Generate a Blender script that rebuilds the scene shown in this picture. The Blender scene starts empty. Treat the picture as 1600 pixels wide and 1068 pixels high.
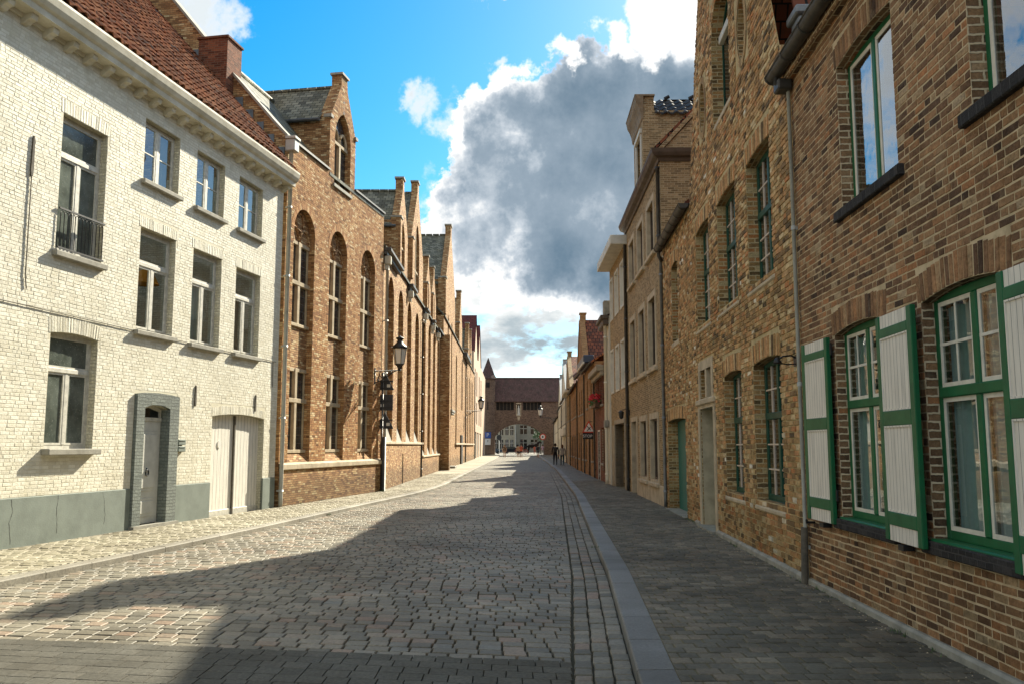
import bpy, bmesh, math, random
from mathutils import Vector, Matrix
from mathutils.geometry import tessellate_polygon
random.seed(7)
R = math.radians
scene = bpy.context.scene
col = scene.collection

# ------------------------------------------------------------------ materials
def new_mat(name):
    m = bpy.data.materials.new(name); m.use_nodes = True
    nt = m.node_tree; nt.nodes.clear()
    out = nt.nodes.new('ShaderNodeOutputMaterial')
    return m, nt, out
def nd(nt, typ, ins=None, **kw):
    n = nt.nodes.new(typ)
    for k, v in kw.items(): setattr(n, k, v)
    if ins:
        for k, v in ins.items():
            if hasattr(v, 'is_output'): nt.links.new(v, n.inputs[k])
            else: n.inputs[k].default_value = v
    return n
def c4(c): return (c[0], c[1], c[2], 1.0)
def ramp(nt, fac, stops, interp='LINEAR'):
    n = nt.nodes.new('ShaderNodeValToRGB'); cr = n.color_ramp; cr.interpolation = interp
    while len(cr.elements) < len(stops): cr.elements.new(0.5)
    for e, (p, c) in zip(cr.elements, stops):
        e.position = p; e.color = c4(c) if len(c) == 3 else c
    nt.links.new(fac, n.inputs[0]); return n.outputs[0]
def mixc(nt, fac, a, b, mode='MIX'):
    n = nt.nodes.new('ShaderNodeMix'); n.data_type = 'RGBA'; n.blend_type = mode
    for i, v in ((0, fac), (6, a), (7, b)):
        if hasattr(v, 'is_output'): nt.links.new(v, n.inputs[i])
        else: n.inputs[i].default_value = v if i == 0 else c4(v)
    return n.outputs[2]
def mth(nt, op, a, b=0.0, clamp=False):
    n = nt.nodes.new('ShaderNodeMath'); n.operation = op; n.use_clamp = clamp
    for i, v in ((0, a), (1, b)):
        if hasattr(v, 'is_output'): nt.links.new(v, n.inputs[i])
        else: n.inputs[i].default_value = v
    return n.outputs[0]
def bsdf(nt, out, color, rough=0.8, bump=None, bstr=0.6, bdist=0.01, spec=0.3, metal=0.0):
    b = nt.nodes.new('ShaderNodeBsdfPrincipled')
    for k, v in (('Base Color', color), ('Roughness', rough)):
        if hasattr(v, 'is_output'): nt.links.new(v, b.inputs[k])
        else: b.inputs[k].default_value = c4(v) if k == 'Base Color' else v
    b.inputs['Specular IOR Level'].default_value = spec
    b.inputs['Metallic'].default_value = metal
    if bump is not None:
        bp = nd(nt, 'ShaderNodeBump', {'Strength': bstr, 'Distance': bdist, 'Height': bump})
        nt.links.new(bp.outputs[0], b.inputs['Normal'])
    nt.links.new(b.outputs[0], out.inputs[0]); return b
def uvco(nt): return nd(nt, 'ShaderNodeTexCoord').outputs['UV']
def noise(nt, co, scale, detail=4, rough=0.6): return nd(nt, 'ShaderNodeTexNoise', {'Vector': co, 'Scale': scale, 'Detail': detail, 'Roughness': rough})

def brick_mat(name, stops, mortar, bw=0.215, rh=0.068, ms=0.0055, wob=0.006, bstr=0.8, rough=0.9, dirt=(0.5, 0.5, 0.5), dirt_amt=0.4,
              rot=False, patch=None, mvar=0.3, bdist=0.012, relief=0.5, grime=0.0, streaks=0.0):
    m, nt, out = new_mat(name)
    uv = uvco(nt)
    if rot:
        mp = nd(nt, 'ShaderNodeMapping', {'Vector': uv, 'Rotation': (0, 0, R(90))}); uv = mp.outputs[0]
    n1 = noise(nt, uv, 4.5, 3)
    sub = nd(nt, 'ShaderNodeVectorMath', {0: n1.outputs['Color'], 1: (0.5, 0.5, 0.5)}, operation='SUBTRACT')
    sc = nd(nt, 'ShaderNodeVectorMath', {0: sub.outputs[0], 'Scale': wob * 2.2}, operation='SCALE')
    n2 = noise(nt, uv, 22, 2)
    sub2 = nd(nt, 'ShaderNodeVectorMath', {0: n2.outputs['Color'], 1: (0.5, 0.5, 0.5)}, operation='SUBTRACT')
    sc2 = nd(nt, 'ShaderNodeVectorMath', {0: sub2.outputs[0], 'Scale': wob * 1.6}, operation='SCALE')
    ad = nd(nt, 'ShaderNodeVectorMath', {0: uv, 1: sc.outputs[0]}, operation='ADD')
    ad = nd(nt, 'ShaderNodeVectorMath', {0: ad.outputs[0], 1: sc2.outputs[0]}, operation='ADD')
    bt = nd(nt, 'ShaderNodeTexBrick', {'Vector': ad.outputs[0], 'Color1': (0, 0, 0, 1), 'Color2': (1, 1, 1, 1), 'Mortar': (0, 0, 0, 1), 'Scale': 1.0,
            'Mortar Size': ms, 'Mortar Smooth': 0.35, 'Bias': 0.0, 'Brick Width': bw, 'Row Height': rh}, offset=0.5, squash=1.0)
    rnd = nd(nt, 'ShaderNodeSeparateColor', {0: bt.outputs['Color']}).outputs[0]
    nf = noise(nt, uv, 60, 4, 0.7)
    bc = ramp(nt, rnd, stops)
    spot = ramp(nt, mth(nt, 'ADD', mth(nt, 'MULTIPLY', nf.outputs[0], 0.55), mth(nt, 'MULTIPLY', n2.outputs[0], 0.45)), [(0.32, (0.55, 0.54, 0.52)), (0.52, (1.0, 1.0, 1.0)), (0.68, (1.35, 1.33, 1.28))])
    bc = mixc(nt, 1.0, bc, spot, 'MULTIPLY')
    nb = noise(nt, uv, 0.55, 5, 0.62)
    dm = ramp(nt, nb.outputs[0], [(0.38, (1, 1, 1)), (0.66, dirt)])
    bc = mixc(nt, dirt_amt, bc, mixc(nt, 1.0, bc, dm, 'MULTIPLY'))
    if patch:
        np_ = noise(nt, uv, 1.7, 5, 0.7)
        pf = ramp(nt, np_.outputs[0], [(0.56, (0, 0, 0)), (0.66, (1, 1, 1))])
        bc = mixc(nt, mth(nt, 'MULTIPLY', pf, patch[1]), bc, patch[0])
    mn = noise(nt, uv, 3.0, 4)
    mc = mixc(nt, mth(nt, 'MULTIPLY', mn.outputs[0], mvar * 2), mortar, tuple(x * 0.45 for x in mortar))
    colr = mixc(nt, bt.outputs['Fac'], bc, mc)
    if streaks:
        st = noise(nt, nd(nt, 'ShaderNodeMapping', {'Vector': uv, 'Scale': (3.2, 0.22, 1)}).outputs[0], 2.0, 6, 0.65)
        colr = mixc(nt, mth(nt, 'MULTIPLY', ramp(nt, st.outputs[0], [(0.5, (0, 0, 0)), (0.72, (1, 1, 1))]), streaks), colr, mixc(nt, 1.0, colr, (0.66, 0.63, 0.52), 'MULTIPLY'))
    if grime:
        sepu = nd(nt, 'ShaderNodeSeparateXYZ', {0: uv})
        gz = mth(nt, 'ADD', sepu.outputs[1], mth(nt, 'MULTIPLY', nb.outputs[0], -1.2))
        gf = ramp(nt, gz, [(0.0, (1, 1, 1)), (0.35, (0, 0, 0))])
        colr = mixc(nt, mth(nt, 'MULTIPLY', gf, grime), colr, mixc(nt, 1.0, colr, (0.42, 0.42, 0.38), 'MULTIPLY'))
    h = mth(nt, 'SUBTRACT', 1.0, bt.outputs['Fac'])
    h = mth(nt, 'ADD', h, mth(nt, 'MULTIPLY', nf.outputs[0], relief))
    h = mth(nt, 'ADD', h, mth(nt, 'MULTIPLY', rnd, 0.45))
    h = mth(nt, 'ADD', h, mth(nt, 'MULTIPLY', n2.outputs[0], relief))
    bsdf(nt, out, colr, rough, h, bstr, bdist, 0.25)
    return m

def paint_mat(name, c, rough=0.45, var=0.12, nscale=3.0, bstr=0.15, spec=0.4, dirtc=None, streak=False, metal=0.0):
    m, nt, out = new_mat(name)
    co = nd(nt, 'ShaderNodeTexCoord').outputs['Object']
    if streak:
        co2 = nd(nt, 'ShaderNodeMapping', {'Vector': co, 'Scale': (4, 4, 0.35)}).outputs[0]
    else: co2 = co
    n = noise(nt, co2, nscale, 6, 0.65)
    dc = dirtc or tuple(x * (1 - var * 3) for x in c)
    f = ramp(nt, n.outputs[0], [(0.40, (0, 0, 0)), (0.75, (1, 1, 1))])
    cc = mixc(nt, f, c, dc)
    nf = noise(nt, co, 40, 4)
    rr = mth(nt, 'ADD', mth(nt, 'MULTIPLY', n.outputs[0], 0.25), rough - 0.1)
    bsdf(nt, out, cc, rr, nf.outputs[0], bstr, 0.004, spec, metal)
    return m

def plank_mat(name, c, w=0.09, rough=0.55):
    m, nt, out = new_mat(name)
    uv = uvco(nt)
    s = nd(nt, 'ShaderNodeSeparateXYZ', {0: uv})
    fr = mth(nt, 'FRACT', mth(nt, 'DIVIDE', s.outputs[0], w))
    d = mth(nt, 'ABSOLUTE', mth(nt, 'SUBTRACT', fr, 0.5))
    g = mth(nt, 'GREATER_THAN', d, 0.46)
    n = noise(nt, nd(nt, 'ShaderNodeMapping', {'Vector': uv, 'Scale': (6, 0.8, 1)}).outputs[0], 2.5, 6)
    f = ramp(nt, n.outputs[0], [(0.42, (0, 0, 0)), (0.8, (1, 1, 1))])
    cc = mixc(nt, f, c, tuple(x * 0.68 for x in c))
    cc = mixc(nt, g, cc, tuple(x * 0.25 for x in c))
    bsdf(nt, out, cc, rough, mth(nt, 'SUBTRACT', 1.0, g), 0.5, 0.006, 0.35)
    return m

def tile_mat(name, stops, tw, th, rough=0.7, bstr=0.5, gap=0.006, bump=True, moss=None):
    m, nt, out = new_mat(name)
    uv = uvco(nt)
    bt = nd(nt, 'ShaderNodeTexBrick', {'Vector': uv, 'Color1': (0, 0, 0, 1), 'Color2': (1, 1, 1, 1), 'Mortar': (0, 0, 0, 1), 'Scale': 1.0,
            'Mortar Size': gap, 'Mortar Smooth': 0.2, 'Bias': 0.0, 'Brick Width': tw, 'Row Height': th}, offset=0.5 if bump else 0.0)
    rnd = nd(nt, 'ShaderNodeSeparateColor', {0: bt.outputs['Color']}).outputs[0]
    cc = ramp(nt, rnd, stops)
    n = noise(nt, uv, 1.2, 6, 0.7)
    cc = mixc(nt, ramp(nt, n.outputs[0], [(0.45, (0, 0, 0)), (0.7, (0.8, 0.8, 0.8))]), cc, moss or (0.05, 0.045, 0.035))
    cc = mixc(nt, bt.outputs['Fac'], cc, (0.012, 0.011, 0.01))
    sy = nd(nt, 'ShaderNodeSeparateXYZ', {0: uv}).outputs[1]
    fr = mth(nt, 'FRACT', mth(nt, 'DIVIDE', sy, th))
    nf = noise(nt, uv, 30, 4)
    h = mth(nt, 'ADD', mth(nt, 'SUBTRACT', 1.0, fr), mth(nt, 'MULTIPLY', nf.outputs[0], 0.3))
    h = mth(nt, 'SUBTRACT', h, bt.outputs['Fac'])
    h = mth(nt, 'ADD', h, mth(nt, 'MULTIPLY', rnd, 0.35))
    bsdf(nt, out, cc, rough, h, bstr if bump else 0.15, 0.02, 0.12)
    return m

def stone_mat(name, stops, rough=0.75, moss=None, hs=30, bstr=0.5, spec=0.35):
    m, nt, out = new_mat(name)
    g = nd(nt, 'ShaderNodeNewGeometry')
    cc = ramp(nt, g.outputs['Random Per Island'], stops)
    co = nd(nt, 'ShaderNodeTexCoord').outputs['Object']
    n = noise(nt, co, hs, 5, 0.7)
    cc = mixc(nt, 1.0, cc, ramp(nt, n.outputs[0], [(0.3, (0.6, 0.6, 0.6)), (0.7, (1.25, 1.25, 1.25))]), 'MULTIPLY')
    nb = noise(nt, co, 0.45, 6, 0.65)
    cc = mixc(nt, ramp(nt, nb.outputs[0], [(0.40, (0, 0, 0)), (0.66, (1, 1, 1))]), cc, mixc(nt, 1.0, cc, (0.55, 0.52, 0.48), 'MULTIPLY'))
    rr = mth(nt, 'ADD', mth(nt, 'MULTIPLY', n.outputs[0], 0.3), rough - 0.15)
    bsdf(nt, out, cc, rr, n.outputs[0], bstr, 0.006, spec)
    return m

def glass_mat(name, tint=(0.55, 0.6, 0.58), mix=0.22, wav=0.004):
    m, nt, out = new_mat(name)
    co = nd(nt, 'ShaderNodeTexCoord').outputs['Object']
    n = noise(nt, co, 3.0, 2)
    bp = nd(nt, 'ShaderNodeBump', {'Strength': 0.25, 'Distance': wav, 'Height': n.outputs[0]})
    tr = nd(nt, 'ShaderNodeBsdfTransparent', {0: c4(tint)})
    gl = nd(nt, 'ShaderNodeBsdfGlossy', {0: (0.95, 0.97, 1, 1), 'Roughness': 0.015, 'Normal': bp.outputs[0]})
    fr = nd(nt, 'ShaderNodeLayerWeight', {'Blend': 0.5})
    f = mth(nt, 'ADD', mth(nt, 'MULTIPLY', mth(nt, 'POWER', fr.outputs['Facing'], 3.0), 0.75), mix * 0.45, True)
    mx = nd(nt, 'ShaderNodeMixShader', {0: f, 1: tr.outputs[0], 2: gl.outputs[0]})
    nt.links.new(mx.outputs[0], out.inputs[0]); return m
def dark_glass(name, c=(0.012, 0.014, 0.014), rough=0.06, leaded=False):
    m, nt, out = new_mat(name)
    co = nd(nt, 'ShaderNodeTexCoord').outputs['Object']
    n = noise(nt, co, 6.0, 2)
    colr = c
    if leaded:
        uv = uvco(nt)
        bt = nd(nt, 'ShaderNodeTexBrick', {'Vector': uv, 'Color1': c4(c), 'Color2': c4(tuple(x * 2.2 for x in c)), 'Mortar': (0.10, 0.10, 0.09, 1), 'Scale': 1.0,
             'Mortar Size': 0.007, 'Brick Width': 0.16, 'Row Height': 0.22}, offset=0.0)
        colr = bt.outputs['Color']
    bsdf(nt, out, colr, rough, n.outputs[0], 0.2, 0.006, 0.6)
    return m
def frosted(name):
    m, nt, out = new_mat(name)
    co = nd(nt, 'ShaderNodeTexCoord').outputs['Object']
    v = nd(nt, 'ShaderNodeTexVoronoi', {'Vector': co, 'Scale': 26.0})
    f = ramp(nt, v.outputs['Distance'], [(0.12, (1, 1, 1)), (0.2, (0, 0, 0))])
    n = noise(nt, co, 2.0, 4)
    base = ramp(nt, n.outputs[0], [(0.35, (0.05, 0.06, 0.05)), (0.7, (0.16, 0.185, 0.16))])
    bsdf(nt, out, mixc(nt, mth(nt, 'MULTIPLY', f, 0.35), base, (0.5, 0.52, 0.46)), 0.12, n.outputs[0], 0.3, 0.01, 0.6)
    return m
def cloth_mat(name, c, fold=0.0):
    m, nt, out = new_mat(name)
    co = nd(nt, 'ShaderNodeTexCoord').outputs['Object']
    n = noise(nt, co, 25, 3)
    bsdf(nt, out, mixc(nt, mth(nt, 'MULTIPLY', n.outputs[0], 0.5), c, tuple(x * 0.5 for x in c)), 0.95, n.outputs[0], 0.2, 0.005, 0.1)
    return m
def relief_brick(name, stops, rough=0.92, patch=None, dirt=0.5, grime=0.5, spotty=1.0, bstr=0.7, streaks=0.0):
    m, nt, out = new_mat(name)
    g = nd(nt, 'ShaderNodeNewGeometry'); co = nd(nt, 'ShaderNodeTexCoord').outputs['Object']
    cc = ramp(nt, g.outputs['Random Per Island'], stops)
    n = noise(nt, co, 34, 5, 0.72); n2 = noise(nt, co, 11, 3, 0.6)
    k = spotty
    sp = ramp(nt, mth(nt, 'ADD', mth(nt, 'MULTIPLY', n.outputs[0], 0.55), mth(nt, 'MULTIPLY', n2.outputs[0], 0.45)), [(0.34, (1 - .5 * k, 1 - .51 * k, 1 - .53 * k)), (0.52, (1, 1, 1)), (0.68, (1 + .42 * k, 1 + .40 * k, 1 + .34 * k))])
    cc = mixc(nt, 1.0, cc, sp, 'MULTIPLY')
    nb = noise(nt, co, 0.7, 5, 0.62)
    cc = mixc(nt, mth(nt, 'MULTIPLY', ramp(nt, nb.outputs[0], [(0.42, (0, 0, 0)), (0.66, (1, 1, 1))]), dirt), cc, mixc(nt, 1.0, cc, (0.62, 0.60, 0.54), 'MULTIPLY'))
    if patch:
        npt = noise(nt, co, 2.2, 6, 0.72)
        cc = mixc(nt, mth(nt, 'MULTIPLY', ramp(nt, npt.outputs[0], [(0.54, (0, 0, 0)), (0.64, (1, 1, 1))]), patch[1]), cc, patch[0])
    if streaks:
        st = noise(nt, nd(nt, 'ShaderNodeMapping', {'Vector': co, 'Scale': (3.2, 3.2, 0.25)}).outputs[0], 1.6, 6, 0.65)
        cc = mixc(nt, mth(nt, 'MULTIPLY', ramp(nt, st.outputs[0], [(0.5, (0, 0, 0)), (0.70, (1, 1, 1))]), streaks), cc, mixc(nt, 1.0, cc, (0.70, 0.67, 0.56), 'MULTIPLY'))
    if grime:
        sz = nd(nt, 'ShaderNodeSeparateXYZ', {0: co}).outputs[2]
        gz = mth(nt, 'ADD', sz, mth(nt, 'MULTIPLY', nb.outputs[0], -1.1))
        cc = mixc(nt, mth(nt, 'MULTIPLY', ramp(nt, gz, [(0.0, (1, 1, 1)), (0.3, (0, 0, 0))]), grime), cc, mixc(nt, 1.0, cc, (0.5, 0.5, 0.44), 'MULTIPLY'))
    bsdf(nt, out, cc, rough, mth(nt, 'ADD', n.outputs[0], n2.outputs[0]), bstr, 0.012, 0.2)
    return m
M = {}
# bricks
M['white_brick'] = brick_mat('white_painted_brick', [(0, (0.65, 0.61, 0.47)), (0.5, (0.72, 0.685, 0.54)), (1, (0.78, 0.75, 0.62))], (0.55, 0.51, 0.38), 0.19, 0.061, 0.008, 0.012, 1.0, 0.6, (0.8, 0.76, 0.62), 0.7, mvar=0.12, bdist=0.022, relief=0.9, patch=((0.56, 0.51, 0.34), 0.45), grime=0.35, streaks=0.35)
M['white_soldier'] = brick_mat('white_painted_soldier', [(0, (0.60, 0.57, 0.45)), (1, (0.72, 0.69, 0.57))], (0.50, 0.46, 0.34), 0.30, 0.066, 0.008, 0.010, 1.0, 0.6, rot=True, bdist=0.02)
OR = [(0, (0.18, 0.088, 0.040)), (0.2, (0.32, 0.165, 0.070)), (0.5, (0.41, 0.23, 0.100)), (0.75, (0.48, 0.29, 0.132)), (0.9, (0.56, 0.39, 0.20)), (1, (0.66, 0.52, 0.30))]
M['orange_brick'] = brick_mat('orange_brick', OR, (0.19, 0.12, 0.06), 0.19, 0.060, 0.006, 0.002, 0.8, dirt=(0.62, 0.55, 0.46), dirt_amt=0.5, grime=0.7, relief=0.4)
M['orange_brick_side'] = M['orange_brick']
M['red_brick'] = brick_mat('dark_red_brick', [(0, (0.10, 0.035, 0.02)), (0.5, (0.19, 0.065, 0.035)), (1, (0.27, 0.10, 0.05))], (0.20, 0.15, 0.10), 0.20, 0.066, 0.006, 0.006, 0.7)
M['old_brick'] = brick_mat('weathered_old_brick', [(0, (0.15, 0.105, 0.052)), (0.15, (0.31, 0.195, 0.088)), (0.40, (0.45, 0.29, 0.118)), (0.55, (0.52, 0.27, 0.10)), (0.68, (0.58, 0.41, 0.19)), (0.78, (0.53, 0.225, 0.08)), (0.9, (0.60, 0.455, 0.225)), (0.985, (0.64, 0.50, 0.28)), (1, (0.82, 0.77, 0.65))],
        (0.68, 0.53, 0.30), 0.20, 0.072, 0.0110, 0.0115, 1.0, dirt=(0.5, 0.47, 0.36), dirt_amt=0.8, patch=((0.30, 0.26, 0.12), 0.35), bdist=0.022, relief=0.8, grime=0.6, streaks=0.35)
M['old_soldier'] = brick_mat('old_soldier', [(0, (0.20, 0.12, 0.055)), (0.5, (0.44, 0.265, 0.11)), (1, (0.58, 0.40, 0.19))], (0.45, 0.36, 0.2), 4.0, 0.070, 0.009, 0.008, 1.0, rot=True, bdist=0.02)
M['brown_brick'] = brick_mat('dark_brown_brick', [(0, (0.10, 0.060, 0.036)), (0.2, (0.195, 0.112, 0.062)), (0.55, (0.29, 0.172, 0.092)), (0.78, (0.35, 0.21, 0.11)), (0.93, (0.45, 0.20, 0.085)), (1, (0.48, 0.36, 0.22))],
        (0.78, 0.62, 0.41), 0.205, 0.070, 0.0100, 0.010, 0.9, mvar=0.22, dirt=(0.6, 0.56, 0.5), dirt_amt=0.6, bdist=0.018, relief=0.8, grime=0.5, streaks=0.4, patch=((0.40, 0.33, 0.215), 0.28))
M['brown_soldier'] = brick_mat('brown_soldier', [(0, (0.12, 0.066, 0.04)), (0.4, (0.24, 0.14, 0.075)), (0.8, (0.34, 0.21, 0.115)), (1, (0.46, 0.34, 0.2))], (0.78, 0.62, 0.41), 4.0, 0.066, 0.0095, 0.006, 0.9, mvar=0.2, rot=True, bdist=0.016)
M['tan_brick'] = brick_mat('tan_brown_brick', [(0, (0.17, 0.115, 0.06)), (0.4, (0.28, 0.19, 0.095)), (0.8, (0.36, 0.25, 0.13)), (1, (0.44, 0.32, 0.18))], (0.50, 0.41, 0.25), 0.19, 0.06, 0.007, 0.002, 0.6, dirt=(0.65, 0.6, 0.5), relief=0.3)
M['amber_brick'] = brick_mat('amber_brick', [(0, (0.22, 0.11, 0.045)), (0.5, (0.33, 0.175, 0.07)), (1, (0.40, 0.23, 0.10))], (0.32, 0.23, 0.13), 0.20, 0.065, 0.006, 0.002, 0.6, relief=0.3)
M['gate_brick'] = brick_mat('gate_brick', [(0, (0.10, 0.062, 0.045)), (0.5, (0.18, 0.115, 0.08)), (1, (0.25, 0.165, 0.115))], (0.20, 0.16, 0.12), 0.24, 0.075, 0.007, 0.006, 0.6)
M['pink_plaster'] = paint_mat('pink_plaster', (0.50, 0.36, 0.25), 0.8, 0.08, 1.0)
M['old_relief'] = relief_brick('old_brick_relief', [(0, (0.12, 0.085, 0.046)), (0.14, (0.28, 0.175, 0.085)), (0.38, (0.44, 0.28, 0.125)), (0.55, (0.53, 0.285, 0.12)), (0.68, (0.59, 0.42, 0.215)), (0.78, (0.53, 0.225, 0.09)), (0.9, (0.61, 0.46, 0.25)), (0.985, (0.64, 0.50, 0.30)), (1, (0.86, 0.82, 0.72))], patch=((0.28, 0.24, 0.12), 0.35), dirt=0.7, streaks=0.3)
M['old_mortar'] = paint_mat('old_mortar', (0.52, 0.41, 0.235), 0.95, 0.14, 5, 0.8, 0.1, dirtc=(0.30, 0.25, 0.13))
M['brown_relief'] = relief_brick('brown_brick_relief', [(0, (0.065, 0.040, 0.026)), (0.12, (0.155, 0.086, 0.048)), (0.45, (0.265, 0.148, 0.076)), (0.75, (0.345, 0.195, 0.098)), (0.88, (0.40, 0.18, 0.078)), (0.95, (0.38, 0.26, 0.145)), (1, (0.44, 0.33, 0.21))], patch=((0.36, 0.28, 0.17), 0.28), dirt=0.7, grime=0.4, streaks=0.4)
M['brown_mortar'] = paint_mat('brown_mortar', (0.56, 0.44, 0.28), 0.95, 0.12, 5, 0.8, 0.1, dirtc=(0.30, 0.235, 0.14))
M['orange_relief'] = relief_brick('orange_brick_relief', [(0, (0.18, 0.085, 0.036)), (0.15, (0.33, 0.152, 0.060)), (0.5, (0.45, 0.228, 0.092)), (0.75, (0.52, 0.292, 0.125)), (0.9, (0.58, 0.40, 0.205)), (1, (0.70, 0.56, 0.34))], dirt=0.5, grime=0.7, spotty=0.8, streaks=0.4)
M['orange_mortar'] = paint_mat('orange_mortar', (0.27, 0.185, 0.10), 0.95, 0.14, 5, 0.6, 0.1)
M['white_relief'] = relief_brick('painted_brick_relief', [(0, (0.64, 0.605, 0.49)), (0.5, (0.71, 0.68, 0.565)), (1, (0.77, 0.745, 0.635))], 0.6, patch=((0.60, 0.55, 0.40), 0.30), dirt=0.35, grime=0.35, spotty=0.22, bstr=0.5, streaks=0.35)
M['white_mortar'] = paint_mat('painted_joint', (0.60, 0.56, 0.43), 0.7, 0.06, 5, 0.6, 0.2)
# others
M['cream_paint'] = paint_mat('cream_plaster', (0.60, 0.57, 0.46), 0.7, 0.1, 0.8)
M['white_wall'] = paint_mat('white_plaster', (0.66, 0.62, 0.50), 0.75, 0.12, 0.8, streak=True)
M['grey_plinth'] = paint_mat('grey_green_plinth', (0.185, 0.215, 0.185), 0.75, 0.10, 2.2, 0.6)
M['grey_brickpaint'] = brick_mat('grey_painted_brick', [(0, (0.15, 0.17, 0.155)), (1, (0.21, 0.235, 0.21))], (0.13, 0.15, 0.13), 0.2, 0.066, 0.008, 0.008, 0.8, 0.7)
M['white_frame'] = paint_mat('white_wood_frame', (0.60, 0.58, 0.50), 0.5, 0.15, 8)
M['cornice_white'] = paint_mat('cornice_white', (0.60, 0.56, 0.44), 0.6, 0.16, 2.0, dirtc=(0.36, 0.31, 0.2), streak=False)
M['door_white'] = paint_mat('grey_white_door', (0.55, 0.55, 0.50), 0.5, 0.1, 3)
M['garage_white'] = plank_mat('garage_planks', (0.74, 0.71, 0.63), 0.155)
M['sill_stone'] = paint_mat('sill_stone', (0.30, 0.285, 0.235), 0.8, 0.15, 5, 0.4)
M['sand_stone'] = paint_mat('sand_stone', (0.50, 0.41, 0.28), 0.85, 0.14, 3, 0.5)
M['mullion_stone'] = paint_mat('mullion_stone', (0.46, 0.37, 0.24), 0.85, 0.14, 4, 0.5)
M['dark_sill'] = brick_mat('dark_brick_sill', [(0, (0.022, 0.020, 0.019)), (1, (0.05, 0.045, 0.042))], (0.07, 0.065, 0.06), 0.11, 0.3, 0.006, 0.004, 0.8)
M['green'] = paint_mat('green_paint', (0.010, 0.115, 0.042), 0.42, 0.1, 6, 0.1, 0.2, dirtc=(0.02, 0.085, 0.035))
M['green_dark'] = paint_mat('dark_green_paint', (0.014, 0.068, 0.044), 0.45, 0.12, 6, 0.1, 0.2)
M['teal'] = plank_mat('teal_planks', (0.022, 0.155, 0.125), 0.12)
M['shutter_white'] = plank_mat('shutter_panel', (0.72, 0.67, 0.58), 0.075)
M['bar_white'] = paint_mat('glazing_white', (0.68, 0.64, 0.54), 0.5, 0.08, 8)
M['bar_pink'] = paint_mat('glazing_pinkwhite', (0.60, 0.50, 0.40), 0.5, 0.08, 8)
M['iron'] = paint_mat('black_iron', (0.012, 0.012, 0.012), 0.45, 0.1, 10)
M['rust'] = paint_mat('old_iron', (0.10, 0.085, 0.06), 0.8, 0.2, 10)
M['zinc'] = paint_mat('zinc', (0.24, 0.25, 0.25), 0.5, 0.15, 3, 0.1, metal=0.5)
M['dark_zinc'] = paint_mat('dark_zinc', (0.075, 0.070, 0.060), 0.5, 0.2, 4, 0.2, metal=0.3)
M['cream_metal'] = paint_mat('pipe_paint', (0.42, 0.42, 0.37), 0.5, 0.12, 3)
M['brown_cornice'] = paint_mat('brown_cornice', (0.105, 0.075, 0.05), 0.55, 0.15, 3)
M['grey_cornice'] = paint_mat('grey_cornice', (0.30, 0.26, 0.19), 0.6, 0.15, 3)
M['canopy_white'] = paint_mat('canopy_white', (0.58, 0.56, 0.48), 0.6, 0.1, 2)
M['turret_stone'] = paint_mat('turret_stone', (0.24, 0.18, 0.11), 0.8, 0.15, 3)
M['coping_grey'] = paint_mat('coping_grey', (0.30, 0.32, 0.32), 0.7, 0.1, 3)
M['navy'] = paint_mat('navy_paint', (0.02, 0.035, 0.07), 0.4, 0.1, 3)
M['tile_red'] = tile_mat('red_pantile', [(0, (0.10, 0.035, 0.018)), (0.3, (0.23, 0.075, 0.03)), (0.7, (0.32, 0.115, 0.045)), (0.93, (0.38, 0.17, 0.08)), (1, (0.06, 0.05, 0.045))], 0.235, 0.31, 0.75, bump=False, moss=(0.05, 0.035, 0.02))
M['tile_red_far'] = tile_mat('red_tile_far', [(0, (0.10, 0.035, 0.02)), (0.5, (0.17, 0.055, 0.03)), (1, (0.23, 0.08, 0.04))], 0.24, 0.34, 0.8, 0.4, 0.02)
M['tile_gate'] = tile_mat('gate_tile', [(0, (0.085, 0.05, 0.045)), (1, (0.125, 0.076, 0.068))], 0.2, 0.3, 0.8, 0.4)
M['tile_maroon'] = tile_mat('maroon_tile', [(0, (0.09, 0.022, 0.022)), (1, (0.14, 0.04, 0.036))], 0.2, 0.3, 0.8, 0.4)
M['tile_orange'] = tile_mat('orange_tile', [(0, (0.28, 0.09, 0.03)), (1, (0.40, 0.14, 0.05))], 0.24, 0.34, 0.7, 0.8, 0.02)
M['tile_black'] = tile_mat('black_pantile', [(0, (0.02, 0.02, 0.02)), (1, (0.05, 0.048, 0.045))], 0.3, 0.36, 0.6, bump=False)
M['slate'] = tile_mat('slate', [(0, (0.075, 0.077, 0.062)), (0.5, (0.14, 0.143, 0.115)), (1, (0.24, 0.24, 0.19))], 0.24, 0.155, 0.6, 0.7, 0.009, moss=(0.15, 0.14, 0.085))
M['lead'] = paint_mat('lead_flashing', (0.16, 0.17, 0.18), 0.5, 0.15, 6, metal=0.3)
M['glass'] = glass_mat('window_glass', (0.6, 0.65, 0.63), 0.16)
M['glass_bright'] = glass_mat('reflecting_glass', (0.5, 0.55, 0.55), 0.42)
M['dark_glass'] = dark_glass('dark_glass')
M['leaded'] = dark_glass('leaded_glass', (0.018, 0.022, 0.024), 0.15, True)
M['frosted'] = frosted('frosted_glass')
M['curtain'] = cloth_mat('net_curtain', (0.50, 0.60, 0.58))
M['orange_cloth'] = cloth_mat('orange_lampshade', (0.75, 0.32, 0.05))
M['beige_curtain'] = cloth_mat('beige_curtain', (0.45, 0.40, 0.33))
M['blind_white'] = paint_mat('white_blind', (0.70, 0.67, 0.58), 0.6, 0.06, 2)
M['dark_in'] = paint_mat('dark_opening', (0.02, 0.017, 0.013), 0.8, 0.2, 3)
M['wood_brown'] = plank_mat('brown_door', (0.10, 0.048, 0.02), 0.12)
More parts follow.
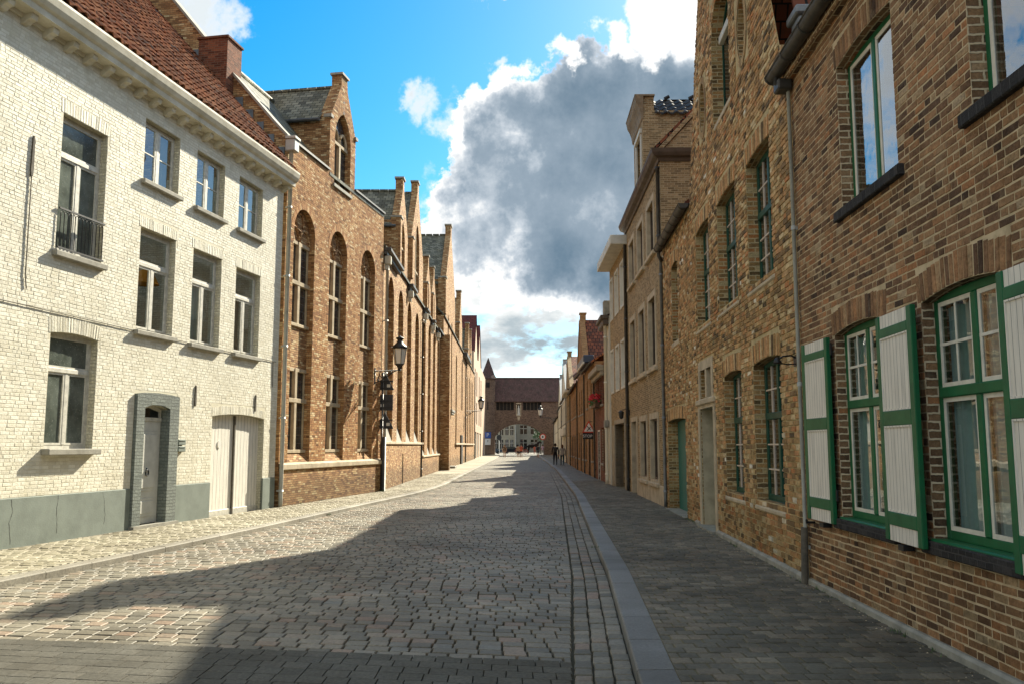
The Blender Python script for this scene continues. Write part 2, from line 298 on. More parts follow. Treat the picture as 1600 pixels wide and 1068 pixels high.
M['lamp_glass'] = paint_mat('lamp_milk_glass', (0.62, 0.60, 0.54), 0.25, 0.05, 3)
M['flower'] = paint_mat('red_flower', (0.50, 0.015, 0.025), 0.6, 0.2, 30)
M['leaf'] = paint_mat('leaf_green', (0.07, 0.13, 0.03), 0.6, 0.2, 30)
M['sign_back'] = paint_mat('sign_back', (0.03, 0.032, 0.035), 0.45, 0.2, 10)
M['sign_white'] = paint_mat('sign_white', (0.75, 0.73, 0.68), 0.4, 0.04, 5)
M['sign_red'] = paint_mat('sign_red', (0.55, 0.05, 0.02), 0.4, 0.08, 5)
M['sign_blue'] = paint_mat('sign_blue', (0.03, 0.10, 0.40), 0.4, 0.05, 5)
M['sign_black'] = paint_mat('sign_black', (0.012, 0.012, 0.012), 0.4, 0.05, 5)
# paving
M['sett'] = stone_mat('road_setts', [(0, (0.15, 0.138, 0.105)), (0.25, (0.205, 0.187, 0.142)), (0.55, (0.24, 0.217, 0.165)), (0.72, (0.27, 0.238, 0.18)), (0.8, (0.29, 0.208, 0.148)), (0.9, (0.30, 0.265, 0.20)), (1, (0.20, 0.198, 0.17))], 0.6, spec=0.3)
M['paver'] = stone_mat('dark_pavers', [(0, (0.105, 0.102, 0.086)), (1, (0.135, 0.13, 0.11))], 0.85, spec=0.12)
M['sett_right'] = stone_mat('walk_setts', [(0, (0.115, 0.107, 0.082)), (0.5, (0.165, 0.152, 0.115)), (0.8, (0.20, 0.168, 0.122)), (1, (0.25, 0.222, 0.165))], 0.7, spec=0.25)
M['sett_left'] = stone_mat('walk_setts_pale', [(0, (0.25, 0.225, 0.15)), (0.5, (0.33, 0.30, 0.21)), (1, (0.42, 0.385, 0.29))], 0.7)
M['kerb_blue'] = stone_mat('bluestone', [(0, (0.19, 0.19, 0.18)), (1, (0.26, 0.258, 0.242))], 0.6, hs=40, bstr=0.4, spec=0.3)
M['kerb_pale'] = stone_mat('pale_kerb', [(0, (0.22, 0.205, 0.165)), (1, (0.30, 0.28, 0.225))], 0.75)
M['joint'] = paint_mat('joint_earth', (0.050, 0.043, 0.028), 0.95, 0.2, 8, 0.6, dirtc=(0.035, 0.04, 0.016))
M['joint_walk'] = paint_mat('joint_walk', (0.10, 0.088, 0.05), 0.95, 0.2, 1.5, 0.6, dirtc=(0.24, 0.20, 0.11))
M['joint_left'] = paint_mat('joint_sand', (0.15, 0.13, 0.08), 0.95, 0.2, 8, 0.6)
M['earth'] = paint_mat('earth', (0.13, 0.12, 0.10), 0.95, 0.15, 0.3)
def far_sett():
    return brick_mat('far_setts', [(0, (0.15, 0.138, 0.105)), (0.5, (0.23, 0.21, 0.162)), (1, (0.31, 0.28, 0.21))], (0.04, 0.036, 0.026), 0.2, 0.15, 0.016, 0.012, 1.0, 0.6)
M['far_sett'] = far_sett()
# ------------------------------------------------------------------ mesh builder
class MB:
    """collects faces; local coordinates are x along a facade, d out of it (y = s*d), z up"""
    def __init__(self, s=1): self.v = []; self.f = []; self.s = s; self.smooth = []; self.mi = []; self.cur = 0; self.sm = False
    def pt(self, p): self.v.append((p[0], self.s * p[1], p[2])); return len(self.v) - 1
    def face(self, pts):
        self.f.append([self.pt(p) for p in pts]); self.smooth.append(self.sm); self.mi.append(self.cur); return self
    def raw(self, vs, fs, smooth=False):
        b = len(self.v)
        for p in vs: self.pt(p)
        for f in fs: self.f.append([b + i for i in f]); self.smooth.append(smooth); self.mi.append(self.cur)
        return self
    def box(self, u0, u1, d0, d1, z0, z1):
        P = [(u0, d0, z0), (u1, d0, z0), (u1, d1, z0), (u0, d1, z0), (u0, d0, z1), (u1, d0, z1), (u1, d1, z1), (u0, d1, z1)]
        return self.raw(P, [(3, 2, 1, 0), (4, 5, 6, 7), (0, 1, 5, 4), (1, 2, 6, 5), (2, 3, 7, 6), (3, 0, 4, 7)])
    def bbox(self, u0, u1, d0, d1, z0, z1, b=0.008):
        """box with chamfered long edges"""
        b = min(b, (u1 - u0) * .3, (d1 - d0) * .3, (z1 - z0) * .3)
        bm = bmesh.new(); bmesh.ops.create_cube(bm, size=1)
        for v in bm.verts: v.co = Vector(((u0 + u1) / 2 + v.co.x * (u1 - u0), (d0 + d1) / 2 + v.co.y * (d1 - d0), (z0 + z1) / 2 + v.co.z * (z1 - z0)))
        bmesh.ops.bevel(bm, geom=bm.edges[:], offset=b, segments=1, affect='EDGES')
        bm.verts.index_update()
        self.raw([tuple(v.co) for v in bm.verts], [[v.index for v in f.verts] for f in bm.faces]); bm.free(); return self
    def prism(self, outline, d0, d1, holes=()):
        """extrude an outline in (x,z) from d0 to d1"""
        loops = [outline] + list(holes)
        flat = [p for l in loops for p in l]
        tris = tessellate_polygon([[Vector((p[0], p[1], 0)) for p in l] for l in loops])
        for d in (d0, d1):
            self.raw([(p[0], d, p[1]) for p in flat], tris)
        for l in loops:
            n = len(l)
            for i in range(n):
                a, b = l[i], l[(i + 1) % n]
                self.raw([(a[0], d0, a[1]), (b[0], d0, b[1]), (b[0], d1, b[1]), (a[0], d1, a[1])], [(0, 1, 2, 3)])
        return self
    def sheet(self, outline, d, holes=()):
        loops = [outline] + list(holes)
        flat = [p for l in loops for p in l]
        tris = tessellate_polygon([[Vector((p[0], p[1], 0)) for p in l] for l in loops])
        return self.raw([(p[0], d, p[1]) for p in flat], tris)
    def reveal(self, loop, d0, d1):
        n = len(loop)
        for i in range(n):
            a, b = loop[i], loop[(i + 1) % n]
            self.raw([(a[0], d0, a[1]), (b[0], d0, b[1]), (b[0], d1, b[1]), (a[0], d1, a[1])], [(0, 1, 2, 3)])
        return self
    def tube(self, pts, r, n=8, r1=None, cap=True):
        pts = [Vector(p) for p in pts]; rings = []
        k = len(pts)
        for i, p in enumerate(pts):
            t = (pts[min(i + 1, k - 1)] - pts[max(i - 1, 0)]).normalized()
            a = Vector((0, 0, 1)) if abs(t.z) < 0.9 else Vector((1, 0, 0))
            x = t.cross(a).normalized(); y = t.cross(x)
            rr = r if r1 is None else r + (r1 - r) * i / max(1, k - 1)
            rings.append([tuple(p + (x * math.cos(q) + y * math.sin(q)) * rr) for q in [2 * math.pi * j / n for j in range(n)]])
        vs = [p for ring in rings for p in ring]; fs = []
        for i in range(k - 1):
            for j in range(n):
                fs.append((i * n + j, i * n + (j + 1) % n, (i + 1) * n + (j + 1) % n, (i + 1) * n + j))
        if cap: fs += [tuple(range(n)), tuple((k - 1) * n + j for j in range(n))]
        return self.raw(vs, fs, n > 6)
    def lathe(self, cx, cd, prof, n=12, smooth=True, rot=0):
        vs = []; fs = []
        for (r, z) in prof:
            for j in range(n):
                q = 2 * math.pi * j / n + rot; vs.append((cx + r * math.cos(q), cd + r * math.sin(q), z))
        k = len(prof)
        for i in range(k - 1):
            for j in range(n): fs.append((i * n + j, i * n + (j + 1) % n, (i + 1) * n + (j + 1) % n, (i + 1) * n + j))
        fs += [tuple(range(n)), tuple((k - 1) * n + j for j in range(n))]
        return self.raw(vs, fs, smooth)
    def build(self, name, mat, parent=None, loc=None):
        me = bpy.data.meshes.new(name)
        me.from_pydata(self.v, [], self.f); me.update()
        uvl = me.uv_layers.new(name='UVMap')
        co = me.vertices
        Z = Vector((0, 0, 1))
        for p in me.polygons:
            n = p.normal
            if abs(n.z) > 0.98: t = Vector((1, 0, 0)); b = Vector((0, 1, 0))
            else:
                t = Z.cross(n); t.normalize()
                if abs(t.x) > abs(t.y):
                    if t.x < 0: t = -t
                elif t.y < 0: t = -t
                b = n.cross(t)
                if b.z < 0: b = -b
            for li in p.loop_indices:
                c = co[me.loops[li].vertex_index].co
                uvl.data[li].uv = (c.dot(t), c.dot(b))
            p.use_smooth = self.smooth[p.index]
            p.material_index = self.mi[p.index]
        mats = mat if isinstance(mat, (list, tuple)) else [mat]
        for m in mats: me.materials.append(M[m] if isinstance(m, str) else m)
        o = bpy.data.objects.new(name, me); col.objects.link(o)
        if parent is not None: o.parent = parent
        if loc is not None: o.location = loc
        return o

def tag(o, label=None, cat=None, group=None, kind=None):
    if label: o['label'] = label
    if cat: o['category'] = cat
    if group: o['group'] = group
    if kind: o['kind'] = kind
    return o
def empty(name, loc, rz=0.0):
    o = bpy.data.objects.new(name, None); col.objects.link(o)
    o.location = loc; o.rotation_euler = (0, 0, rz); o.empty_display_size = 0.3; return o
def copy_tree(o, parent=None):
    c = o.copy(); col.objects.link(c); c.parent = parent
    for ch in list(o.children): copy_tree(ch, c)
    return c

def rect(u0, u1, z0, z1): return [(u0, z0), (u1, z0), (u1, z1), (u0, z1)]
def seg(u0, u1, z0, z1, rise, n=10):
    """rectangle whose top is a segmental arch; z1 is the crown"""
    w = (u1 - u0) / 2; c = (u0 + u1) / 2; r = (w * w + rise * rise) / (2 * rise); zc = z1 - r
    a = math.asin(min(1, w / r))
    if rise > w: a = math.pi - a
    pts = [(u0, z0), (u1, z0)]
    for i in range(n + 1):
        q = a - 2 * a * i / n; pts.append((c + r * math.sin(q), zc + r * math.cos(q)))
    return pts
def arch(u0, u1, z0, zs, n=14):
    """round arch springing at zs"""
    w = (u1 - u0) / 2; c = (u0 + u1) / 2
    return [(u0, z0), (u1, z0)] + [(c + w * math.cos(math.pi * i / n), zs + w * math.sin(math.pi * i / n)) for i in range(n + 1)]
def pointed(u0, u1, z0, zs, n=7):
    w = u1 - u0; pts = [(u0, z0), (u1, z0)]
    k = 0.8
    r = w * k
    # two arcs, centres pulled in
    cl = u1 - r; cr = u0 + r; mid = (u0 + u1) / 2
    amax = math.acos((mid - cl) / r)
    for i in range(n + 1): q = amax * i / n; pts.append((cl + r * math.cos(q), zs + r * math.sin(q)))
    for i in range(n - 1, -1, -1): q = amax * i / n; pts.append((cr - r * math.cos(q), zs + r * math.sin(q)))
    return pts
def ellipse(cu, cz, a, b, n=18): return [(cu + a * math.cos(2 * math.pi * i / n), cz + b * math.sin(2 * math.pi * i / n)) for i in range(n)]

def cuts(loop, z):
    xs = []
    n = len(loop)
    for i in range(n):
        (a, za), (b, zb) = loop[i], loop[(i + 1) % n]
        if (za <= z < zb) or (zb <= z < za): xs.append(a + (b - a) * (z - za) / (zb - za))
    xs.sort(); return [(xs[i], xs[i + 1]) for i in range(0, len(xs) - 1, 2)]
def minus(iv, a, b):
    out = []
    for (x, y) in iv:
        if b <= x or a >= y: out.append((x, y)); continue
        if a > x: out.append((x, a))
        if b < y: out.append((b, y))
    return out
def one_brick(m, u0, u1, z0, z1, proud, jit, tilt=0.0):
    e = 0.0035; R_ = random.uniform
    d = proud * R_(0.55, 1.35); fan = 0.0
    base = [(u0, z0), (u1, z0), (u1, z1), (u0, z1)]
    zc = (z0 + z1) / 2
    base = [(a + tilt * (b - zc), b) for a, b in base]
    q = [(a + R_(-jit, jit), b + R_(-jit, jit)) for a, b in base]
    cx = sum(p[0] for p in q) / 4; cz = sum(p[1] for p in q) / 4
    sx = R_(-1, 1) * proud * .35; vs = [(a, -.002, b) for a, b in q]
    for i, (a, b) in enumerate(q):
        vs.append((a + (e if a < cx else -e), d + (sx if a < cx else -sx), b + (e if b < cz else -e)))
    m.raw(vs, [(4, 5, 6, 7), (0, 1, 5, 4), (1, 2, 6, 5), (2, 3, 7, 6), (3, 0, 4, 7)])
def brickwork(m, outline, holes, bw, rh, joint, proud, jit, urange, zrange, avoid=()):
    z = zrange[0]; r = 0
    while z < zrange[1]:
        h = rh * random.uniform(.97, 1.03); za, zb = z + joint / 2, z + h - joint / 2
        iv = [(max(a, urange[0]), min(b, urange[1])) for a, b in cuts(outline, (za + zb) / 2)]
        lo, hi = cuts(outline, za), cuts(outline, zb)
        if lo and hi: iv = [(max(a, lo[0][0], hi[0][0]), min(b, lo[-1][1], hi[-1][1])) for a, b in iv]
        for lp in holes:
            for zz in (za, (za + zb) / 2, zb):
                for (a, b) in cuts(lp, zz): iv = minus(iv, a, b)
        for (a, b, c, e) in avoid:
            if c < zb and e > za: iv = minus(iv, a, b)
        for (a, b) in iv:
            u = a; k = 0
            while u < b - .02:
                w = bw if random.random() > .28 else bw * .52
                w *= random.uniform(.93, 1.07)
                if k == 0: w = bw * (.5 if r % 2 else 1.0) * random.uniform(.8, 1.0)
                u2 = min(u + w, b)
                if b - u2 < .05: u2 = b
                dz = random.uniform(-.002, .002)
                one_brick(m, u + joint / 2, u2 - joint / 2, za + dz, zb + dz, proud, jit)
                u = u2; k += 1
        z += h; r += 1
def soldier(m, loop, h, proud, jit, over=.06, pitch=.070, joint=.009, fan=.10):
    """upright bricks over an opening, following its arch"""
    top = [p for p in loop[2:]]; us = [p[0] for p in loop]; u0, u1 = min(us), max(us); mid = (u0 + u1) / 2
    def zt(u):
        u = min(max(u, u0), u1)
        for i in range(len(top) - 1):
            a, b = top[i], top[i + 1]
            if min(a[0], b[0]) - 1e-6 <= u <= max(a[0], b[0]) + 1e-6 and a[0] != b[0]: return a[1] + (b[1] - a[1]) * (u - a[0]) / (b[0] - a[0])
        return top[0][1]
    n = int((u1 - u0 + 2 * over) / pitch); p = (u1 - u0 + 2 * over) / n
    for i in range(n):
        u = u0 - over + p * i; uc = u + p / 2; zb = zt(uc) + .004
        t = fan * (uc - mid) / (u1 - u0) * 2
        one_brick(m, u + joint / 2 + t * h / 2, u + p - joint / 2 + t * h / 2, zb, zb + h + random.uniform(-.008, .008), proud, jit, t)

class House:
    def __init__(self, name, label, cat, p0, dirx, s, group=None, z=0.0):
        self.s = s; self.p0 = p0; self.dir = dirx
        ang = math.atan2(1.0, dirx)
        self.e = empty(name, (p0[0], p0[1], z), ang)
        tag(self.e, label, cat, group)
        self.k = math.sqrt(1 + dirx * dirx)
    def mb(self): return MB(self.s)
    def add(self, name, mb, mat, parent=None): return mb.build(name, mat, parent or self.e)
    def wall(self, outline, holes, mat='old_brick', depth=8.0, reveal=0.3, name='wall', back=True, top=True, dface=0.0, sides=True, relief=None):
        """front sheet with holes (loop, reveal depth), reveals, side and back walls"""
        m = self.mb()
        loops = [h[0] for h in holes]
        m.sheet(outline, dface, loops)
        if relief: m.cur = 2
        for h in holes: m.reveal(h[0], dface, dface - h[1])
        us = [p[0] for p in outline]; zs = [p[1] for p in outline]
        u0, u1 = min(us), max(us)
        if sides:
            def topz(u): return max(p[1] for p in outline if abs(p[0] - u) < 1e-3)
            for u in (u0, u1):
                zt = topz(u)
                m.face([(u, dface, 0), (u, -depth, 0), (u, -depth, zt), (u, dface, zt)])
            zt = max(topz(u0), topz(u1))
            m.face([(u0, -depth, 0), (u1, -depth, 0), (u1, -depth, zt), (u0, -depth, zt)])
        if relief:
            m.cur = 1
            brickwork(m, outline, loops, **relief['lay'])
            return self.add(name, m, [relief['mortar'], relief['brick'], mat])
        return self.add(name, m, mat)
    def roof(self, u0, u1, d0, z0, d1, z1, mat, back=True, name='roof', th=0.10, dback=None, zback=None):
        m = self.mb()
        prof = [(d0, z0), (d1, z1)]
        if back: prof.append((dback if dback is not None else 2 * d1 - d0, zback if zback is not None else z0))
        for i in range(len(prof) - 1):
            (a, za), (b, zb) = prof[i], prof[i + 1]
            for dz in (0, -th):
                m.face([(u0, a, za + dz), (u1, a, za + dz), (u1, b, zb + dz), (u0, b, zb + dz)])
            for u in (u0, u1):
                m.face([(u, a, za), (u, b, zb), (u, b, zb - th), (u, a, za - th)])
        m.face([(u0, d0, z0), (u1, d0, z0), (u1, d0, z0 - th), (u0, d0, z0 - th)])
        return self.add(name, m, mat)
    def window(self, u0, u1, z0, z1, d, fm='white_frame', gm='dark_glass', cols=2, transom=None, bars=None, fw=0.06, mw=0.06, ft=0.06, loop=None,
               sill=None, sill_mat='sill_stone', sill_over=0.08, sill_out=0.10, lintel=None, bar_mat=None, name='window', barw=0.022, label=None, lower_bars=None, pane_back=0.016, curtain=None, sash=None, sash_mat=None, lights=None):
        """frame (with mullions, transom, glazing bars) set back by d; panes, sill and lintel are its children"""
        m = self.mb(); f0, f1 = -d - ft, -d
        if loop:
            inner = []
            cu = (u0 + u1) / 2; cz = (z0 + z1) / 2
            for (a, b) in loop:
                inner.append((cu + (a - cu) * (1 - 2 * fw / (u1 - u0)), cz + (b - cz) * (1 - 2 * fw / (z1 - z0))))
            m.prism(loop, f0, f1, [inner])
        else:
            m.bbox(u0, u0 + fw, f0, f1, z0, z1); m.bbox(u1 - fw, u1, f0, f1, z0, z1)
            m.bbox(u0 + fw, u1 - fw, f0, f1, z0, z0 + fw); m.bbox(u0 + fw, u1 - fw, f0, f1, z1 - fw, z1)
        zt = z1 - fw if not loop else z1 - fw - (0.0)
        tr = transom
        if tr: m.bbox(u0 + fw, u1 - fw, f0 - 0.004, f1 + 0.025, tr - mw / 2, tr + mw / 2)
        uu = [u0 + fw + (u1 - u0 - 2 * fw) * i / cols for i in range(cols + 1)]
        for i in range(1, cols):
            ztop = (tr - mw / 2) if (tr and lights == 'single_top') else zt - 0.002
            if loop: ztop = min(ztop, z1 - fw * 0.6)
            m.bbox(uu[i] - mw / 2, uu[i] + mw / 2, f0 - 0.003, f1 + 0.012, z0 + fw, ztop)
        fr = self.add(name, m, fm)
        if label: fr['label'] = label
        bm_ = bar_mat or fm
        cells = []
        for i in range(cols):
            a = uu[i] + (mw / 2 if i > 0 else 0); b = uu[i + 1] - (mw / 2 if i < cols - 1 else 0)
            if tr and lights == 'single_top':
                cells.append((a, b, z0 + fw, tr - mw / 2, lower_bars or bars))
                if i == 0: cells.append((u0 + fw, u1 - fw, tr + mw / 2, zt, bars))
            elif tr:
                cells.append((a, b, z0 + fw, tr - mw / 2, lower_bars or bars)); cells.append((a, b, tr + mw / 2, zt, bars))
            else: cells.append((a, b, z0 + fw, zt, bars))
        if bars or lower_bars or sash:
            q = self.mb()
            for (a, b, c, e, br) in cells:
                if sash:
                    t = sash; g0, g1 = f1 - 0.024, f1 + (0.006 if pane_back > .01 else -.002)
                    q.box(a, a + t, g0, g1, c, e); q.box(b - t, b, g0, g1, c, e); q.box(a + t, b - t, g0, g1, c, c + t); q.box(a + t, b - t, g0, g1, e - t, e)
                if br and br != 'none':
                    nx, nz = br
                    for i in range(1, nx): x = a + (b - a) * i / nx; q.box(x - barw / 2, x + barw / 2, f1 - 0.022, f1 + (0.002 if pane_back > .01 else -.003), c, e)
                    for i in range(1, nz): z = c + (e - c) * i / nz; q.box(a, b, f1 - 0.021, f1 + 0.0, z - barw / 2, z + barw / 2)
            if q.f: self.add('glazing_bar', q, sash_mat or bm_, fr)
        g = self.mb(); gd = -d - pane_back
        if loop: g.sheet(inner, gd)
        else: g.face([(u0 + fw * .5, gd, z0 + fw * .5), (u1 - fw * .5, gd, z0 + fw * .5), (u1 - fw * .5, gd, z1 - fw * .5), (u0 + fw * .5, gd, z1 - fw * .5)])
        self.add('pane', g, gm, fr)
        if sill:
            q = self.mb(); q.bbox(u0 - sill_over, u1 + sill_over, -d - 0.01, sill_out, z0 - sill, z0 + 0.004, 0.012)
            self.add('sill', q, sill_mat, fr)
        if lintel:
            q = self.mb(); mat, h = lintel
            if loop and len(loop) > 5:
                top = loop[1:]; c = ((u0 + u1) / 2, z0)
                top = [p for p in top if p[1] > z0 + 0.01]
                outer = []
                for (a, b) in top:
                    outer.append((a + (a - c[0]) * 0.16, b + h))
                pts = top + outer[::-1]
                q.prism(pts, 0.001, 0.004)
            else: q.prism([(u0 - 0.02, z1), (u1 + 0.02, z1), (u1 + 0.1, z1 + h), (u0 - 0.1, z1 + h)], 0.001, 0.004)
            self.add('lintel', q, mat, fr)
        if curtain:
            q = self.mb(); mat, a, b, c, e, dd = curtain
            n = int((b - a) / 0.02); vs = []; fs = []
            for i in range(n + 1):
                x = a + (b - a) * i / n; y = -d - dd + 0.022 * math.sin(x * 62) + 0.012 * math.sin(x * 23)
                vs += [(x, y, c), (x, y, e)]
            for i in range(n): fs.append((2 * i, 2 * i + 2, 2 * i + 3, 2 * i + 1))
            q.raw(vs, fs, True); self.add('curtain', q, mat, fr)
        return fr
    def pipe(self, u, z0, z1, r=0.05, d=0.09, mat='zinc', hopper=None, shoe=True):
        m = self.mb(); m.tube([(u, d, z1), (u, d, z0 + 0.25), (u, d, z0 + 0.02)], r, 10)
        for z in [z0 + 0.4 + i * 1.9 for i in range(int((z1 - z0) / 1.9) + 1)]:
            m.tube([(u, d, z), (u, d, z + 0.05)], r * 1.25, 10); m.box(u - 0.015, u + 0.015, 0, d, z, z + 0.04)
        if hopper: m.bbox(u - 0.15, u + 0.15, 0.0, 0.28, z1 - 0.05, z1 + hopper, 0.02); m.bbox(u - 0.18, u + 0.18, 0.002, 0.31, z1 + hopper, z1 + hopper + 0.08, 0.01)
        return self.add('drain_pipe', m, mat)
    def gutter(self, u0, u1, d, z, r=0.08, mat='zinc'):
        m = self.mb(); n = 8; vs = []; fs = []
        for k, rr in enumerate((r, r * 0.9)):
            for u in (u0, u1):
                for i in range(n + 1):
                    q = math.pi + math.pi * i / n; vs.append((u, d + rr * math.cos(q), z + rr * math.sin(q)))
        for k in range(2):
            b = k * 2 * (n + 1)
            for i in range(n): fs.append((b + i, b + i + 1, b + n + 1 + i + 1, b + n + 1 + i))
        m.raw(vs, fs, True)
        m.tube([(u0, d + r, z), (u1, d + r, z)], 0.012, 6)
        m.sheet([(p[0], p[1]) for p in []], 0) if False else None
        for u in (u0, u1): m.raw([(u, d + r * math.cos(math.pi + math.pi * i / n), z + r * math.sin(math.pi + math.pi * i / n)) for i in range(n + 1)], [tuple(range(n + 1))])
        for i in range(int((u1 - u0) / 0.7) + 1):
            u = u0 + 0.1 + i * 0.7
            if u < u1: m.tube([(u, d + (r + .006) * math.cos(q), z + (r + .006) * math.sin(q)) for q in [math.pi + math.pi * j / 6 for j in range(7)]], 0.01, 4)
        return self.add('gutter', m, mat)

def pantiles(h, u0, u1, d0, z0, d1, z1, tw=0.235, tl=0.31, amp=0.03, ns=6, lift=0.035, mat='tile_red', name='roof', base=True, jag=0.008):
    """overlapping wavy tiles as real relief on a slope from (d0,z0) up to (d1,z1)"""
    L = math.hypot(d1 - d0, z1 - z0); td, tz = (d1 - d0) / L, (z1 - z0) / L
    nd_, nz = (tz, -td) if tz * 1 > 0 else (-tz, td)
    if nz < 0: nd_, nz = -nd_, -nz
    m = h.mb(); nr = int(L / tl); nc = int((u1 - u0) / tw)
    for r in range(nr):
        vs = []; fs = []
        row = []
        for c in range(nc):
            j1 = random.uniform(-jag, jag); j2 = random.uniform(-jag, jag)
            for k in range(ns + 1):
                x = k / ns; u = u0 + (c + x) * tw
                hgt = amp * math.sin(2 * math.pi * x) + j1
                row.append((u, hgt, j2))
        n = len(row)
        for (t, l) in ((r * tl - 0.03, lift + 0.012), (r * tl - 0.03, lift + 0.03), (r * tl + tl, 0.03)):
            for (u, hg, j2) in row:
                tt = t + j2; hh = hg + l + 0.03
                vs.append((u, d0 + td * tt + nd_ * hh, z0 + tz * tt + nz * hh))
        for a in range(2):
            for i in range(n - 1):
                if (i + 1) % (ns + 1) == 0: continue
                fs.append((a * n + i, a * n + i + 1, (a + 1) * n + i + 1, (a + 1) * n + i))
        m.raw(vs, fs, False)
    if base:
        m.face([(u0, d0, z0), (u1, d0, z0), (u1, d1, z1), (u0, d1, z1)])
    return h.add(name, m, mat)
# ------------------------------------------------------------------ ground, road, pavements
def interp(tab):
    def f(y):
        if y <= tab[0][0]: a, b = tab[0], tab[1]
        elif y >= tab[-1][0]: a, b = tab[-2], tab[-1]
        else:
            for i in range(len(tab) - 1):
                if tab[i][0] <= y <= tab[i + 1][0]: a, b = tab[i], tab[i + 1]; break
        return a[1] + (b[1] - a[1]) * (y - a[0]) / (b[0] - a[0])
    return f
kerbL = interp([(-10, -9.3), (4, -7.15), (10.6, -6.15), (13.1, -5.72), (17.4, -5.06), (23.5, -4.25), (29, -3.45), (33, -3.02), (37, -2.82), (50, -2.72), (90, -2.2), (111, -1.9), (150, -2.1), (170, -2.4)])
wallL = interp([(-10, -12.2), (13.75, -7.86), (22.95, -6.16), (30.9, -4.70), (31.3, -4.72), (150, -4.72), (170, -5.2)])
kerbR = interp([(-10, -0.05), (4, 0.75), (6.46, 0.90), (11.56, 1.25), (20.4, 1.68), (29.3, 2.12), (58.4, 2.98), (90, 3.5), (129, 4.0), (150, 4.3), (170, 4.6)])
wallR = interp([(-10, 2.8), (4, 3.28), (10.2, 3.48), (18.2, 3.85), (22.8, 4.03), (30, 4.15), (36, 4.05), (57, 4.35), (70, 4.75), (80, 5.05), (96, 5.5), (150, 7.2), (170, 7.6)])
KW = 0.27      # kerb width
GW = 0.46      # gutter-sett band
g = MB(); g.face([(-900, -600, -0.06), (900, -600, -0.06), (900, 1500, -0.06), (-900, 1500, -0.06)])
tag(g.build('ground', 'earth'), kind='structure')

def strip(fa, fb, y0, y1, z, step=2.0):
    m = MB(); n = int((y1 - y0) / step) + 1; vs = []; fs = []
    for i in range(n + 1):
        y = y0 + (y1 - y0) * i / n; vs += [(fa(y), y, z), (fb(y), y, z)]
    for i in range(n): fs.append((2 * i, 2 * i + 1, 2 * i + 3, 2 * i + 2))
    m.raw(vs, fs); return m
def stone(m, quad, z, h, rnd, bev=0.018, dome=0.006):
    """one worn paving stone: quad = 4 ground corners, top slightly domed"""
    cx = sum(p[0] for p in quad) / 4; cy = sum(p[1] for p in quad) / 4
    sx = random.uniform(-1, 1) * rnd; sy = random.uniform(-1, 1) * rnd; dz = random.uniform(-1, 1) * rnd * 0.35
    vs = []
    for (x, y) in quad: vs.append((x, y, z - h))
    for (x, y) in quad: vs.append((x + (cx - x) * 0.02, y + (cy - y) * 0.02, z - bev * 0.75 + dz + (x - cx) * sx + (y - cy) * sy))
    for (x, y) in quad:
        dx, dy = cx - x, cy - y; L = math.hypot(dx, dy); k = bev * 1.35 / L
        vs.append((x + dx * k, y + dy * k, z + dz + (x - cx) * sx + (y - cy) * sy))
    vs.append((cx, cy, z + dz + dome))
    fs = []
    for i in range(4):
        j = (i + 1) % 4
        fs += [(i, j, 4 + j, 4 + i), (4 + i, 4 + j, 8 + j, 8 + i), (8 + i, 8 + j, 12)]
    m.raw(vs, fs, False)
def lay(m, fa, fb, t0, t1, slope, pitch, width, joint, z, rnd, h=0.03, bev=0.018, dome=0.006, jit=0.012, clip=None):
    """rows of stones across a lane from fa to fb; row t is the line y = t - slope(t)*x"""
    t = t0; r = 0
    while t < t1:
        k = slope(t)
        p = pitch * random.uniform(0.94, 1.06)
        # x limits where the row meets the two borders
        xa = fa(t); xb = fb(t)
        for _ in range(3): xa = fa(t - k * xa); xb = fb(t - k * xb)
        x = xa + joint * .5; first = True
        w = width * (0.5 if r % 2 else 1.0) * random.uniform(0.85, 1.1)
        while x < xb - 0.04:
            if not first: w = width * random.uniform(0.88, 1.12)
            first = False
            x2 = min(x + w, xb - joint * 0.5)
            if xb - x2 < width * 0.35: x2 = xb - joint * .5
            q = []
            for (xx, tt) in ((x + joint / 2, t), (x2 - joint / 2, t), (x2 - joint / 2, t + p - joint), (x + joint / 2, t + p - joint)):
                q.append((xx + random.uniform(-jit, jit) * .6, tt - k * xx + random.uniform(-jit, jit) * .6))
            if clip is None or clip(q): stone(m, q, z, h, rnd, bev, dome)
            x = x2
        t += p; r += 1
gutR = lambda y: kerbR(y) - GW
kerbLin = lambda y: kerbL(y) + 0.0
slope_l = interp([(0, 0.165), (8, 0.165), (18, 0.13), (30, 0.09), (45, 0.03), (80, 0.0)])
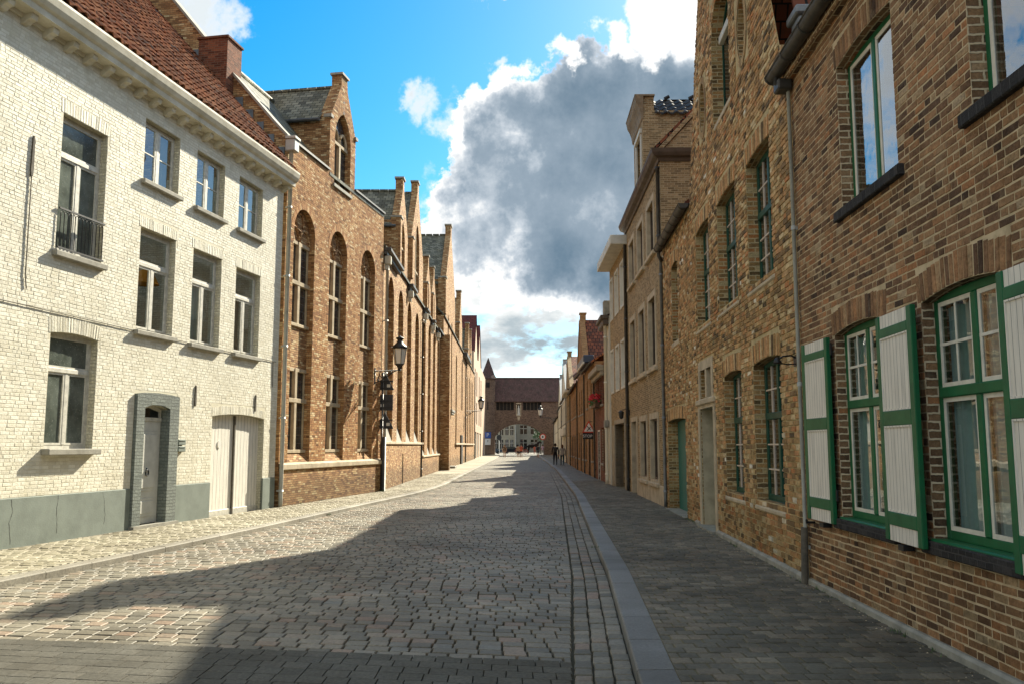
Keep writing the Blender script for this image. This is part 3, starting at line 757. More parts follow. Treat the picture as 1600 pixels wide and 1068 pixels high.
# road: earth joints, setts in rows, smoother pavers at the crossing in front
road = strip(kerbL, kerbR, -8, 58, -0.026, 1.0); road.build('x', 'joint'); bpy.data.objects['x'].name = 'road_bed'
tag(bpy.data.objects['road_bed'], kind='structure')
BAND = 7.12          # the line y = BAND - 0.165 x parts the pavers from the setts
setts = MB(); lay(setts, kerbLin, gutR, BAND + 0.01, 56.5, slope_l, 0.170, 0.195, 0.013, 0.0, 0.012, bev=0.007, dome=0.002, jit=0.005)
tag(setts.build('road', 'sett'), kind='structure')
pav = MB(); lay(pav, kerbLin, gutR, 3.2, BAND - 0.10, lambda t: 0.165, 0.19, 0.19, 0.005, 0.002, 0.003, bev=0.003, dome=0.001, jit=0.002)
tag(pav.build('road_pavers', 'paver'), kind='structure')
gs = MB()
for kx in range(3):
    y = 2.5 + kx * 0.07
    while y < 56:
        l = random.uniform(0.15, 0.24)
        def ex(yy, q): return gutR(yy) + 0.004 + (GW - 0.008) * q / 3
        q = [(ex(y, kx) + 0.007, y), (ex(y, kx + 1) - 0.007, y), (ex(y + l, kx + 1) - 0.007, y + l - 0.012), (ex(y + l, kx) + 0.007, y + l - 0.012)]
        q = [(a + random.uniform(-.007, .007), b + random.uniform(-.007, .007)) for a, b in q]
        stone(gs, q, 0.0 - 0.0015 * kx, 0.03, 0.016, 0.009, 0.003); y += l
tag(gs.build('road_gutter', 'sett'), kind='structure')
tag(strip(kerbL, kerbR, 56.4, 152, -0.006, 3.0).build('road_far', 'far_sett'), kind='structure')
pl = MB(); pl.face([(-70, 151.9, -0.010), (70, 151.9, -0.010), (70, 330, -0.010), (-70, 330, -0.010)])
tag(pl.build('road_square', 'far_sett'), kind='structure')
# kerbs
kb = MB(); y = -4.0
while y < 150:
    l = random.uniform(0.95, 1.1) if y < 60 else 4.0
    a, b = y + 0.006, y + l - 0.006
    x0, x1, x2, x3 = kerbR(a), kerbR(b), kerbR(b) + KW, kerbR(a) + KW
    dz = random.uniform(-.003, .003); e = 0.012
    kb.raw([(x0, a, -.05), (x1, b, -.05), (x2, b, -.05), (x3, a, -.05), (x0, a, .1 - e + dz), (x1, b, .1 - e + dz), (x2, b, .1 + dz), (x3, a, .1 + dz), (x0 + e, a, .1 + dz), (x1 + e, b, .1 + dz)],
           [(0, 1, 5, 4), (4, 5, 9, 8), (8, 9, 6, 7), (3, 0, 4, 8, 7), (1, 2, 6, 9, 5), (2, 3, 7, 6)])
    y += l
tag(kb.build('kerb_right', 'kerb_blue'), kind='structure')
kb = MB(); y = -6.0
while y < 150:
    l = random.uniform(0.8, 1.0) if y < 60 else 4.0
    a, b = y + 0.005, y + l - 0.005; w = 0.15
    x0, x1, x2, x3 = kerbL(a), kerbL(b), kerbL(b) - w, kerbL(a) - w
    dz = random.uniform(-.003, .003); zt = 0.085 + dz
    kb.raw([(x0, a, -.05), (x1, b, -.05), (x2, b, -.05), (x3, a, -.05), (x0, a, zt - .015), (x1, b, zt - .015), (x2, b, zt + .012), (x3, a, zt + .012), (x0 - .015, a, zt), (x1 - .015, b, zt)],
           [(0, 1, 5, 4), (4, 5, 9, 8), (8, 9, 6, 7), (3, 0, 4, 8, 7), (1, 2, 6, 9, 5), (2, 3, 7, 6)])
    y += l
tag(kb.build('kerb_left', 'kerb_pale'), kind='structure')
# gully line of flat stones beside the left kerb
# pavements
kRo = lambda y: kerbR(y) + KW
tag(strip(kRo, lambda y: wallR(y) + 0.6, -8, 152, 0.093, 1.0).build('pavement_right_bed', 'joint_walk'), kind='structure')
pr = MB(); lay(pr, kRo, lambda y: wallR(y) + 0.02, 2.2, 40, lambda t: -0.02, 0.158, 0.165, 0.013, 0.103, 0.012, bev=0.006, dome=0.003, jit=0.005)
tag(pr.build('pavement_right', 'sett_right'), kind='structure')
tag(strip(kRo, lambda y: wallR(y) + 0.6, 39.8, 152, 0.098, 3.0).build('pavement_right_far', 'far_sett'), kind='structure')
kLo = lambda y: kerbL(y) - 0.15
tag(strip(lambda y: wallL(y) - 0.6, kLo, -8, 152, 0.078, 1.0).build('pavement_left_bed', 'joint_left'), kind='structure')
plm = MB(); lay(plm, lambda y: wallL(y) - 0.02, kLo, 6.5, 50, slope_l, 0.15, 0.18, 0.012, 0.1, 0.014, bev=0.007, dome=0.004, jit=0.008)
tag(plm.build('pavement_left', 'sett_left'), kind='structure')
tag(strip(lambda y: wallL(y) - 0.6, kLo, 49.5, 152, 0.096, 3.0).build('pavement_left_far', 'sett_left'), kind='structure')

# ------------------------------------------------------------------ white house, left
Z0 = 0.09
h = House('town_house', 'white painted brick house with red pantile roof, grey plinth and double garage door', 'house', (-7.86, 13.75), 0.185, -1)
ZE = 8.72
W1 = rect(.62, 1.82, 4.97, 7.40); W2 = rect(2.95, 4.18, 6.93, 8.20); W3 = rect(4.87, 6.08, 6.91, 8.20); W4 = rect(6.78, 8.0, 6.90, 8.20)
N1 = rect(2.96, 4.19, 3.92, 5.98); N2 = rect(4.88, 6.09, 3.89, 5.98); N3 = rect(6.78, 8.02, 3.88, 5.95)
G1 = seg(.64, 1.86, 1.64, 3.62, .045); DR = seg(3.30, 4.16, .12, 2.50, .06); GA = seg(5.95, 8.48, .05, 2.43, .075)
LWA = [(3.03, 4.51, 0, 2.75)] + [(min(p[0] for p in lp_) - .06, max(p[0] for p in lp_) + .06, max(p[1] for p in lp_) - .14, max(p[1] for p in lp_) + hh_) for lp_, hh_ in ((W1, .24), (N1, .22), (N2, .22), (N3, .22), (G1, .26), (GA, .20))]
h.wall([(-12, 0), (9.18, 0), (9.18, ZE + .3), (-12, ZE + .3)], [(W1, .2), (W2, .2), (W3, .2), (W4, .2), (N1, .2), (N2, .2), (N3, .2), (G1, .2), (DR, .16), (GA, .22)], 'white_brick', 8.0, relief=dict(mortar='white_mortar', brick='white_relief', lay=dict(bw=.19, rh=.061, joint=.007, proud=.0032, jit=.003, urange=(-2.0, 9.18), zrange=(.88, 8.5), avoid=LWA)))
q = h.mb()
for lp_, hh_ in ((W1, .24), (N1, .22), (N2, .22), (N3, .22), (G1, .26), (GA, .20)): q = h.mb(); soldier(q, lp_, hh_, .008, .003, .05, .066); h.add('lintel', q, 'white_relief')
# openings left of the picture's edge are not visible and not built
d = .13
h.window(.62, 1.82, 4.97, 7.40, d, gm='frosted', cols=2, transom=6.70, lights='single_top', fw=.07, mw=.08, sash=.035, sill=.10, label='tall window with frosted glass behind an iron balcony rail')
w2 = h.window(2.95, 4.18, 6.93, 8.20, d, gm='glass', cols=2, bars=(1, 2), fw=.06, mw=.09, sash=.04, sill=.09, curtain=('beige_curtain', 3.75, 4.12, 6.99, 8.14, .10))
h.window(4.87, 6.08, 6.91, 8.20, d, gm='glass', cols=2, bars=(1, 2), fw=.06, mw=.08, sash=.035, sill=.09, curtain=('curtain', 5.5, 6.0, 6.97, 8.1, .12))
h.window(6.78, 8.0, 6.90, 8.20, d, gm='glass', cols=2, bars=(1, 2), fw=.06, mw=.08, sash=.035, sill=.09, curtain=('curtain', 6.9, 7.9, 6.97, 8.1, .12))
n1 = h.window(2.96, 4.19, 3.92, 5.98, d, gm='glass', cols=2, transom=5.28, lights='single_top', fw=.07, mw=.08, sash=.04, sill=.09)
q = h.mb(); q.lathe(3.8, -.40, [(.02, 5.30), (.13, 5.26), (.25, 5.02), (.27, 4.98), (.22, 4.99), (.05, 5.1)], 14); h.add('lamp_shade', q, 'orange_cloth', n1)
h.window(4.88, 6.09, 3.89, 5.98, d, gm='glass', cols=2, transom=5.28, lights='single_top', fw=.07, mw=.08, sash=.04, sill=.09, curtain=('curtain', 5.0, 5.5, 3.95, 5.2, .12))
h.window(6.78, 8.02, 3.88, 5.95, d, gm='glass', cols=2, transom=5.26, lights='single_top', fw=.07, mw=.08, sash=.04, sill=.09, curtain=('beige_curtain', 6.9, 7.4, 3.95, 5.2, .12))
h.window(.64, 1.86, 1.64, 3.62, d, gm='frosted', cols=2, transom=2.98, lights='single_top', fw=.07, mw=.08, sash=.035, sill=.10, sill_out=.16, sill_over=.06, loop=G1)
# front door with painted brick surround
q = h.mb(); q.prism([(3.04, .05), (3.04, 2.70), (3.30, 2.73), (3.75, 2.745), (4.2, 2.73), (4.50, 2.70), (4.50, .05), (4.165, .05), (4.165, 2.44), (3.95, 2.492), (3.73, 2.502), (3.5, 2.492), (3.295, 2.44), (3.295, .05)], .0, .07)
h.add('door_surround', q, 'grey_brickpaint')
q = h.mb(); q.box(4.148, 4.162, -.125, .06, .16, 2.42); q.box(3.298, 3.312, -.125, .06, .16, 2.42); h.add('door_jamb', q, 'grey_brickpaint')
q = h.mb(); q.box(3.02, 4.54, 0, .13, .08, .16); h.add('doorstep', q, 'sill_stone')
q = h.mb(); q.bbox(3.30, 4.16, -.18, -.13, .16, 2.18)
dr = h.add('door', q, 'door_white')
q = h.mb()
for (a, b, c, e) in ((3.42, 4.04, .80, 1.98), (3.42, 4.04, .30, .66)):
    q.bbox(a, b, -.13, -.116, c, e, .012); q.bbox(a + .06, b - .06, -.117, -.103, c + .06, e - .06, .012)
h.add('door_panel', q, 'door_white', dr)
q = h.mb(); q.tube([(3.70 + .05 * math.cos(t), -.085, 1.16 + .06 * math.sin(t)) for t in [2 * math.pi * i / 12 for i in range(13)]], .012, 6); q.lathe(3.70, -.10, [(.02, 1.21), (.02, 1.25)], 8); h.add('knocker', q, 'iron', dr)
q = h.mb(); q.bbox(3.30, 4.16, -.19, -.11, 2.18, 2.26); q.prism([(3.30, 2.26), (3.36, 2.26), (3.36, 2.38), (3.73, 2.46), (4.10, 2.38), (4.10, 2.26), (4.16, 2.26), (4.16, 2.42), (3.95, 2.485), (3.73, 2.51), (3.5, 2.485), (3.30, 2.42)], -.185, -.125)
fl = h.add('fanlight', q, 'white_frame')
q = h.mb(); q.face([(3.32, -.16, 2.24), (4.14, -.16, 2.24), (4.14, -.16, 2.5), (3.32, -.16, 2.5)]); h.add('pane', q, 'dark_glass', fl)
# garage door, two leaves
for (a, b) in ((5.95, 7.205), (7.225, 8.48)):
    q = h.mb(); pts = [p for p in GA]
    def cl(u): return min(max(u, a), b)
    top = [(u, z) for (u, z) in GA[2:] if a <= u <= b]
    w_ = (8.48 - 5.95) / 2; r_ = (w_ * w_ + .075 * .075) / .15
    def az(u): return 2.43 - r_ + math.sqrt(r_ * r_ - (u - 7.215) ** 2)
    us = [a + (b - a) * i / 8 for i in range(9)]
    q.prism([(a, .07), (b, .07)] + [(u, az(u) - .004) for u in us[::-1]], -.20, -.15)
    gd = h.add('garage_door', q, 'garage_white')
    q = h.mb(); q.bbox(a + .02, b - .02, -.15, -.13, .08, .22); h.add('kick_board', q, 'white_frame', gd)
q = h.mb(); q.bbox(7.18, 7.25, -.15, -.105, .08, 2.40); h.add('door_post', q, 'rust')
q = h.mb(); q.prism(ellipse(6.55, 1.72, .07, .09), -.15, -.13); h.add('badge', q, 'sign_white')
# plinth
q = h.mb()
for (a, b) in ((-12, 3.04), (4.50, 5.95), (8.48, 9.16)): q = h.mb(); q.bbox(a, b, -.05, .022, .0, .88, .01); h.add('plinth', q, 'grey_plinth')
q = h.mb(); q.box(-12, 3.04, 0, .035, .08, .105); q.box(4.5, 5.95, 0, .035, .08, .105); h.add('mortar_fillet', q, 'kerb_pale')
for pts in ([(-.02, .86), (.03, .66), (-.04, .5), (.0, .3), (.03, .12)], [(1.05, .87), (1.02, .6), (1.06, .35), (1.03, .2)], [(2.2, .86), (2.26, .7), (2.3, .45), (2.27, .22)]):
    q = h.mb(); n_ = len(pts) - 1; fine = []
    for i in range(n_):
        for k in range(4): t_ = k / 4; fine.append((pts[i][0] + (pts[i + 1][0] - pts[i][0]) * t_ + random.uniform(-.012, .012), pts[i][1] + (pts[i + 1][1] - pts[i][1]) * t_))
    for i in range(len(fine) - 1):
        a, b = fine[i], fine[i + 1]; w_ = random.uniform(.002, .005)
        q.face([(a[0] - w_, .0235, a[1]), (a[0] + w_, .0235, a[1]), (b[0] + w_, .0235, b[1]), (b[0] - w_, .0235, b[1])])
    h.add('crack', q, 'dark_in')
# cornice with brackets and gutter
q = h.mb()
q.prism([(0, 0)], 0, 1) if False else None
prof = [(0, 8.56), (.05, 8.56), (.07, 8.62), (.30, 8.64), (.31, 8.74), (.36, 8.78), (.40, 8.86), (.43, 8.97), (.43, 9.01), (0, 9.01)]
for i in range(len(prof)):
    a, b = prof[i], prof[(i + 1) % len(prof)]
    q.face([(-12, a[0], a[1]), (9.26, a[0], a[1]), (9.26, b[0], b[1]), (-12, b[0], b[1])])
for u in (-12, 9.26): q.raw([(u, p[0], p[1]) for p in prof], [tuple(range(len(prof)))])
co = h.add('cornice', q, 'cornice_white')
for i in range(24):
    u = 9.0 - i * .50
    if u < -4: break
    q = h.mb(); pr_ = [(0.0, 8.46), (.08, 8.47), (.13, 8.52), (.20, 8.54), (.22, 8.60), (.22, 8.64), (0, 8.64)]
    for uu in (u, u + .10): q.raw([(uu, a, b) for a, b in pr_], [tuple(range(len(pr_)))])
    for j in range(len(pr_)):
        a, b = pr_[j], pr_[(j + 1) % len(pr_)]; q.face([(u, a[0], a[1]), (u + .13, a[0], a[1]), (u + .13, b[0], b[1]), (u, b[0], b[1])])
    h.add('bracket', q, 'cornice_white', co)
pantiles(h, -9, 9.1, .34, 9.03, -4.6, 14.6)
# balcony rail
q = h.mb()
for z in (5.02, 5.70): q.box(.62, 1.82, .02, .05, z, z + .03)
for i in range(13):
    u = .66 + i * .0935; q.tube([(u, .035, 5.04), (u, .035, 5.62)], .008, 5)
    if i < 12: q.tube([(u + .0467 + .0467 * math.cos(t), .035, 5.62 + .06 * math.sin(t)) for t in [math.pi * j / 6 for j in range(7)]], .008, 5)
h.add('balcony_railing', q, 'iron')
for (u, z0, z1) in ((-.05, 6.06, 6.69), (5.19, 2.55, 2.95), (7.96, 2.54, 2.90)):
    q = h.mb(); q.prism([(u - .02, z0), (u + .02, z0), (u + .03, z0 + .1), (u + .02, z1), (u, z1 + .05), (u - .02, z1), (u - .03, z0 + .1)], .0, .03); h.add('wall_tie', q, 'rust')
q = h.mb(); q.tube([(-3, .02, 3.96), (0, .02, 3.93), (3, .02, 3.90), (6.6, .02, 3.87), (9.0, .02, 3.87)], .008, 5); q.tube([(-.05, .02, 6.06), (-.04, .02, 4.4), (.0, .02, 4.2)], .01, 5); q.tube([(8.85, .02, 3.87), (8.86, .02, 3.2)], .01, 5); h.add('cable', q, 'rust')
q = h.mb()
for z in (1.57, 1.71): q.bbox(4.53, 4.80, 0.0, .07, z, z + .115, .01); q.prism([(4.56, z + .085), (4.77, z + .085), (4.77, z + .1), (4.56, z + .1)], .07, .08)
h.add('mailbox', q, 'grey_plinth')

# ------------------------------------------------------------------ three-bay brick hall with dormer, left
b = House('brick_hall', 'orange brick hall with three arched niches and gabled dormer beside the white house', 'building', (-6.16, 23.0), 0.185, -1)
NI = [(.52, 1.95), (3.10, 4.52), (5.81, 7.20)]
holes = []
for (a, c) in NI: holes.append((arch(a, c, 1.20, 8.38 - (c - a) / 2), .20))
DW = pointed(3.28, 4.62, 9.80, 11.30)
holes.append((DW, .22))
out = [(0, 0), (8.05, 0), (8.05, 10.08), (5.05, 10.08), (5.05, 11.85), (4.25, 13.15), (4.20, 13.55), (3.72, 13.55), (3.68, 13.15), (2.86, 11.85), (2.86, 10.08), (0, 10.08)]
m = b.mb(); m.cur = 2; m.sheet(out, 0, [x[0] for x in holes]); m.cur = 0
for x in holes: m.reveal(x[0], 0, -x[1])
m.face([(8.05, 0, 0), (8.05, -7, 0), (8.05, -7, 10.08), (8.05, 0, 10.08)])
m.face([(0, -7, 0), (8.05, -7, 0), (8.05, -7, 10.08), (0, -7, 10.08)])
# dormer cheeks and the back of its gable
for u in (2.86, 5.05): m.face([(u, 0, 9.6), (u, -3.4, 9.6), (u, -3.4, 11.85), (u, 0, 11.85)])
m.face([(2.86, -.35, 11.6), (5.05, -.35, 11.6), (5.05, -.35, 11.85), (4.25, -.35, 13.15), (3.68, -.35, 13.15), (2.86, -.35, 11.85)])
m.face([(2.86, 0, 11.85), (3.68, 0, 13.15), (3.68, -.35, 13.15), (2.86, -.35, 11.85)]); m.face([(5.05, 0, 11.85), (4.25, 0, 13.15), (4.25, -.35, 13.15), (5.05, -.35, 11.85)])
m.box(3.72, 4.20, -.34, -.002, 13.1, 13.55)
# gable end towards the white house, rising with the main roof
def xface(m, u, pts): m.raw([(u, p[0], p[1]) for p in pts], [tuple(range(len(pts)))])
gp = [(0, 0), (0, 10.08), (-.35, 10.45), (-1.75, 12.05), (-2.5, 13.0), (-3.75, 14.5), (-6.0, 17.1), (-8, 17.1), (-8, 0)]
for u in (0.0, .38): xface(m, u, gp)
for i in range(1, 7): a, c = gp[i], gp[i + 1]; m.face([(0, a[0], a[1]), (.38, a[0], a[1]), (.38, c[0], c[1]), (0, c[0], c[1])])
m.cur = 1; brickwork(m, out, [x[0] for x in holes], .185, .0605, .0085, .004, .002, (0, 8.05), (1.2, 13.3)); m.cur = 0
b.add('wall', m, ['orange_brick', 'orange_relief', 'orange_mortar'])
m = b.mb()
for i in range(1, 6):
    a, c = gp[i], gp[i + 1]
    m.raw([(-.06, a[0], a[1]), (.44, a[0], a[1]), (.44, c[0], c[1]), (-.06, c[0], c[1]), (-.06, a[0], a[1] + .10), (.44, a[0], a[1] + .10), (.44, c[0], c[1] + .10), (-.06, c[0], c[1] + .10)], [(0, 1, 2, 3), (4, 5, 6, 7), (0, 1, 5, 4), (1, 2, 6, 5), (2, 3, 7, 6), (3, 0, 4, 7)])
b.add('coping', m, 'sill_stone')
for bx in ((3.66, 4.26, -.38, .05, 13.55, 13.62), (2.80, 3.0, -.2, .06, 11.80, 11.9), (4.93, 5.13, -.2, .06, 11.80, 11.9)):
    m = b.mb(); m.box(*bx); b.add('coping', m, 'sill_stone')
m = b.mb(); m.bbox(-.40, .42, -2.6, -1.72, 10.9, 12.98, .01); m.bbox(-.44, .46, -2.64, -1.68, 12.98, 13.05, .01); b.add('chimney', m, 'red_brick')
m = b.mb()
for i in range(9):
    t = i / 8; dd = -.1 - 2.6 * t; zz = 9.55 + 3.05 * t; m.bbox(-.035, .004, dd - .38, dd, zz - .28, zz + .30, .005)
b.add('flashing', m, 'lead')
b.roof(.38, 2.84, -.30, 10.30, -1.95, 12.42, 'slate', back=True, dback=-6, zback=12.0)
b.roof(2.9, 8.0, .02, 10.06, -5.5, 13.2, 'slate', back=True, dback=-7, zback=12.0)
m = b.mb()
for i in range(8): u = .4 + i * .31; m.tube([(u, -1.95, 12.44), (u + .30, -1.95, 12.44)], .085, 8)
b.add('ridge_tile', m, 'slate')
m = b.mb()       # dormer roof
for (ua, ub) in ((2.72, 3.96), (5.19, 3.96)):
    for dz in (0, -.08): m.face([(ua, -.3, 11.72 + dz), (ua, -5, 11.72 + dz), (ub, -5, 13.22 + dz), (ub, -.3, 13.22 + dz)])
    m.face([(ua, -.3, 11.72), (ua, -5, 11.72), (ua, -5, 11.64), (ua, -.3, 11.64)])
for i in range(14): m.tube([(3.96, -.36 - i * .3, 13.24), (3.96, -.64 - i * .3, 13.24)], .07, 8)
b.add('dormer_roof', m, 'slate')
m = b.mb(); m.tube([(2.69, -.3, 11.70), (2.69, -3.4, 11.70)], .05, 8); b.add('flashing', m, 'lead')
m = b.mb(); m.box(.0, 2.84, -.32, .06, 10.085, 10.15); b.add('eaves_board', m, 'dark_zinc'); m = b.mb(); m.box(5.07, 8.07, -.32, .06, 10.085, 10.15); b.add('eaves_board', m, 'dark_zinc')
# niches: recessed windows, infill brick, sloping sill
for k, (a, c) in enumerate(NI):
    r = (c - a) / 2; zs = 8.38 - r; mid = (a + c) / 2; D = .20
    m = b.mb(); m.box(a, c, -D - .25, -D + .03, 3.86, 5.02)
    # sloping sill in two steps of brick
    for j in range(4): m.box(a, c, -D, -D * (j) / 4 - .01, 1.18, 1.52 - .08 * (3 - j) - .02) if False else None
    b.add('infill', m, 'orange_brick'); m = b.mb(); m.raw([(a, -D, 1.60), (c, -D, 1.60), (c, .0, 1.20), (a, .0, 1.20)], [(0, 1, 2, 3)]); b.add('sloping_sill', m, 'orange_brick')
    for (z0, z1, tr) in ((1.53, 3.86, 2.95), (5.05, zs - .22, 6.25)):
        m = b.mb()
        m.bbox(mid - .075, mid + .075, -D - .1, -D + .07, z0, z1); m.bbox(a, c, -D - .09, -D + .08, tr - .06, tr + .06); m.bbox(a, c, -D - .09, -D + .05, z1 - .10, z1)
        m.bbox(a, a + .06, -D - .1, -D + .01, z0, z1); m.bbox(c - .06, c, -D - .1, -D + .01, z0, z1); m.bbox(a, c, -D - .09, -D + .09, z0 - .04, z0 + .05)
        w = b.add('window', m, 'mullion_stone')
        m = b.mb(); m.face([(a, -D - .03, z0), (c, -D - .03, z0), (c, -D - .03, z1), (a, -D - .03, z1)]); b.add('pane', m, 'leaded', w)
    # blind tracery in the arch head
    m = b.mb(); outl = [(a, zs - .22), (c, zs - .22)] + [(mid + r * math.cos(math.pi * i / 12), zs + r * math.sin(math.pi * i / 12)) for i in range(13)]
    m.sheet(outl, -D + .02); t = b.add('tympanum', m, 'orange_brick')
    m = b.mb()
    for cu in (a + r * .5, c - r * .5): m.tube([(cu + r * .46 * math.cos(q), -D + .03, zs - .2 + r * .46 * math.sin(q) * 1.15) for q in [math.pi * i / 10 for i in range(11)]], .045, 6)
    m.tube([(mid + r * .36 * math.cos(q), -D + .03, zs + r * .52 + r * .36 * math.sin(q)) for q in [2 * math.pi * i / 14 for i in range(15)]], .04, 6)
    b.add('tracery', m, 'orange_brick', t)
    # rubbed brick arch ring
    m = b.mb(); ro = r + .17
    nb_ = 34
    for i in range(nb_):
        t0, t1 = math.pi * i / nb_ + .006, math.pi * (i + 1) / nb_ - .006; j = random.uniform(-.002, .002); dd = .010 + random.uniform(-.002, .003)
        c_ = [(mid + rr_ * math.cos(tt), zs + rr_ * math.sin(tt)) for rr_, tt in ((r + .004, t0), (r + .004, t1), (ro + j, t1), (ro + j, t0))]
        m.raw([(p_[0], -.002, p_[1]) for p_ in c_] + [(p_[0], dd, p_[1]) for p_ in c_], [(4, 5, 6, 7), (0, 1, 5, 4), (1, 2, 6, 5), (2, 3, 7, 6), (3, 0, 4, 7)])
    b.add('arch_ring', m, 'orange_relief')
m = b.mb(); m.bbox(3.28, 4.62, -.24, -.10, 9.74, 9.86); m.bbox(3.89, 4.02, -.24, -.10, 9.8, 11.25); m.bbox(3.28, 4.62, -.24, -.10, 11.2, 11.31)
for cu in (3.62, 4.28): m.tube([(cu + .27 * math.cos(q), -.15, 11.32 + .38 * math.sin(q)) for q in [math.pi * i / 10 for i in range(11)]], .05, 6)
w = b.add('window', m, 'mullion_stone', None); w['label'] = 'traceried dormer window'
m = b.mb(); m.sheet(DW, -.19); b.add('pane', m, 'leaded', w)
m = b.mb(); m.box(3.9, 4.02, -.05, .003, 12.3, 12.75); b.add('vent_slit', m, 'dark_in')
m = b.mb(); m.box(3.18, 4.72, -.02, .06, 9.70, 9.80); b.add('sill', m, 'sill_stone')
m = b.mb(); m.bbox(.0, 8.1, .05, .11, 1.05, 1.18, .02); m.face([(0, .11, 1.18), (8.1, .11, 1.18), (8.1, 0, 1.24), (0, 0, 1.24)]); b.add('ledge', m, 'sand_stone')
m = b.mb(); m.box(-.0, 8.07, .0, .06, 0, 1.05); b.add('plinth', m, 'orange_brick')
b.pipe(-.06, .1, 9.72, .055, .12, 'cream_metal', hopper=.28)
m = b.mb(); m.tube([(8.02, .16, .1), (8.02, .16, 2.0)], .075, 10); b.add('drain_pipe', m, 'dark_zinc')

# ------------------------------------------------------------------ long brick wing with gables, left
L = House('brick_wing', 'long orange brick wing with narrow niches and pointed gables, beyond the wall lantern', 'building', (-4.72, 31.05), 0.0, -1)
Y0 = 31.05
def Y(y): return y - Y0
nich = []
def add_niche(y0, y1, z0, zs, zt):
    lp = seg(Y(y0), Y(y1), z0, zt, (y1 - y0) * .48); nich.append((lp, .25, y0, y1, z0, zt))
for (a, c) in ((32.5, 34.15), (35.5, 37.15), (38.6, 40.2), (41.8, 43.5)): add_niche(a, c, 1.85, 7.5, 8.22)
for (a, c) in ((45.5, 46.9), (48.4, 49.9), (51.4, 52.9), (54.3, 55.6)): add_niche(a, c, 1.18, 7.8, 8.52)
# gables: (y0, y1, shoulder z, peak y, peak z, width of the little stack, arch window)
gab = [(35.1, 38.3, 11.0, 36.6, 12.6, .5), (39.5, 45.1, 11.2, 42.3, 14.2, .6), (46.6, 49.6, 10.4, 48.0, 11.7, .4), (50.0, 53.0, 10.4, 51.5, 11.8, .4)]
out = [(0, 0), (Y(56.4), 0), (Y(56.4), 8.95)]
for (a, c, zs, yp, zp, w) in gab[::-1]:
    out += [(Y(c), 8.95), (Y(c), zs), (Y(yp + w / 2), zp), (Y(yp + w / 2), zp + .55), (Y(yp - w / 2), zp + .55), (Y(yp - w / 2), zp), (Y(a), zs), (Y(a), 8.95)]
out += [(0, 8.95)]
gw = [(pointed(Y(36.0), Y(37.3), 9.25, 10.3), .17), (pointed(Y(41.3), Y(43.2), 9.3, 11.2), .17), (pointed(Y(47.5), Y(48.5), 9.3, 10.1), .17), (pointed(Y(51.0), Y(52.0), 9.3, 10.1), .17)]
m = L.mb(); m.sheet(out, 0, [n[0] for n in nich] + [x[0] for x in gw])
for n in nich: m.reveal(n[0], 0, -n[1])
for n in gw: m.reveal(n[0], 0, -n[1])
m.face([(0, 0, 0), (0, -8, 0), (0, -8, 8.95), (0, 0, 8.95)]); m.face([(0, -8, 0), (Y(56.4), -8, 0), (Y(56.4), -8, 8.95), (0, -8, 8.95)])
for (a, c, zs, yp, zp, w) in gab:
    for u in (a, c): m.face([(Y(u), 0, 8.9), (Y(u), -3.2, 8.9), (Y(u), -3.2, zs), (Y(u), 0, zs)])
    m.face([(Y(a), -.3, zs - .3), (Y(c), -.3, zs - .3), (Y(c), -.3, zs), (Y(yp), -.3, zp), (Y(a), -.3, zs)])
    for (u, w_) in ((a, -1), (c, 1)): m.face([(Y(u), 0, zs), (Y(yp + w_ * w / 2), 0, zp), (Y(yp + w_ * w / 2), -.3, zp), (Y(u), -.3, zs)])
    m.box(Y(yp - w / 2), Y(yp + w / 2), -.32, -.003, zp - .05, zp + .55)
    m.box(Y(a) - .03, Y(a) + .40, -.32, .10, zs - 1.8, zs + .1)
L.add('wall', m, 'orange_brick')
for (a, c, zs, yp, zp, w) in gab:
    for bx in ((Y(yp - w / 2) - .06, Y(yp + w / 2) + .06, -.36, .05, zp + .55, zp + .63), (Y(a) - .06, Y(a) + .5, -.34, .14, zs + .1, zs + .18)):
        m = L.mb(); m.box(*bx); L.add('coping', m, 'sill_stone')
for (a, c, zs, yp, zp, w) in gab:
    m = L.mb(); zr = zp + .05; ze = zs - .25
    for (ua, ub) in ((Y(a) - .12, Y(yp)), (Y(c) + .12, Y(yp))):
        for dz in (0, -.08): m.face([(ua, -.28, ze + dz), (ua, -6, ze + dz), (ub, -6, zr + dz), (ub, -.28, zr + dz)])
        m.face([(ua, -.28, ze), (ua, -6, ze), (ua, -6, ze - .08), (ua, -.28, ze - .08)])
    for i in range(15): m.tube([(Y(yp), -.3 - i * .38, zr + .02), (Y(yp), -.66 - i * .38, zr + .02)], .08, 6)
    r_ = L.add('dormer_roof', m, 'slate')
    m = L.mb(); m.tube([(Y(a) - .14, -.1, ze - .03), (Y(a) - .14, -3.4, ze - .03)], .055, 8); L.add('gutter', m, 'lead', r_)
L.roof(0.1, Y(56.3), .1, 8.98, -2.6, 12.0, 'slate', back=True, dback=-7, zback=11.5)
for (a, c) in ((31.15, 35.0), (38.4, 40.3), (45.2, 46.6), (49.6, 50.2), (53.1, 56.3)):
    m = L.mb(); m.bbox(Y(a), Y(c), .0, .28, 8.78, 8.92, .02); m.bbox(Y(a), Y(c), .0, .14, 8.64, 8.78, .02)
    g_ = L.add('gutter', m, 'dark_zinc')
    m = L.mb(); m.bbox(Y(a) + .08, Y(a) + .32, .02, .26, 8.3, 8.62, .02); m.bbox(Y(a) + .13, Y(a) + .27, .02, .18, 8.1, 8.3, .02); L.add('hopper', m, 'cornice_white', g_)
L.pipe(Y(31.35), .1, 8.2, .055, .12, 'cream_metal')
L.pipe(Y(44.4), .1, 8.0, .05, .10, 'dark_zinc')
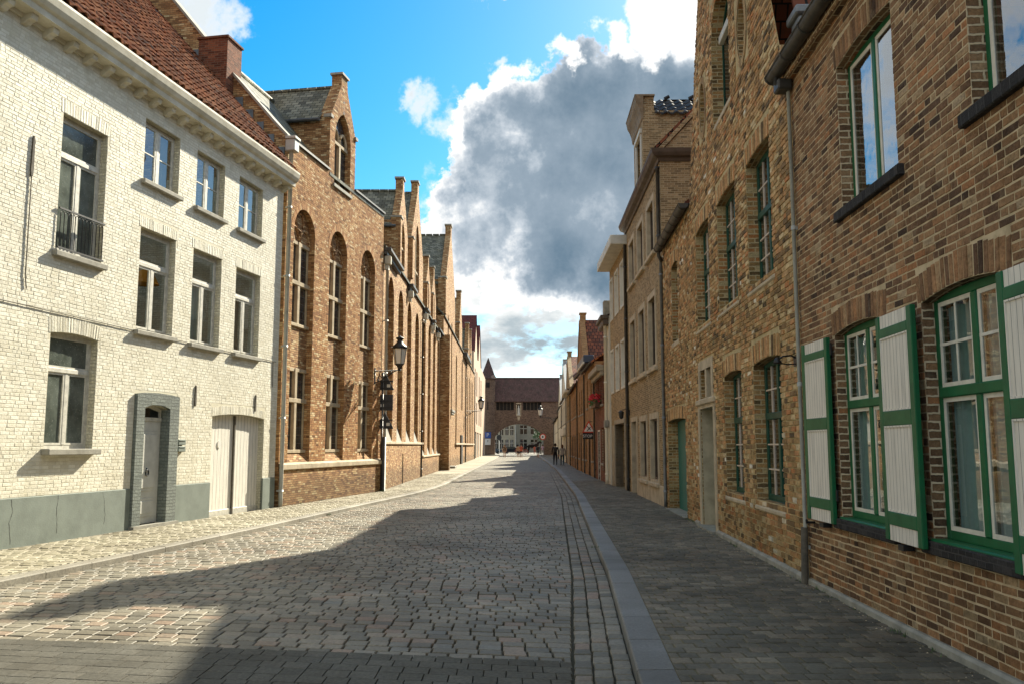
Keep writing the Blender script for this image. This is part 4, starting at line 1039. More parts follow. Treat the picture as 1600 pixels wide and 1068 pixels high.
for (lp, dep, a, c, z0, zt) in nich:
    A, C = Y(a), Y(c); mid = (A + C) / 2; rise = (c - a) * .48; D = dep
    m = L.mb(); m.box(A, C, -D - .2, -D + .06, 3.0, 5.15)
    m.box(A, C, -D - .2, -D + .02, z0 + .3, 3.0); L.add('infill', m, 'orange_brick'); m = L.mb(); m.face([(A, -D + .02, z0 + .75), (C, -D + .02, z0 + .75), (C, 0, z0), (A, 0, z0)]); L.add('sloping_sill', m, 'sill_stone')
    m = L.mb(); z0w, z1w = 5.15, zt - rise + .1
    m.bbox(mid - .08, mid + .08, -D - .1, -D + .06, z0w, z1w); m.bbox(A, C, -D - .09, -D + .05, z0w, z0w + .12); m.bbox(A, C, -D - .09, -D + .05, z1w - .12, z1w); m.bbox(A, C, -D - .09, -D + .05, 6.4, 6.5)
    w = L.add('window', m, 'mullion_stone')
    m = L.mb(); m.face([(A, -D - .04, z0w), (C, -D - .04, z0w), (C, -D - .04, z1w), (A, -D - .04, z1w)]); L.add('pane', m, 'leaded', w)
    m = L.mb(); m.box(A, C, -D - .1, -D + .02, z1w - .01, zt); L.add('tympanum', m, 'orange_brick')
for (lp, dep) in gw:
    m = L.mb(); us = [p[0] for p in lp]; zs_ = [p[1] for p in lp]; c0 = (min(us) + max(us)) / 2
    m.bbox(c0 - .05, c0 + .05, -dep - .02, -dep + .1, min(zs_), max(zs_) - .1); m.bbox(min(us), max(us), -dep - .02, -dep + .1, min(zs_) + .9, min(zs_) + 1.0)
    w = L.add('window', m, 'mullion_stone'); m = L.mb(); m.sheet(lp, -dep + .02); L.add('pane', m, 'leaded', w)
m = L.mb(); m.bbox(.0, Y(45.2), .0, .13, 1.74, 1.85, .02); L.add('ledge', m, 'sand_stone'); m = L.mb(); m.bbox(Y(45.25), Y(56.4), .0, .13, 1.08, 1.18, .02); L.add('ledge', m, 'sand_stone')
m = L.mb(); m.box(.0, Y(45.2), .0, .07, 0, 1.74); m.box(Y(45.2), Y(56.4), .0, .07, 0, 1.08); L.add('plinth', m, 'orange_brick')
m = L.mb(); m.tube([(Y(36.9), .1, .1), (Y(36.9), .1, 1.35)], .018, 6); L.add('rod', m, 'iron')

# ------------------------------------------------------------------ far brick wing, left
F = House('gabled_brick_wing', 'far orange brick wing with the largest slate gable and an arched doorway', 'building', (-4.50, 56.4), 0.0, -1)
def V(y): return y - 56.4
fn = [(pointed(V(61.6), V(63.4), .1, 2.3), .4)]
for (a, c, z0, zt) in ((60.0, 60.9, 4.4, 10.8), (63.6, 64.6, 4.4, 10.8), (69.0, 70.4, 1.4, 9.0), (77.0, 78.6, 4.8, 9.4), (83.5, 85.0, 1.9, 8.9), (87.0, 88.5, 1.9, 8.9), (90.5, 92.0, 1.9, 8.9), (94.0, 95.5, 1.9, 8.9), (97.5, 99.0, 1.9, 8.9)):
    fn.append((seg(V(a), V(c), z0, zt, (c - a) * .48), .22))
fg = [(57.9, 67.6, 12.9, 62.5, 17.0, .9), (73.2, 77.4, 12.0, 75.2, 14.4, .6), (88.0, 91.0, 11.4, 89.5, 13.6, .5), (93.0, 96.0, 11.4, 94.5, 13.6, .5)]
out = [(0, 0), (V(103), 0), (V(103), 10.2)]
for (a, c, zs, yp, zp, w) in fg[::-1]:
    out += [(V(c), 10.2), (V(c), zs), (V(yp + w / 2), zp), (V(yp + w / 2), zp + .7), (V(yp - w / 2), zp + .7), (V(yp - w / 2), zp), (V(a), zs), (V(a), 10.2)]
out += [(0, 10.2)]
m = F.mb(); m.sheet(out, 0, [n[0] for n in fn])
for n in fn: m.reveal(n[0], 0, -n[1])
m.face([(0, 0, 0), (0, -8, 0), (0, -8, 10.2), (0, 0, 10.2)]); m.face([(V(103), 0, 0), (V(103), -8, 0), (V(103), -8, 10.2), (V(103), 0, 10.2)])
for (a, c, zs, yp, zp, w) in fg:
    for u in (a, c): m.face([(V(u), 0, 10.1), (V(u), -5, 10.1), (V(u), -5, zs), (V(u), 0, zs)])
    for (u, w_) in ((a, -1), (c, 1)): m.face([(V(u), 0, zs), (V(yp + w_ * w / 2), 0, zp), (V(yp + w_ * w / 2), -.4, zp), (V(u), -.4, zs)])
    m.box(V(yp - w / 2), V(yp + w / 2), -.4, -.003, zp - .05, zp + .7); m.box(V(a) - .3, V(a) + .4, -.5, .03, zs - 2.4, zs + .05)
m.box(-.02, .9, -.2, .42, 0, 8.9)
F.add('wall', m, 'orange_brick')
for n in fn:
    m = F.mb(); m.sheet(n[0], -n[1] + .03); F.add('door' if n is fn[0] else 'window', m, 'dark_in')
for (a, c, zs, yp, zp, w) in fg:
    m = F.mb(); zr = zp + .05; ze = zs - .3
    for (ua, ub) in ((V(a) - .15, V(yp)), (V(c) + .15, V(yp))):
        for dz in (0, -.1): m.face([(ua, -.35, ze + dz), (ua, -9, ze + dz), (ub, -9, zr + dz), (ub, -.35, zr + dz)])
        m.face([(ua, -.35, ze), (ua, -9, ze), (ua, -9, ze - .1), (ua, -.35, ze - .1)])
    for i in range(16): m.tube([(V(yp), -.4 - i * .5, zr + .03), (V(yp), -.85 - i * .5, zr + .03)], .1, 6)
    F.add('dormer_roof', m, 'slate')
    m = F.mb(); m.box(V(yp - w / 2) - .08, V(yp + w / 2) + .08, -.45, .06, zp + .7, zp + .8); F.add('coping', m, 'sill_stone'); m = F.mb(); m.box(V(a) - .35, V(a) + .45, -.52, .08, zs + .05, zs + .15); F.add('coping', m, 'sill_stone')
F.roof(0, V(103), .1, 10.2, -3.5, 14.0, 'slate', dback=-8, zback=13)
m = F.mb(); m.bbox(V(68.2), V(101.5), .0, .15, 1.75, 1.9, .02); F.add('ledge', m, 'sand_stone')
m = F.mb(); m.bbox(V(79), V(87), 0, .4, 9.8, 10.2, .05); F.add('gutter', m, 'dark_zinc')
m = F.mb(); m.bbox(V(61.0), V(64.2), .0, .3, 4.05, 4.25, .03); m.bbox(V(61.3), V(63.9), 0, .25, 3.9, 4.05, .03); F.add('canopy', m, 'sill_stone')
m = F.mb(); m.bbox(V(61.4), V(63.6), .0, .5, .08, .24, .02); F.add('doorstep', m, 'sill_stone')
F.pipe(V(82.5), .1, 9.8, .06, .1, 'dark_zinc'); F.pipe(V(102.5), .1, 9.8, .06, .1, 'dark_zinc')
m = F.mb(); m.bbox(V(75.5), V(77.6), .0, .12, .1, 2.6, .02); F.add('door', m, 'dark_in')

# ------------------------------------------------------------------ plastered house, far left
P = House('plastered_house', 'tall pink plastered house with dark red gabled roofs beside the gate tower', 'building', (-4.58, 103.4), 0.0, -1)
def U(y): return y - 103.4
ph = [(rect(U(a), U(c), z0, z1), .15) for (a, c, z0, z1) in ((106, 108.5, 8.0, 11.2), (111, 114, 8.0, 11.2), (119, 122, 8.0, 11.2), (126, 129, 8.0, 11.2), (106, 108.5, 4.4, 7.2), (111, 114, 4.4, 7.2), (119, 122, 4.4, 7.2), (126, 129, 4.4, 7.2), (106.5, 112, .1, 3.4), (114, 119, .1, 3.4), (122, 128, .1, 3.4))]
out = [(0, 0), (U(148), 0), (U(148), 13.0), (U(126), 13.0), (U(120.5), 18.3), (U(115), 13.0), (U(114), 13.0), (U(109), 18.0), (U(103.9), 13.0), (0, 13)]
m = P.mb(); m.sheet(out, 0, [x[0] for x in ph])
for x in ph: m.reveal(x[0], 0, -x[1])
m.face([(0, 0, 0), (0, -9, 0), (0, -9, 13), (0, 0, 13)]); P.add('wall', m, 'pink_plaster')
for x in ph[:8]:
    m = P.mb(); lp = x[0]; us = [p[0] for p in lp]; zs_ = [p[1] for p in lp]
    m.sheet(lp, -.12); w = P.add('window', m, 'blind_white'); m = P.mb(); m.box(sum(us) / 4 - .5, sum(us) / 4 + .5, -.12, -.10, min(zs_) + .2, max(zs_) - .2); P.add('pane', m, 'dark_glass', w)
for x in ph[8:]:
    m = P.mb(); m.sheet(x[0], -.12); P.add('shopfront', m, 'sill_stone')
for (a, pk, c, z) in ((103.9, 109, 114, 18.0), (115, 120.5, 126, 18.3)):
    m = P.mb()
    for (ua, ub) in ((U(a), U(pk)), (U(c), U(pk))):
        for dz in (0, -.1): m.face([(ua, .1, 13 + dz), (ua, -12, 13 + dz), (ub, -12, z + .1 + dz), (ub, .1, z + .1 + dz)])
    P.add('roof', m, 'tile_maroon')
# ------------------------------------------------------------------ near brick house with green shutters, right
A = House('shuttered_house', 'dark brown brick house with open green and white shutters, nearest on the right', 'house', (3.28, 4.0), 0.0323, 1)
aU1 = seg(3.34, 4.75, 4.12, 5.70, .05); aU2 = seg(.62, 2.03, 4.12, 5.70, .05); aL1 = seg(3.82, 5.16, .96, 2.92, .06); aL2 = seg(1.72, 3.05, .96, 2.92, .06)
aL3 = seg(-.40, .80, .96, 2.92, .10)
A.wall([(-9, 0), (6.35, 0), (6.35, 6.4), (-9, 6.4)], [(x, .16) for x in (aU1, aU2, aL1, aL2, aL3)], 'brown_brick', 8.0,
       relief=dict(mortar='brown_mortar', brick='brown_relief', lay=dict(bw=.195, rh=.0665, joint=.0115, proud=.0045, jit=.0035, urange=(.6, 6.35), zrange=(.03, 6.2), avoid=[(min(p[0] for p in x) - .07, max(p[0] for p in x) + .07, max(p[1] for p in x) - .07, max(p[1] for p in x) + .245) for x in (aU1, aU2, aL1, aL2, aL3)])))
for (lp, u0, u1, cu) in ((aL1, 3.82, 5.16, (4.2, 5.06)), (aL2, 1.72, 3.05, (2.1, 2.95)), (aL3, -.4, .8, (-.3, .2))):
    A.window(u0, u1, .96, 2.92, .10, 'green', 'glass', cols=2, transom=2.12, bars=(2, 2), lower_bars='none', fw=.075, mw=.085, ft=.07, sash=.035, sash_mat='bar_white', bar_mat='bar_white', barw=.024, loop=None,
             sill=.10, sill_mat='green', sill_over=.0, sill_out=.035, pane_back=.008, lintel=('brown_soldier', .30) if False else None, curtain=('curtain', cu[0], cu[1], 1.05, 2.8, .075))
for (lp, u0, u1) in ((aU1, 3.34, 4.75), (aU2, .62, 2.03)):
    A.window(u0, u1, 4.12, 5.70, .12, 'green', 'glass_bright', cols=2, fw=.065, mw=.075, ft=.07, sash=.045, sash_mat='bar_white', pane_back=.008)
for (lp, u0, u1, z0) in ((aL1, 3.82, 5.16, .86), (aL2, 1.72, 3.05, .86), (aL3, -.4, .8, .86), (aU1, 3.34, 4.75, 4.03), (aU2, .62, 2.03, 4.03)):
    q = A.mb(); q.bbox(u0 - .12, u1 + .12, -.05, .06, z0 - .02, z0 + .085, .01); A.add('brick_sill', q, 'dark_sill')
    q = A.mb(); soldier(q, lp, .235, .006, .003); A.add('lintel', q, 'brown_relief')
def shutter(w=.82, zb=.88, zt=2.845, hook=True):
    m = A.mb(); m.mi_ = 0; H = zt - zb; t = .045
    m.cur = 1; m.box(.02, w - .02, .008, t - .012, zb, zt)
    m.cur = 0
    m.bbox(0, .085, 0, t, zb, zt, .006); m.bbox(w - .10, w, 0, t, zb, zt, .006)
    for (a, b) in ((zt - .20, zt - .115), (zb + .99, zb + 1.12), (zb + .135, zb + .25)): m.bbox(.085, w - .10, 0, t, a, b, .006)
    # thin beads round the panels
    for (a, b) in ((zb + .25, zb + .99), (zb + 1.12, zt - .20)):
        m.cur = 1
        for (x0, x1, y0, y1) in ((.085, .10, a, b), (w - .115, w - .10, a, b), (.10, w - .115, a, a + .015), (.10, w - .115, b - .015, b)): m.box(x0, x1, t - .014, t - .003, y0, y1)
        m.cur = 0
    return m
def put_shutter(u, side, ang, d=.045):
    """hinged at u; side +1 swings away from the camera"""
    m = shutter()
    if side < 0: m.v = [(-x, y, z) for (x, y, z) in m.v]
    o = A.add('shutter', m, ['green', 'shutter_white'])
    o.location = (u, A.s * d, 0); o.rotation_euler = (0, 0, R(ang) * A.s * side)
    k = A.mb(); sx = side
    for z in (1.12, 2.66): k.box(min(0, -sx * .05), max(0, -sx * .05), -.02, .03, z, z + .12) if False else k.tube([(-sx * .012, .0, z), (-sx * .012, .0, z + .12)], .014, 6)
    A.add('shutter_hinge', k, 'iron', o); k = A.mb(); k.box(min(sx * .30, sx * .42), max(sx * .30, sx * .42), -.04, .05, .82, .865); A.add('shutter_stay', k, 'iron', o)
    return o
put_shutter(5.18, 1, 1.5); put_shutter(3.81, -1, 2); put_shutter(1.71, -1, 2); put_shutter(.82, 1, 3) if False else None
A.gutter(-9, 6.5, .18, 6.33, .095, 'dark_zinc')
A.pipe(6.30, .1, 6.1, .024, .05, 'cream_metal')
q = A.mb(); q.tube([(6.30, .08, .08), (6.30, .06, .75)], .042, 10); A.add('pipe_shoe', q, 'rust')
q = A.mb(); q.tube([(6.30, .20, 6.30), (6.30, .20, 6.18), (6.30, .05, 6.08)], .04, 8); q.bbox(6.2, 6.42, .02, .2, 6.06, 6.2, .02); A.add('pipe_elbow', q, 'dark_zinc')
q = A.mb(); q.bbox(-9, 6.33, -.02, .10, 6.18, 6.30, .01); A.add('corbel', q, 'brown_brick')
A.roof(-9, 6.45, .16, 6.40, -4, 10.0, 'tile_red_far')
q = A.mb(); q.bbox(-9, 6.3, -.05, .05, .0, .17, .02); A.add('plinth', q, 'sill_stone')
q = A.mb(); q.tube([(6.02, .02, .83), (6.02, .12, .83), (6.0, .12, .86)], .015, 5); A.add('shutter_stay', q, 'iron')
q = A.mb(); q.bbox(6.55, 6.9, -.6, -.2, 6.5, 7.2, .02); q.bbox(6.5, 6.95, -.65, -.15, 7.2, 7.32, .02); A.add('hopper', q, 'zinc')

# ------------------------------------------------------------------ tall gable house, right
B = House('gable_house', 'tall weathered brick gable house with dark green windows and two oval openings', 'house', (3.485, 10.36), 0.046, 1)
bw = dict(lowB=seg(.95, 2.50, .92, 2.92, .05), lowA=seg(3.30, 4.70, .92, 2.92, .05), up3=seg(1.10, 2.55, 4.06, 5.98, .05), up2=seg(3.34, 4.92, 4.08, 6.04, .05), up1=seg(5.75, 7.25, 4.08, 6.06, .05))
att = seg(3.45, 5.0, 7.47, 9.75, .60)
ov1 = ellipse(2.55, 8.2, .27, .50); ov2 = ellipse(6.05, 8.3, .27, .50)
dor = rect(5.72, 7.15, .05, 2.42); fan = rect(5.84, 7.05, 2.62, 3.18)
gout = [(0, 0), (7.9, 0), (7.9, 6.7), (7.75, 7.2), (6.85, 9.35), (6.20, 10.8), (4.6, 14.9), (4.45, 15.5), (3.85, 15.5), (3.7, 14.9), (.42, 6.9), (0, 6.7)]
B.wall(gout, [(x, .26) for x in bw.values()] + [(att, .30), (ov1, .22), (ov2, .22), (dor, .32), (fan, .14)], 'old_brick', 9.0,
       relief=dict(mortar='old_mortar', brick='old_relief', lay=dict(bw=.205, rh=.073, joint=.012, proud=.014, jit=.006, urange=(0, 7.9), zrange=(.03, 13.5), avoid=[(min(p[0] for p in x) - .07, max(p[0] for p in x) + .07, max(p[1] for p in x) - .06, max(p[1] for p in x) + .29) for x in list(bw.values()) + [att]] + [(5.50, 7.40, 0, 2.62), (5.64, 7.24, 2.5, 3.38), (2.1, 3.0, 7.58, 8.84), (5.6, 6.5, 7.68, 8.94)])))
q = B.mb(); soldier(q, att, .28, .012, .005); B.add('lintel', q, 'old_relief')
for k, (u0, u1, z0, z1, tr) in dict(lowB=(.95, 2.50, .92, 2.92, 2.12), lowA=(3.30, 4.70, .92, 2.92, 2.12), up3=(1.10, 2.55, 4.06, 5.98, 5.12), up2=(3.34, 4.92, 4.08, 6.04, 5.15), up1=(5.75, 7.25, 4.08, 6.06, 5.17)).items():
    f = B.window(u0, u1, z0, z1, .16, 'green_dark', 'glass', cols=2, transom=tr, bars=(2, 2), lower_bars=(2, 3), fw=.085, mw=.10, ft=.07, bar_mat='bar_pink', barw=.022,
             sill=.09, sill_mat='green_dark', sill_over=.0, sill_out=-.12)
    q = B.mb(); q.bbox(u0 - .06, u1 + .06, -.15, .03, z0 - .15, z0 - .075, .02); B.add('sill', q, 'sand_stone', f)
    q = B.mb(); soldier(q, bw[k], .28, .012, .005); B.add('lintel', q, 'old_relief', f)
f = B.window(3.45, 5.0, 7.47, 9.75, .20, 'green_dark', 'dark_glass', cols=2, fw=.06, mw=.07, ft=.06, loop=att, bars=None); f['label'] = 'arched attic window'
q = B.mb(); q.bbox(3.40, 4.85, -.2, .02, 7.38, 7.47, .01); B.add('sill', q, 'sand_stone', f)
q = B.mb(); q.bbox(3.45, 4.80, -.19, -.10, 9.0, 9.15, .01); B.add('transom', q, 'canopy_white', f)
for e in (ov1, ov2):
    q = B.mb(); q.sheet(e, -.18); B.add('oval_niche', q, 'old_brick')
    cu = sum(p[0] for p in e) / len(e); cz = sum(p[1] for p in e) / len(e)
    q = B.mb(); q.prism(ellipse(cu, cz, .40, .63), .001, .016, [e]); B.add('oval_rim', q, 'old_soldier')
# door with stone surround and two-light fanlight
q = B.mb(); q.prism(rect(5.52, 7.36, .06, 2.50), .0, .025, [rect(5.72, 7.15, .065, 2.42)]); q.prism(rect(5.66, 7.22, 2.60, 3.36), .0, .022, [rect(5.84, 7.05, 2.62, 3.18)])
q.bbox(5.5, 7.38, -.05, .07, 2.49, 2.60, .02); q.bbox(6.39, 6.50, -.2, .018, 2.62, 3.18, .01)
for z in (.75, 1.3, 1.8, 2.2): q.box(7.10, 7.152, -.52, -.02, z, z + .012) if False else None
ds = B.add('door_surround', q, 'sand_stone')
q = B.mb(); q.face([(7.148, -.02, .06), (7.148, -.31, .06), (7.148, -.31, 2.42), (7.148, -.02, 2.42)]); q.face([(5.723, -.02, .06), (5.723, -.31, .06), (5.723, -.31, 2.42), (5.723, -.02, 2.42)])
q.face([(5.72, -.02, 2.418), (7.15, -.02, 2.418), (7.15, -.31, 2.418), (5.72, -.31, 2.418)])
B.add('door_jamb', q, 'sand_stone')
q = B.mb(); q.sheet(rect(5.84, 7.05, 2.62, 3.18), -.10); B.add('fanlight', q, 'dark_in')
q = B.mb(); q.bbox(5.72, 7.148, -.32, -.26, .1, 2.42); d_ = B.add('door', q, 'teal')
q = B.mb(); q.bbox(5.9, 5.98, -.26, -.20, 1.1, 1.16); B.add('handle', q, 'iron', d_)
q = B.mb(); q.prism([(6.75, 1.9), (6.85, 1.75), (6.75, 1.55), (6.65, 1.75)], -.26, -.22); B.add('knocker', q, 'iron', d_)
q = B.mb(); q.box(5.6, 7.3, -.31, .12, .08, .14); B.add('doorstep', q, 'sill_stone')
q = B.mb(); q.bbox(0, 5.5, -.05, .07, .0, .19, .03); q.bbox(7.38, 7.85, -.05, .07, 0, .17, .03); B.add('plinth', q, 'sill_stone')
for (ua, za, ub, zb) in ((-.02, 6.62, 4.15, 15.3), (7.92, 6.62, 4.15, 15.3)):
    pass
m = B.mb()
for (ua, za, ub, zb) in ((.35, 6.7, 4.15, 15.35), (7.95, 6.7, 4.15, 15.35)):
    for dz in (0, -.1): m.face([(ua, -.3, za + dz), (ua, -9, za + dz), (ub, -9, zb + dz), (ub, -.3, zb + dz)])
B.add('roof', m, 'tile_red_far')
for (u, z) in ((4.95, 3.5), (2.6, 3.4)):
    pass

# ------------------------------------------------------------------ low house with teal garage door, right
C = House('low_brick_house', 'low weathered brick house with a teal garage door and heavy gutter, beyond the gable house', 'house', (3.86, 18.27), 0.040, 1)
cw = seg(1.95, 2.98, 4.20, 6.12, .08); cg = seg(1.25, 4.12, .05, 2.34, .05)
C.wall([(0.0, 0), (4.5, 0), (4.5, 6.9), (0.0, 6.9)], [(cw, .26), (cg, .30)], 'old_brick', 8.0,
       relief=dict(mortar='old_mortar', brick='old_relief', lay=dict(bw=.205, rh=.073, joint=.011, proud=.013, jit=.005, urange=(0, 4.5), zrange=(.03, 6.8), avoid=[(1.88, 3.05, 6.06, 6.41), (1.18, 4.19, 2.28, 2.63)])))
f = C.window(1.95, 2.98, 4.20, 6.12, .17, 'green_dark', 'dark_glass', cols=2, transom=5.2, bars=(2, 2), lower_bars=(2, 3), fw=.075, mw=.085, bar_mat='bar_pink', barw=.02)
q = C.mb(); q.bbox(1.9, 3.03, -.15, .02, 4.06, 4.2, .02); C.add('sill', q, 'sand_stone', f)
for (lp, h_) in ((cw, .34), (cg, .36)):
    q = C.mb(); soldier(q, lp, .28, .012, .005); C.add('lintel', q, 'old_relief')
q = C.mb(); q.bbox(1.25, 4.12, -.30, -.25, .1, 2.34); C.add('garage_door', q, 'teal')
q = C.mb(); q.box(1.2, 4.2, -.29, .10, .06, .115); C.add('doorstep', q, 'sill_stone')
C.gutter(-.1, 4.3, .15, 6.88, .11, 'dark_zinc')
q = C.mb(); q.tube([(4.15, .15, 6.8), (4.15, .15, 6.66), (4.15, .06, 6.5)], .05, 8); C.add('pipe_elbow', q, 'dark_zinc')
C.roof(0, 4.5, .1, 6.95, -4, 9.6, 'tile_red_far')
C.pipe(4.46, .1, 6.7, .04, .06, 'zinc')

# ------------------------------------------------------------------ tall brown house with stone window frames, right
D = House('stone_framed_house', 'three storey brown brick house with sandstone window frames, dark cornice and roof turret', 'house', (4.03, 22.8), 0.0186, 1)
rows = []
for (z0, z1) in ((7.15, 8.85), (3.87, 6.08)):
    for (a, c) in ((1.15, 2.80), (3.45, 5.05), (5.75, 7.38)): rows.append((a, c, z0, z1))
for (a, c) in ((1.10, 2.82), (3.38, 5.08)): rows.append((a, c, .64, 2.62))
fr_ = .17
holes = [(rect(a + fr_, c - fr_, z0 + (.10), z1 - fr_), .15) for (a, c, z0, z1) in rows]
ddr = rect(5.95, 7.30, .05, 2.50)
D.wall([(0, 0), (8.2, 0), (8.2, 9.4), (0, 9.4)], holes + [(ddr, .4)], 'tan_brick', 9.0)
for (a, c, z0, z1) in rows:
    lp = rect(a + fr_, c - fr_, z0 + .10, z1 - fr_)
    q = D.mb(); q.prism(rect(a, c, z0, z1), .0, .03, [lp]); 
    for (p, r_) in (((lp[1]), (lp[2])),): q.face([(p[0] - .004, .02, p[1]), (p[0] - .004, -.14, p[1]), (r_[0] - .004, -.14, r_[1]), (r_[0] - .004, .02, r_[1])])
    q.face([(lp[0][0] + .004, .02, lp[0][1]), (lp[0][0] + .004, -.14, lp[0][1]), (lp[3][0] + .004, -.14, lp[3][1]), (lp[3][0] + .004, .02, lp[3][1])])
    q.bbox(a - .06, c + .06, -.05, .10, z0 - .09, z0 + .02, .015)
    w = D.add('window_surround', q, 'sand_stone')
    q = D.mb(); q.sheet(lp, -.12); q2 = D.add('pane', q, 'dark_glass', w)
    q = D.mb(); u0, u1 = a + fr_, c - fr_; zz0, zz1 = z0 + .1, z1 - fr_
    q.box(u0, u0 + .05, -.14, -.09, zz0, zz1); q.box(u1 - .05, u1, -.14, -.09, zz0, zz1); q.box((u0 + u1) / 2 - .03, (u0 + u1) / 2 + .03, -.14, -.09, zz0, zz1); q.box(u0, u1, -.14, -.095, zz1 - .05, zz1); q.box(u0, u1, -.14, -.095, zz0, zz0 + .05)
    D.add('window_frame', q, 'brown_cornice', w)
q = D.mb(); q.prism(rect(5.78, 7.48, .06, 2.66), .0, .03, [rect(5.95, 7.30, .065, 2.50)]); q.face([(7.296, .02, .06), (7.296, -.38, .06), (7.296, -.38, 2.5), (7.296, .02, 2.5)]); D.add('door_surround', q, 'sand_stone')
q = D.mb(); q.bbox(5.95, 7.30, -.30, -.24, .1, 2.5); D.add('door', q, 'wood_brown')
q = D.mb(); q.bbox(0, 5.75, -.05, .035, .0, .62, .02); D.add('plinth', q, 'sand_stone')
# cornice with its return along the side
prof = [(0, 9.36), (.05, 9.36), (.08, 9.44), (.19, 9.48), (.24, 9.56), (.27, 9.66), (0, 9.66)]
def mitre(m, h, prof, u0, u1, back):
    for i in range(len(prof)):
        a, b = prof[i], prof[(i + 1) % len(prof)]
        m.face([(u0 - a[0], a[0], a[1]), (u1, a[0], a[1]), (u1, b[0], b[1]), (u0 - b[0], b[0], b[1])])
        m.face([(u0 - a[0], a[0], a[1]), (u0 - a[0], -back, a[1]), (u0 - b[0], -back, b[1]), (u0 - b[0], b[0], b[1])])
    m.raw([(u1, p[0], p[1]) for p in prof], [tuple(range(len(prof)))])
m = D.mb(); mitre(m, D, prof, 0, 8.3, 8); D.add('cornice', m, 'brown_cornice')
D.roof(0, 8.2, .25, 9.67, -4.2, 14.2, 'tile_red_far')
m = D.mb(); m.raw([(.0, 0, 9.6), (.0, -8.4, 9.6), (.0, -4.2, 14.1)], [(0, 1, 2)]); m.raw([(-.08, .05, 9.72), (.25, .05, 9.72), (.25, -4.2, 14.35), (-.08, -4.2, 14.35), (-.08, .0, 9.62), (.25, 0, 9.62), (.25, -4.2, 14.2), (-.08, -4.2, 14.2)], [(0, 1, 2, 3), (0, 3, 7, 4), (1, 2, 6, 5), (4, 5, 6, 7)]); D.add('gable', m, 'tan_brick')
D.pipe(.12, 6.9, 9.2, .05, .06, 'dark_zinc'); D.pipe(8.1, .1, 9.1, .05, .08, 'dark_zinc')
# turret
T0, T1 = 3.25, 5.5
m = D.mb(); tw = rect(3.55, 4.75, 9.75, 11.5)
m.sheet(rect(T0, T1, 9.3, 12.0), .0, [tw]); m.reveal(tw, 0, -.3); m.sheet(tw, -.25)
for u in (T0, T1): m.face([(u, 0, 9.3), (u, -6, 9.3), (u, -6, 12.1), (u, -.36, 12.1), (u, -.36, 12.55), (u, 0, 12.55)])
D.add('turret', m, 'tan_brick')
prof2 = [(0, 11.80), (.04, 11.84), (.07, 12.05), (.12, 12.2), (.20, 12.35), (.24, 12.55), (0, 12.55)]
m = D.mb()
for i in range(len(prof2)):
    a, b_ = prof2[i], prof2[(i + 1) % len(prof2)]
    m.face([(T0 - a[0] * .4, a[0], a[1]), (T1 + .1, a[0], a[1]), (T1 + .1, b_[0], b_[1]), (T0 - b_[0] * .4, b_[0], b_[1])])
    m.face([(T0 - a[0] * .4, a[0], a[1]), (T0 - a[0] * .4, -.02, a[1]), (T0 - b_[0] * .4, -.02, b_[1]), (T0 - b_[0] * .4, b_[0], b_[1])])
m.box(T0 - .10, T1 + .1, -.38, .25, 12.55, 12.60); tc = D.add('turret_cornice', m, 'turret_stone')
m = D.mb(); m.bbox(3.5, 3.62, -.02, .05, 9.7, 11.6); m.bbox(4.7, 4.82, -.02, .05, 9.7, 11.6); m.bbox(3.45, 4.87, -.02, .08, 11.45, 11.6); D.add('turret_frame', m, 'canopy_white')
m = D.mb(); n = 16
for r in range(4):
    vs = []; fs = []
    L_ = int(5.2 / .3)
    for k in range(2):
        for i in range(L_ * 6 + 1):
            dd = -.38 - i / 6 * .3; hh = .035 * math.sin(2 * math.pi * i / 6); u = T0 - .10 + (r + k) * .33; z = 11.98 + (r + k) * .33 * .72 + hh + (.03 if k == 0 else 0)
            vs.append((u, dd, z))
    N = L_ * 6 + 1
    for i in range(N - 1): fs.append((i, i + 1, N + i + 1, N + i))
    m.raw(vs, fs, True)
    vs2 = [v for v in vs[:N]] + [(v[0], v[1], v[2] - .05) for v in vs[:N]]
    m.raw(vs2, [(i, i + 1, N + i + 1, N + i) for i in range(N - 1)], True)
m.face([(T1 + .1, -.85, 12.0), (T1 + .1, -6, 12.0), (T0 + 1.2, -6, 12.95), (T0 + 1.2, -.85, 12.95)])
for i in range(6): m.tube([(T0 + 1.22, -.9 - i * .8, 12.98), (T0 + 1.22, -1.05 - i * .8, 13.06)], .06, 6)
D.add('turret_roof', m, 'tile_black')

# ------------------------------------------------------------------ house with white canopy eave, right
E_ = House('canopy_house', 'brown brick house with a flat white overhanging eave and white blinds', 'house', (4.10, 30.95), 0.004, 1)
er = []
for (z0, z1) in ((6.75, 8.5), (3.78, 5.58)):
    for (a, c) in ((.15, 1.3), (1.9, 3.1), (3.75, 4.8)): er.append((a, c, z0, z1))
edr = rect(.55, 3.6, .05, 2.58)
E_.wall([(0, 0), (4.95, 0), (4.95, 9.0), (0, 9.0)], [(rect(*x), .22) for x in er] + [(edr, .7)], 'tan_brick', 8)
for (a, c, z0, z1) in er:
    q = E_.mb(); q.prism(rect(a, c, z0, z1), -.20, .03, [rect(a + .1, c - .1, z0 + .08, z1 - .08)]); w = E_.add('window', q, 'canopy_white')
    q = E_.mb(); q.sheet(rect(a, c, z0, z1), -.16); E_.add('blind', q, 'blind_white', w)
q = E_.mb(); q.bbox(-.15, 5.0, -.1, .52, 8.95, 9.30, .02); E_.add('canopy', q, 'canopy_white')
q = E_.mb(); q.bbox(.55, 3.6, -.7, -.62, .1, 2.58); d_ = E_.add('door', q, 'wood_brown')
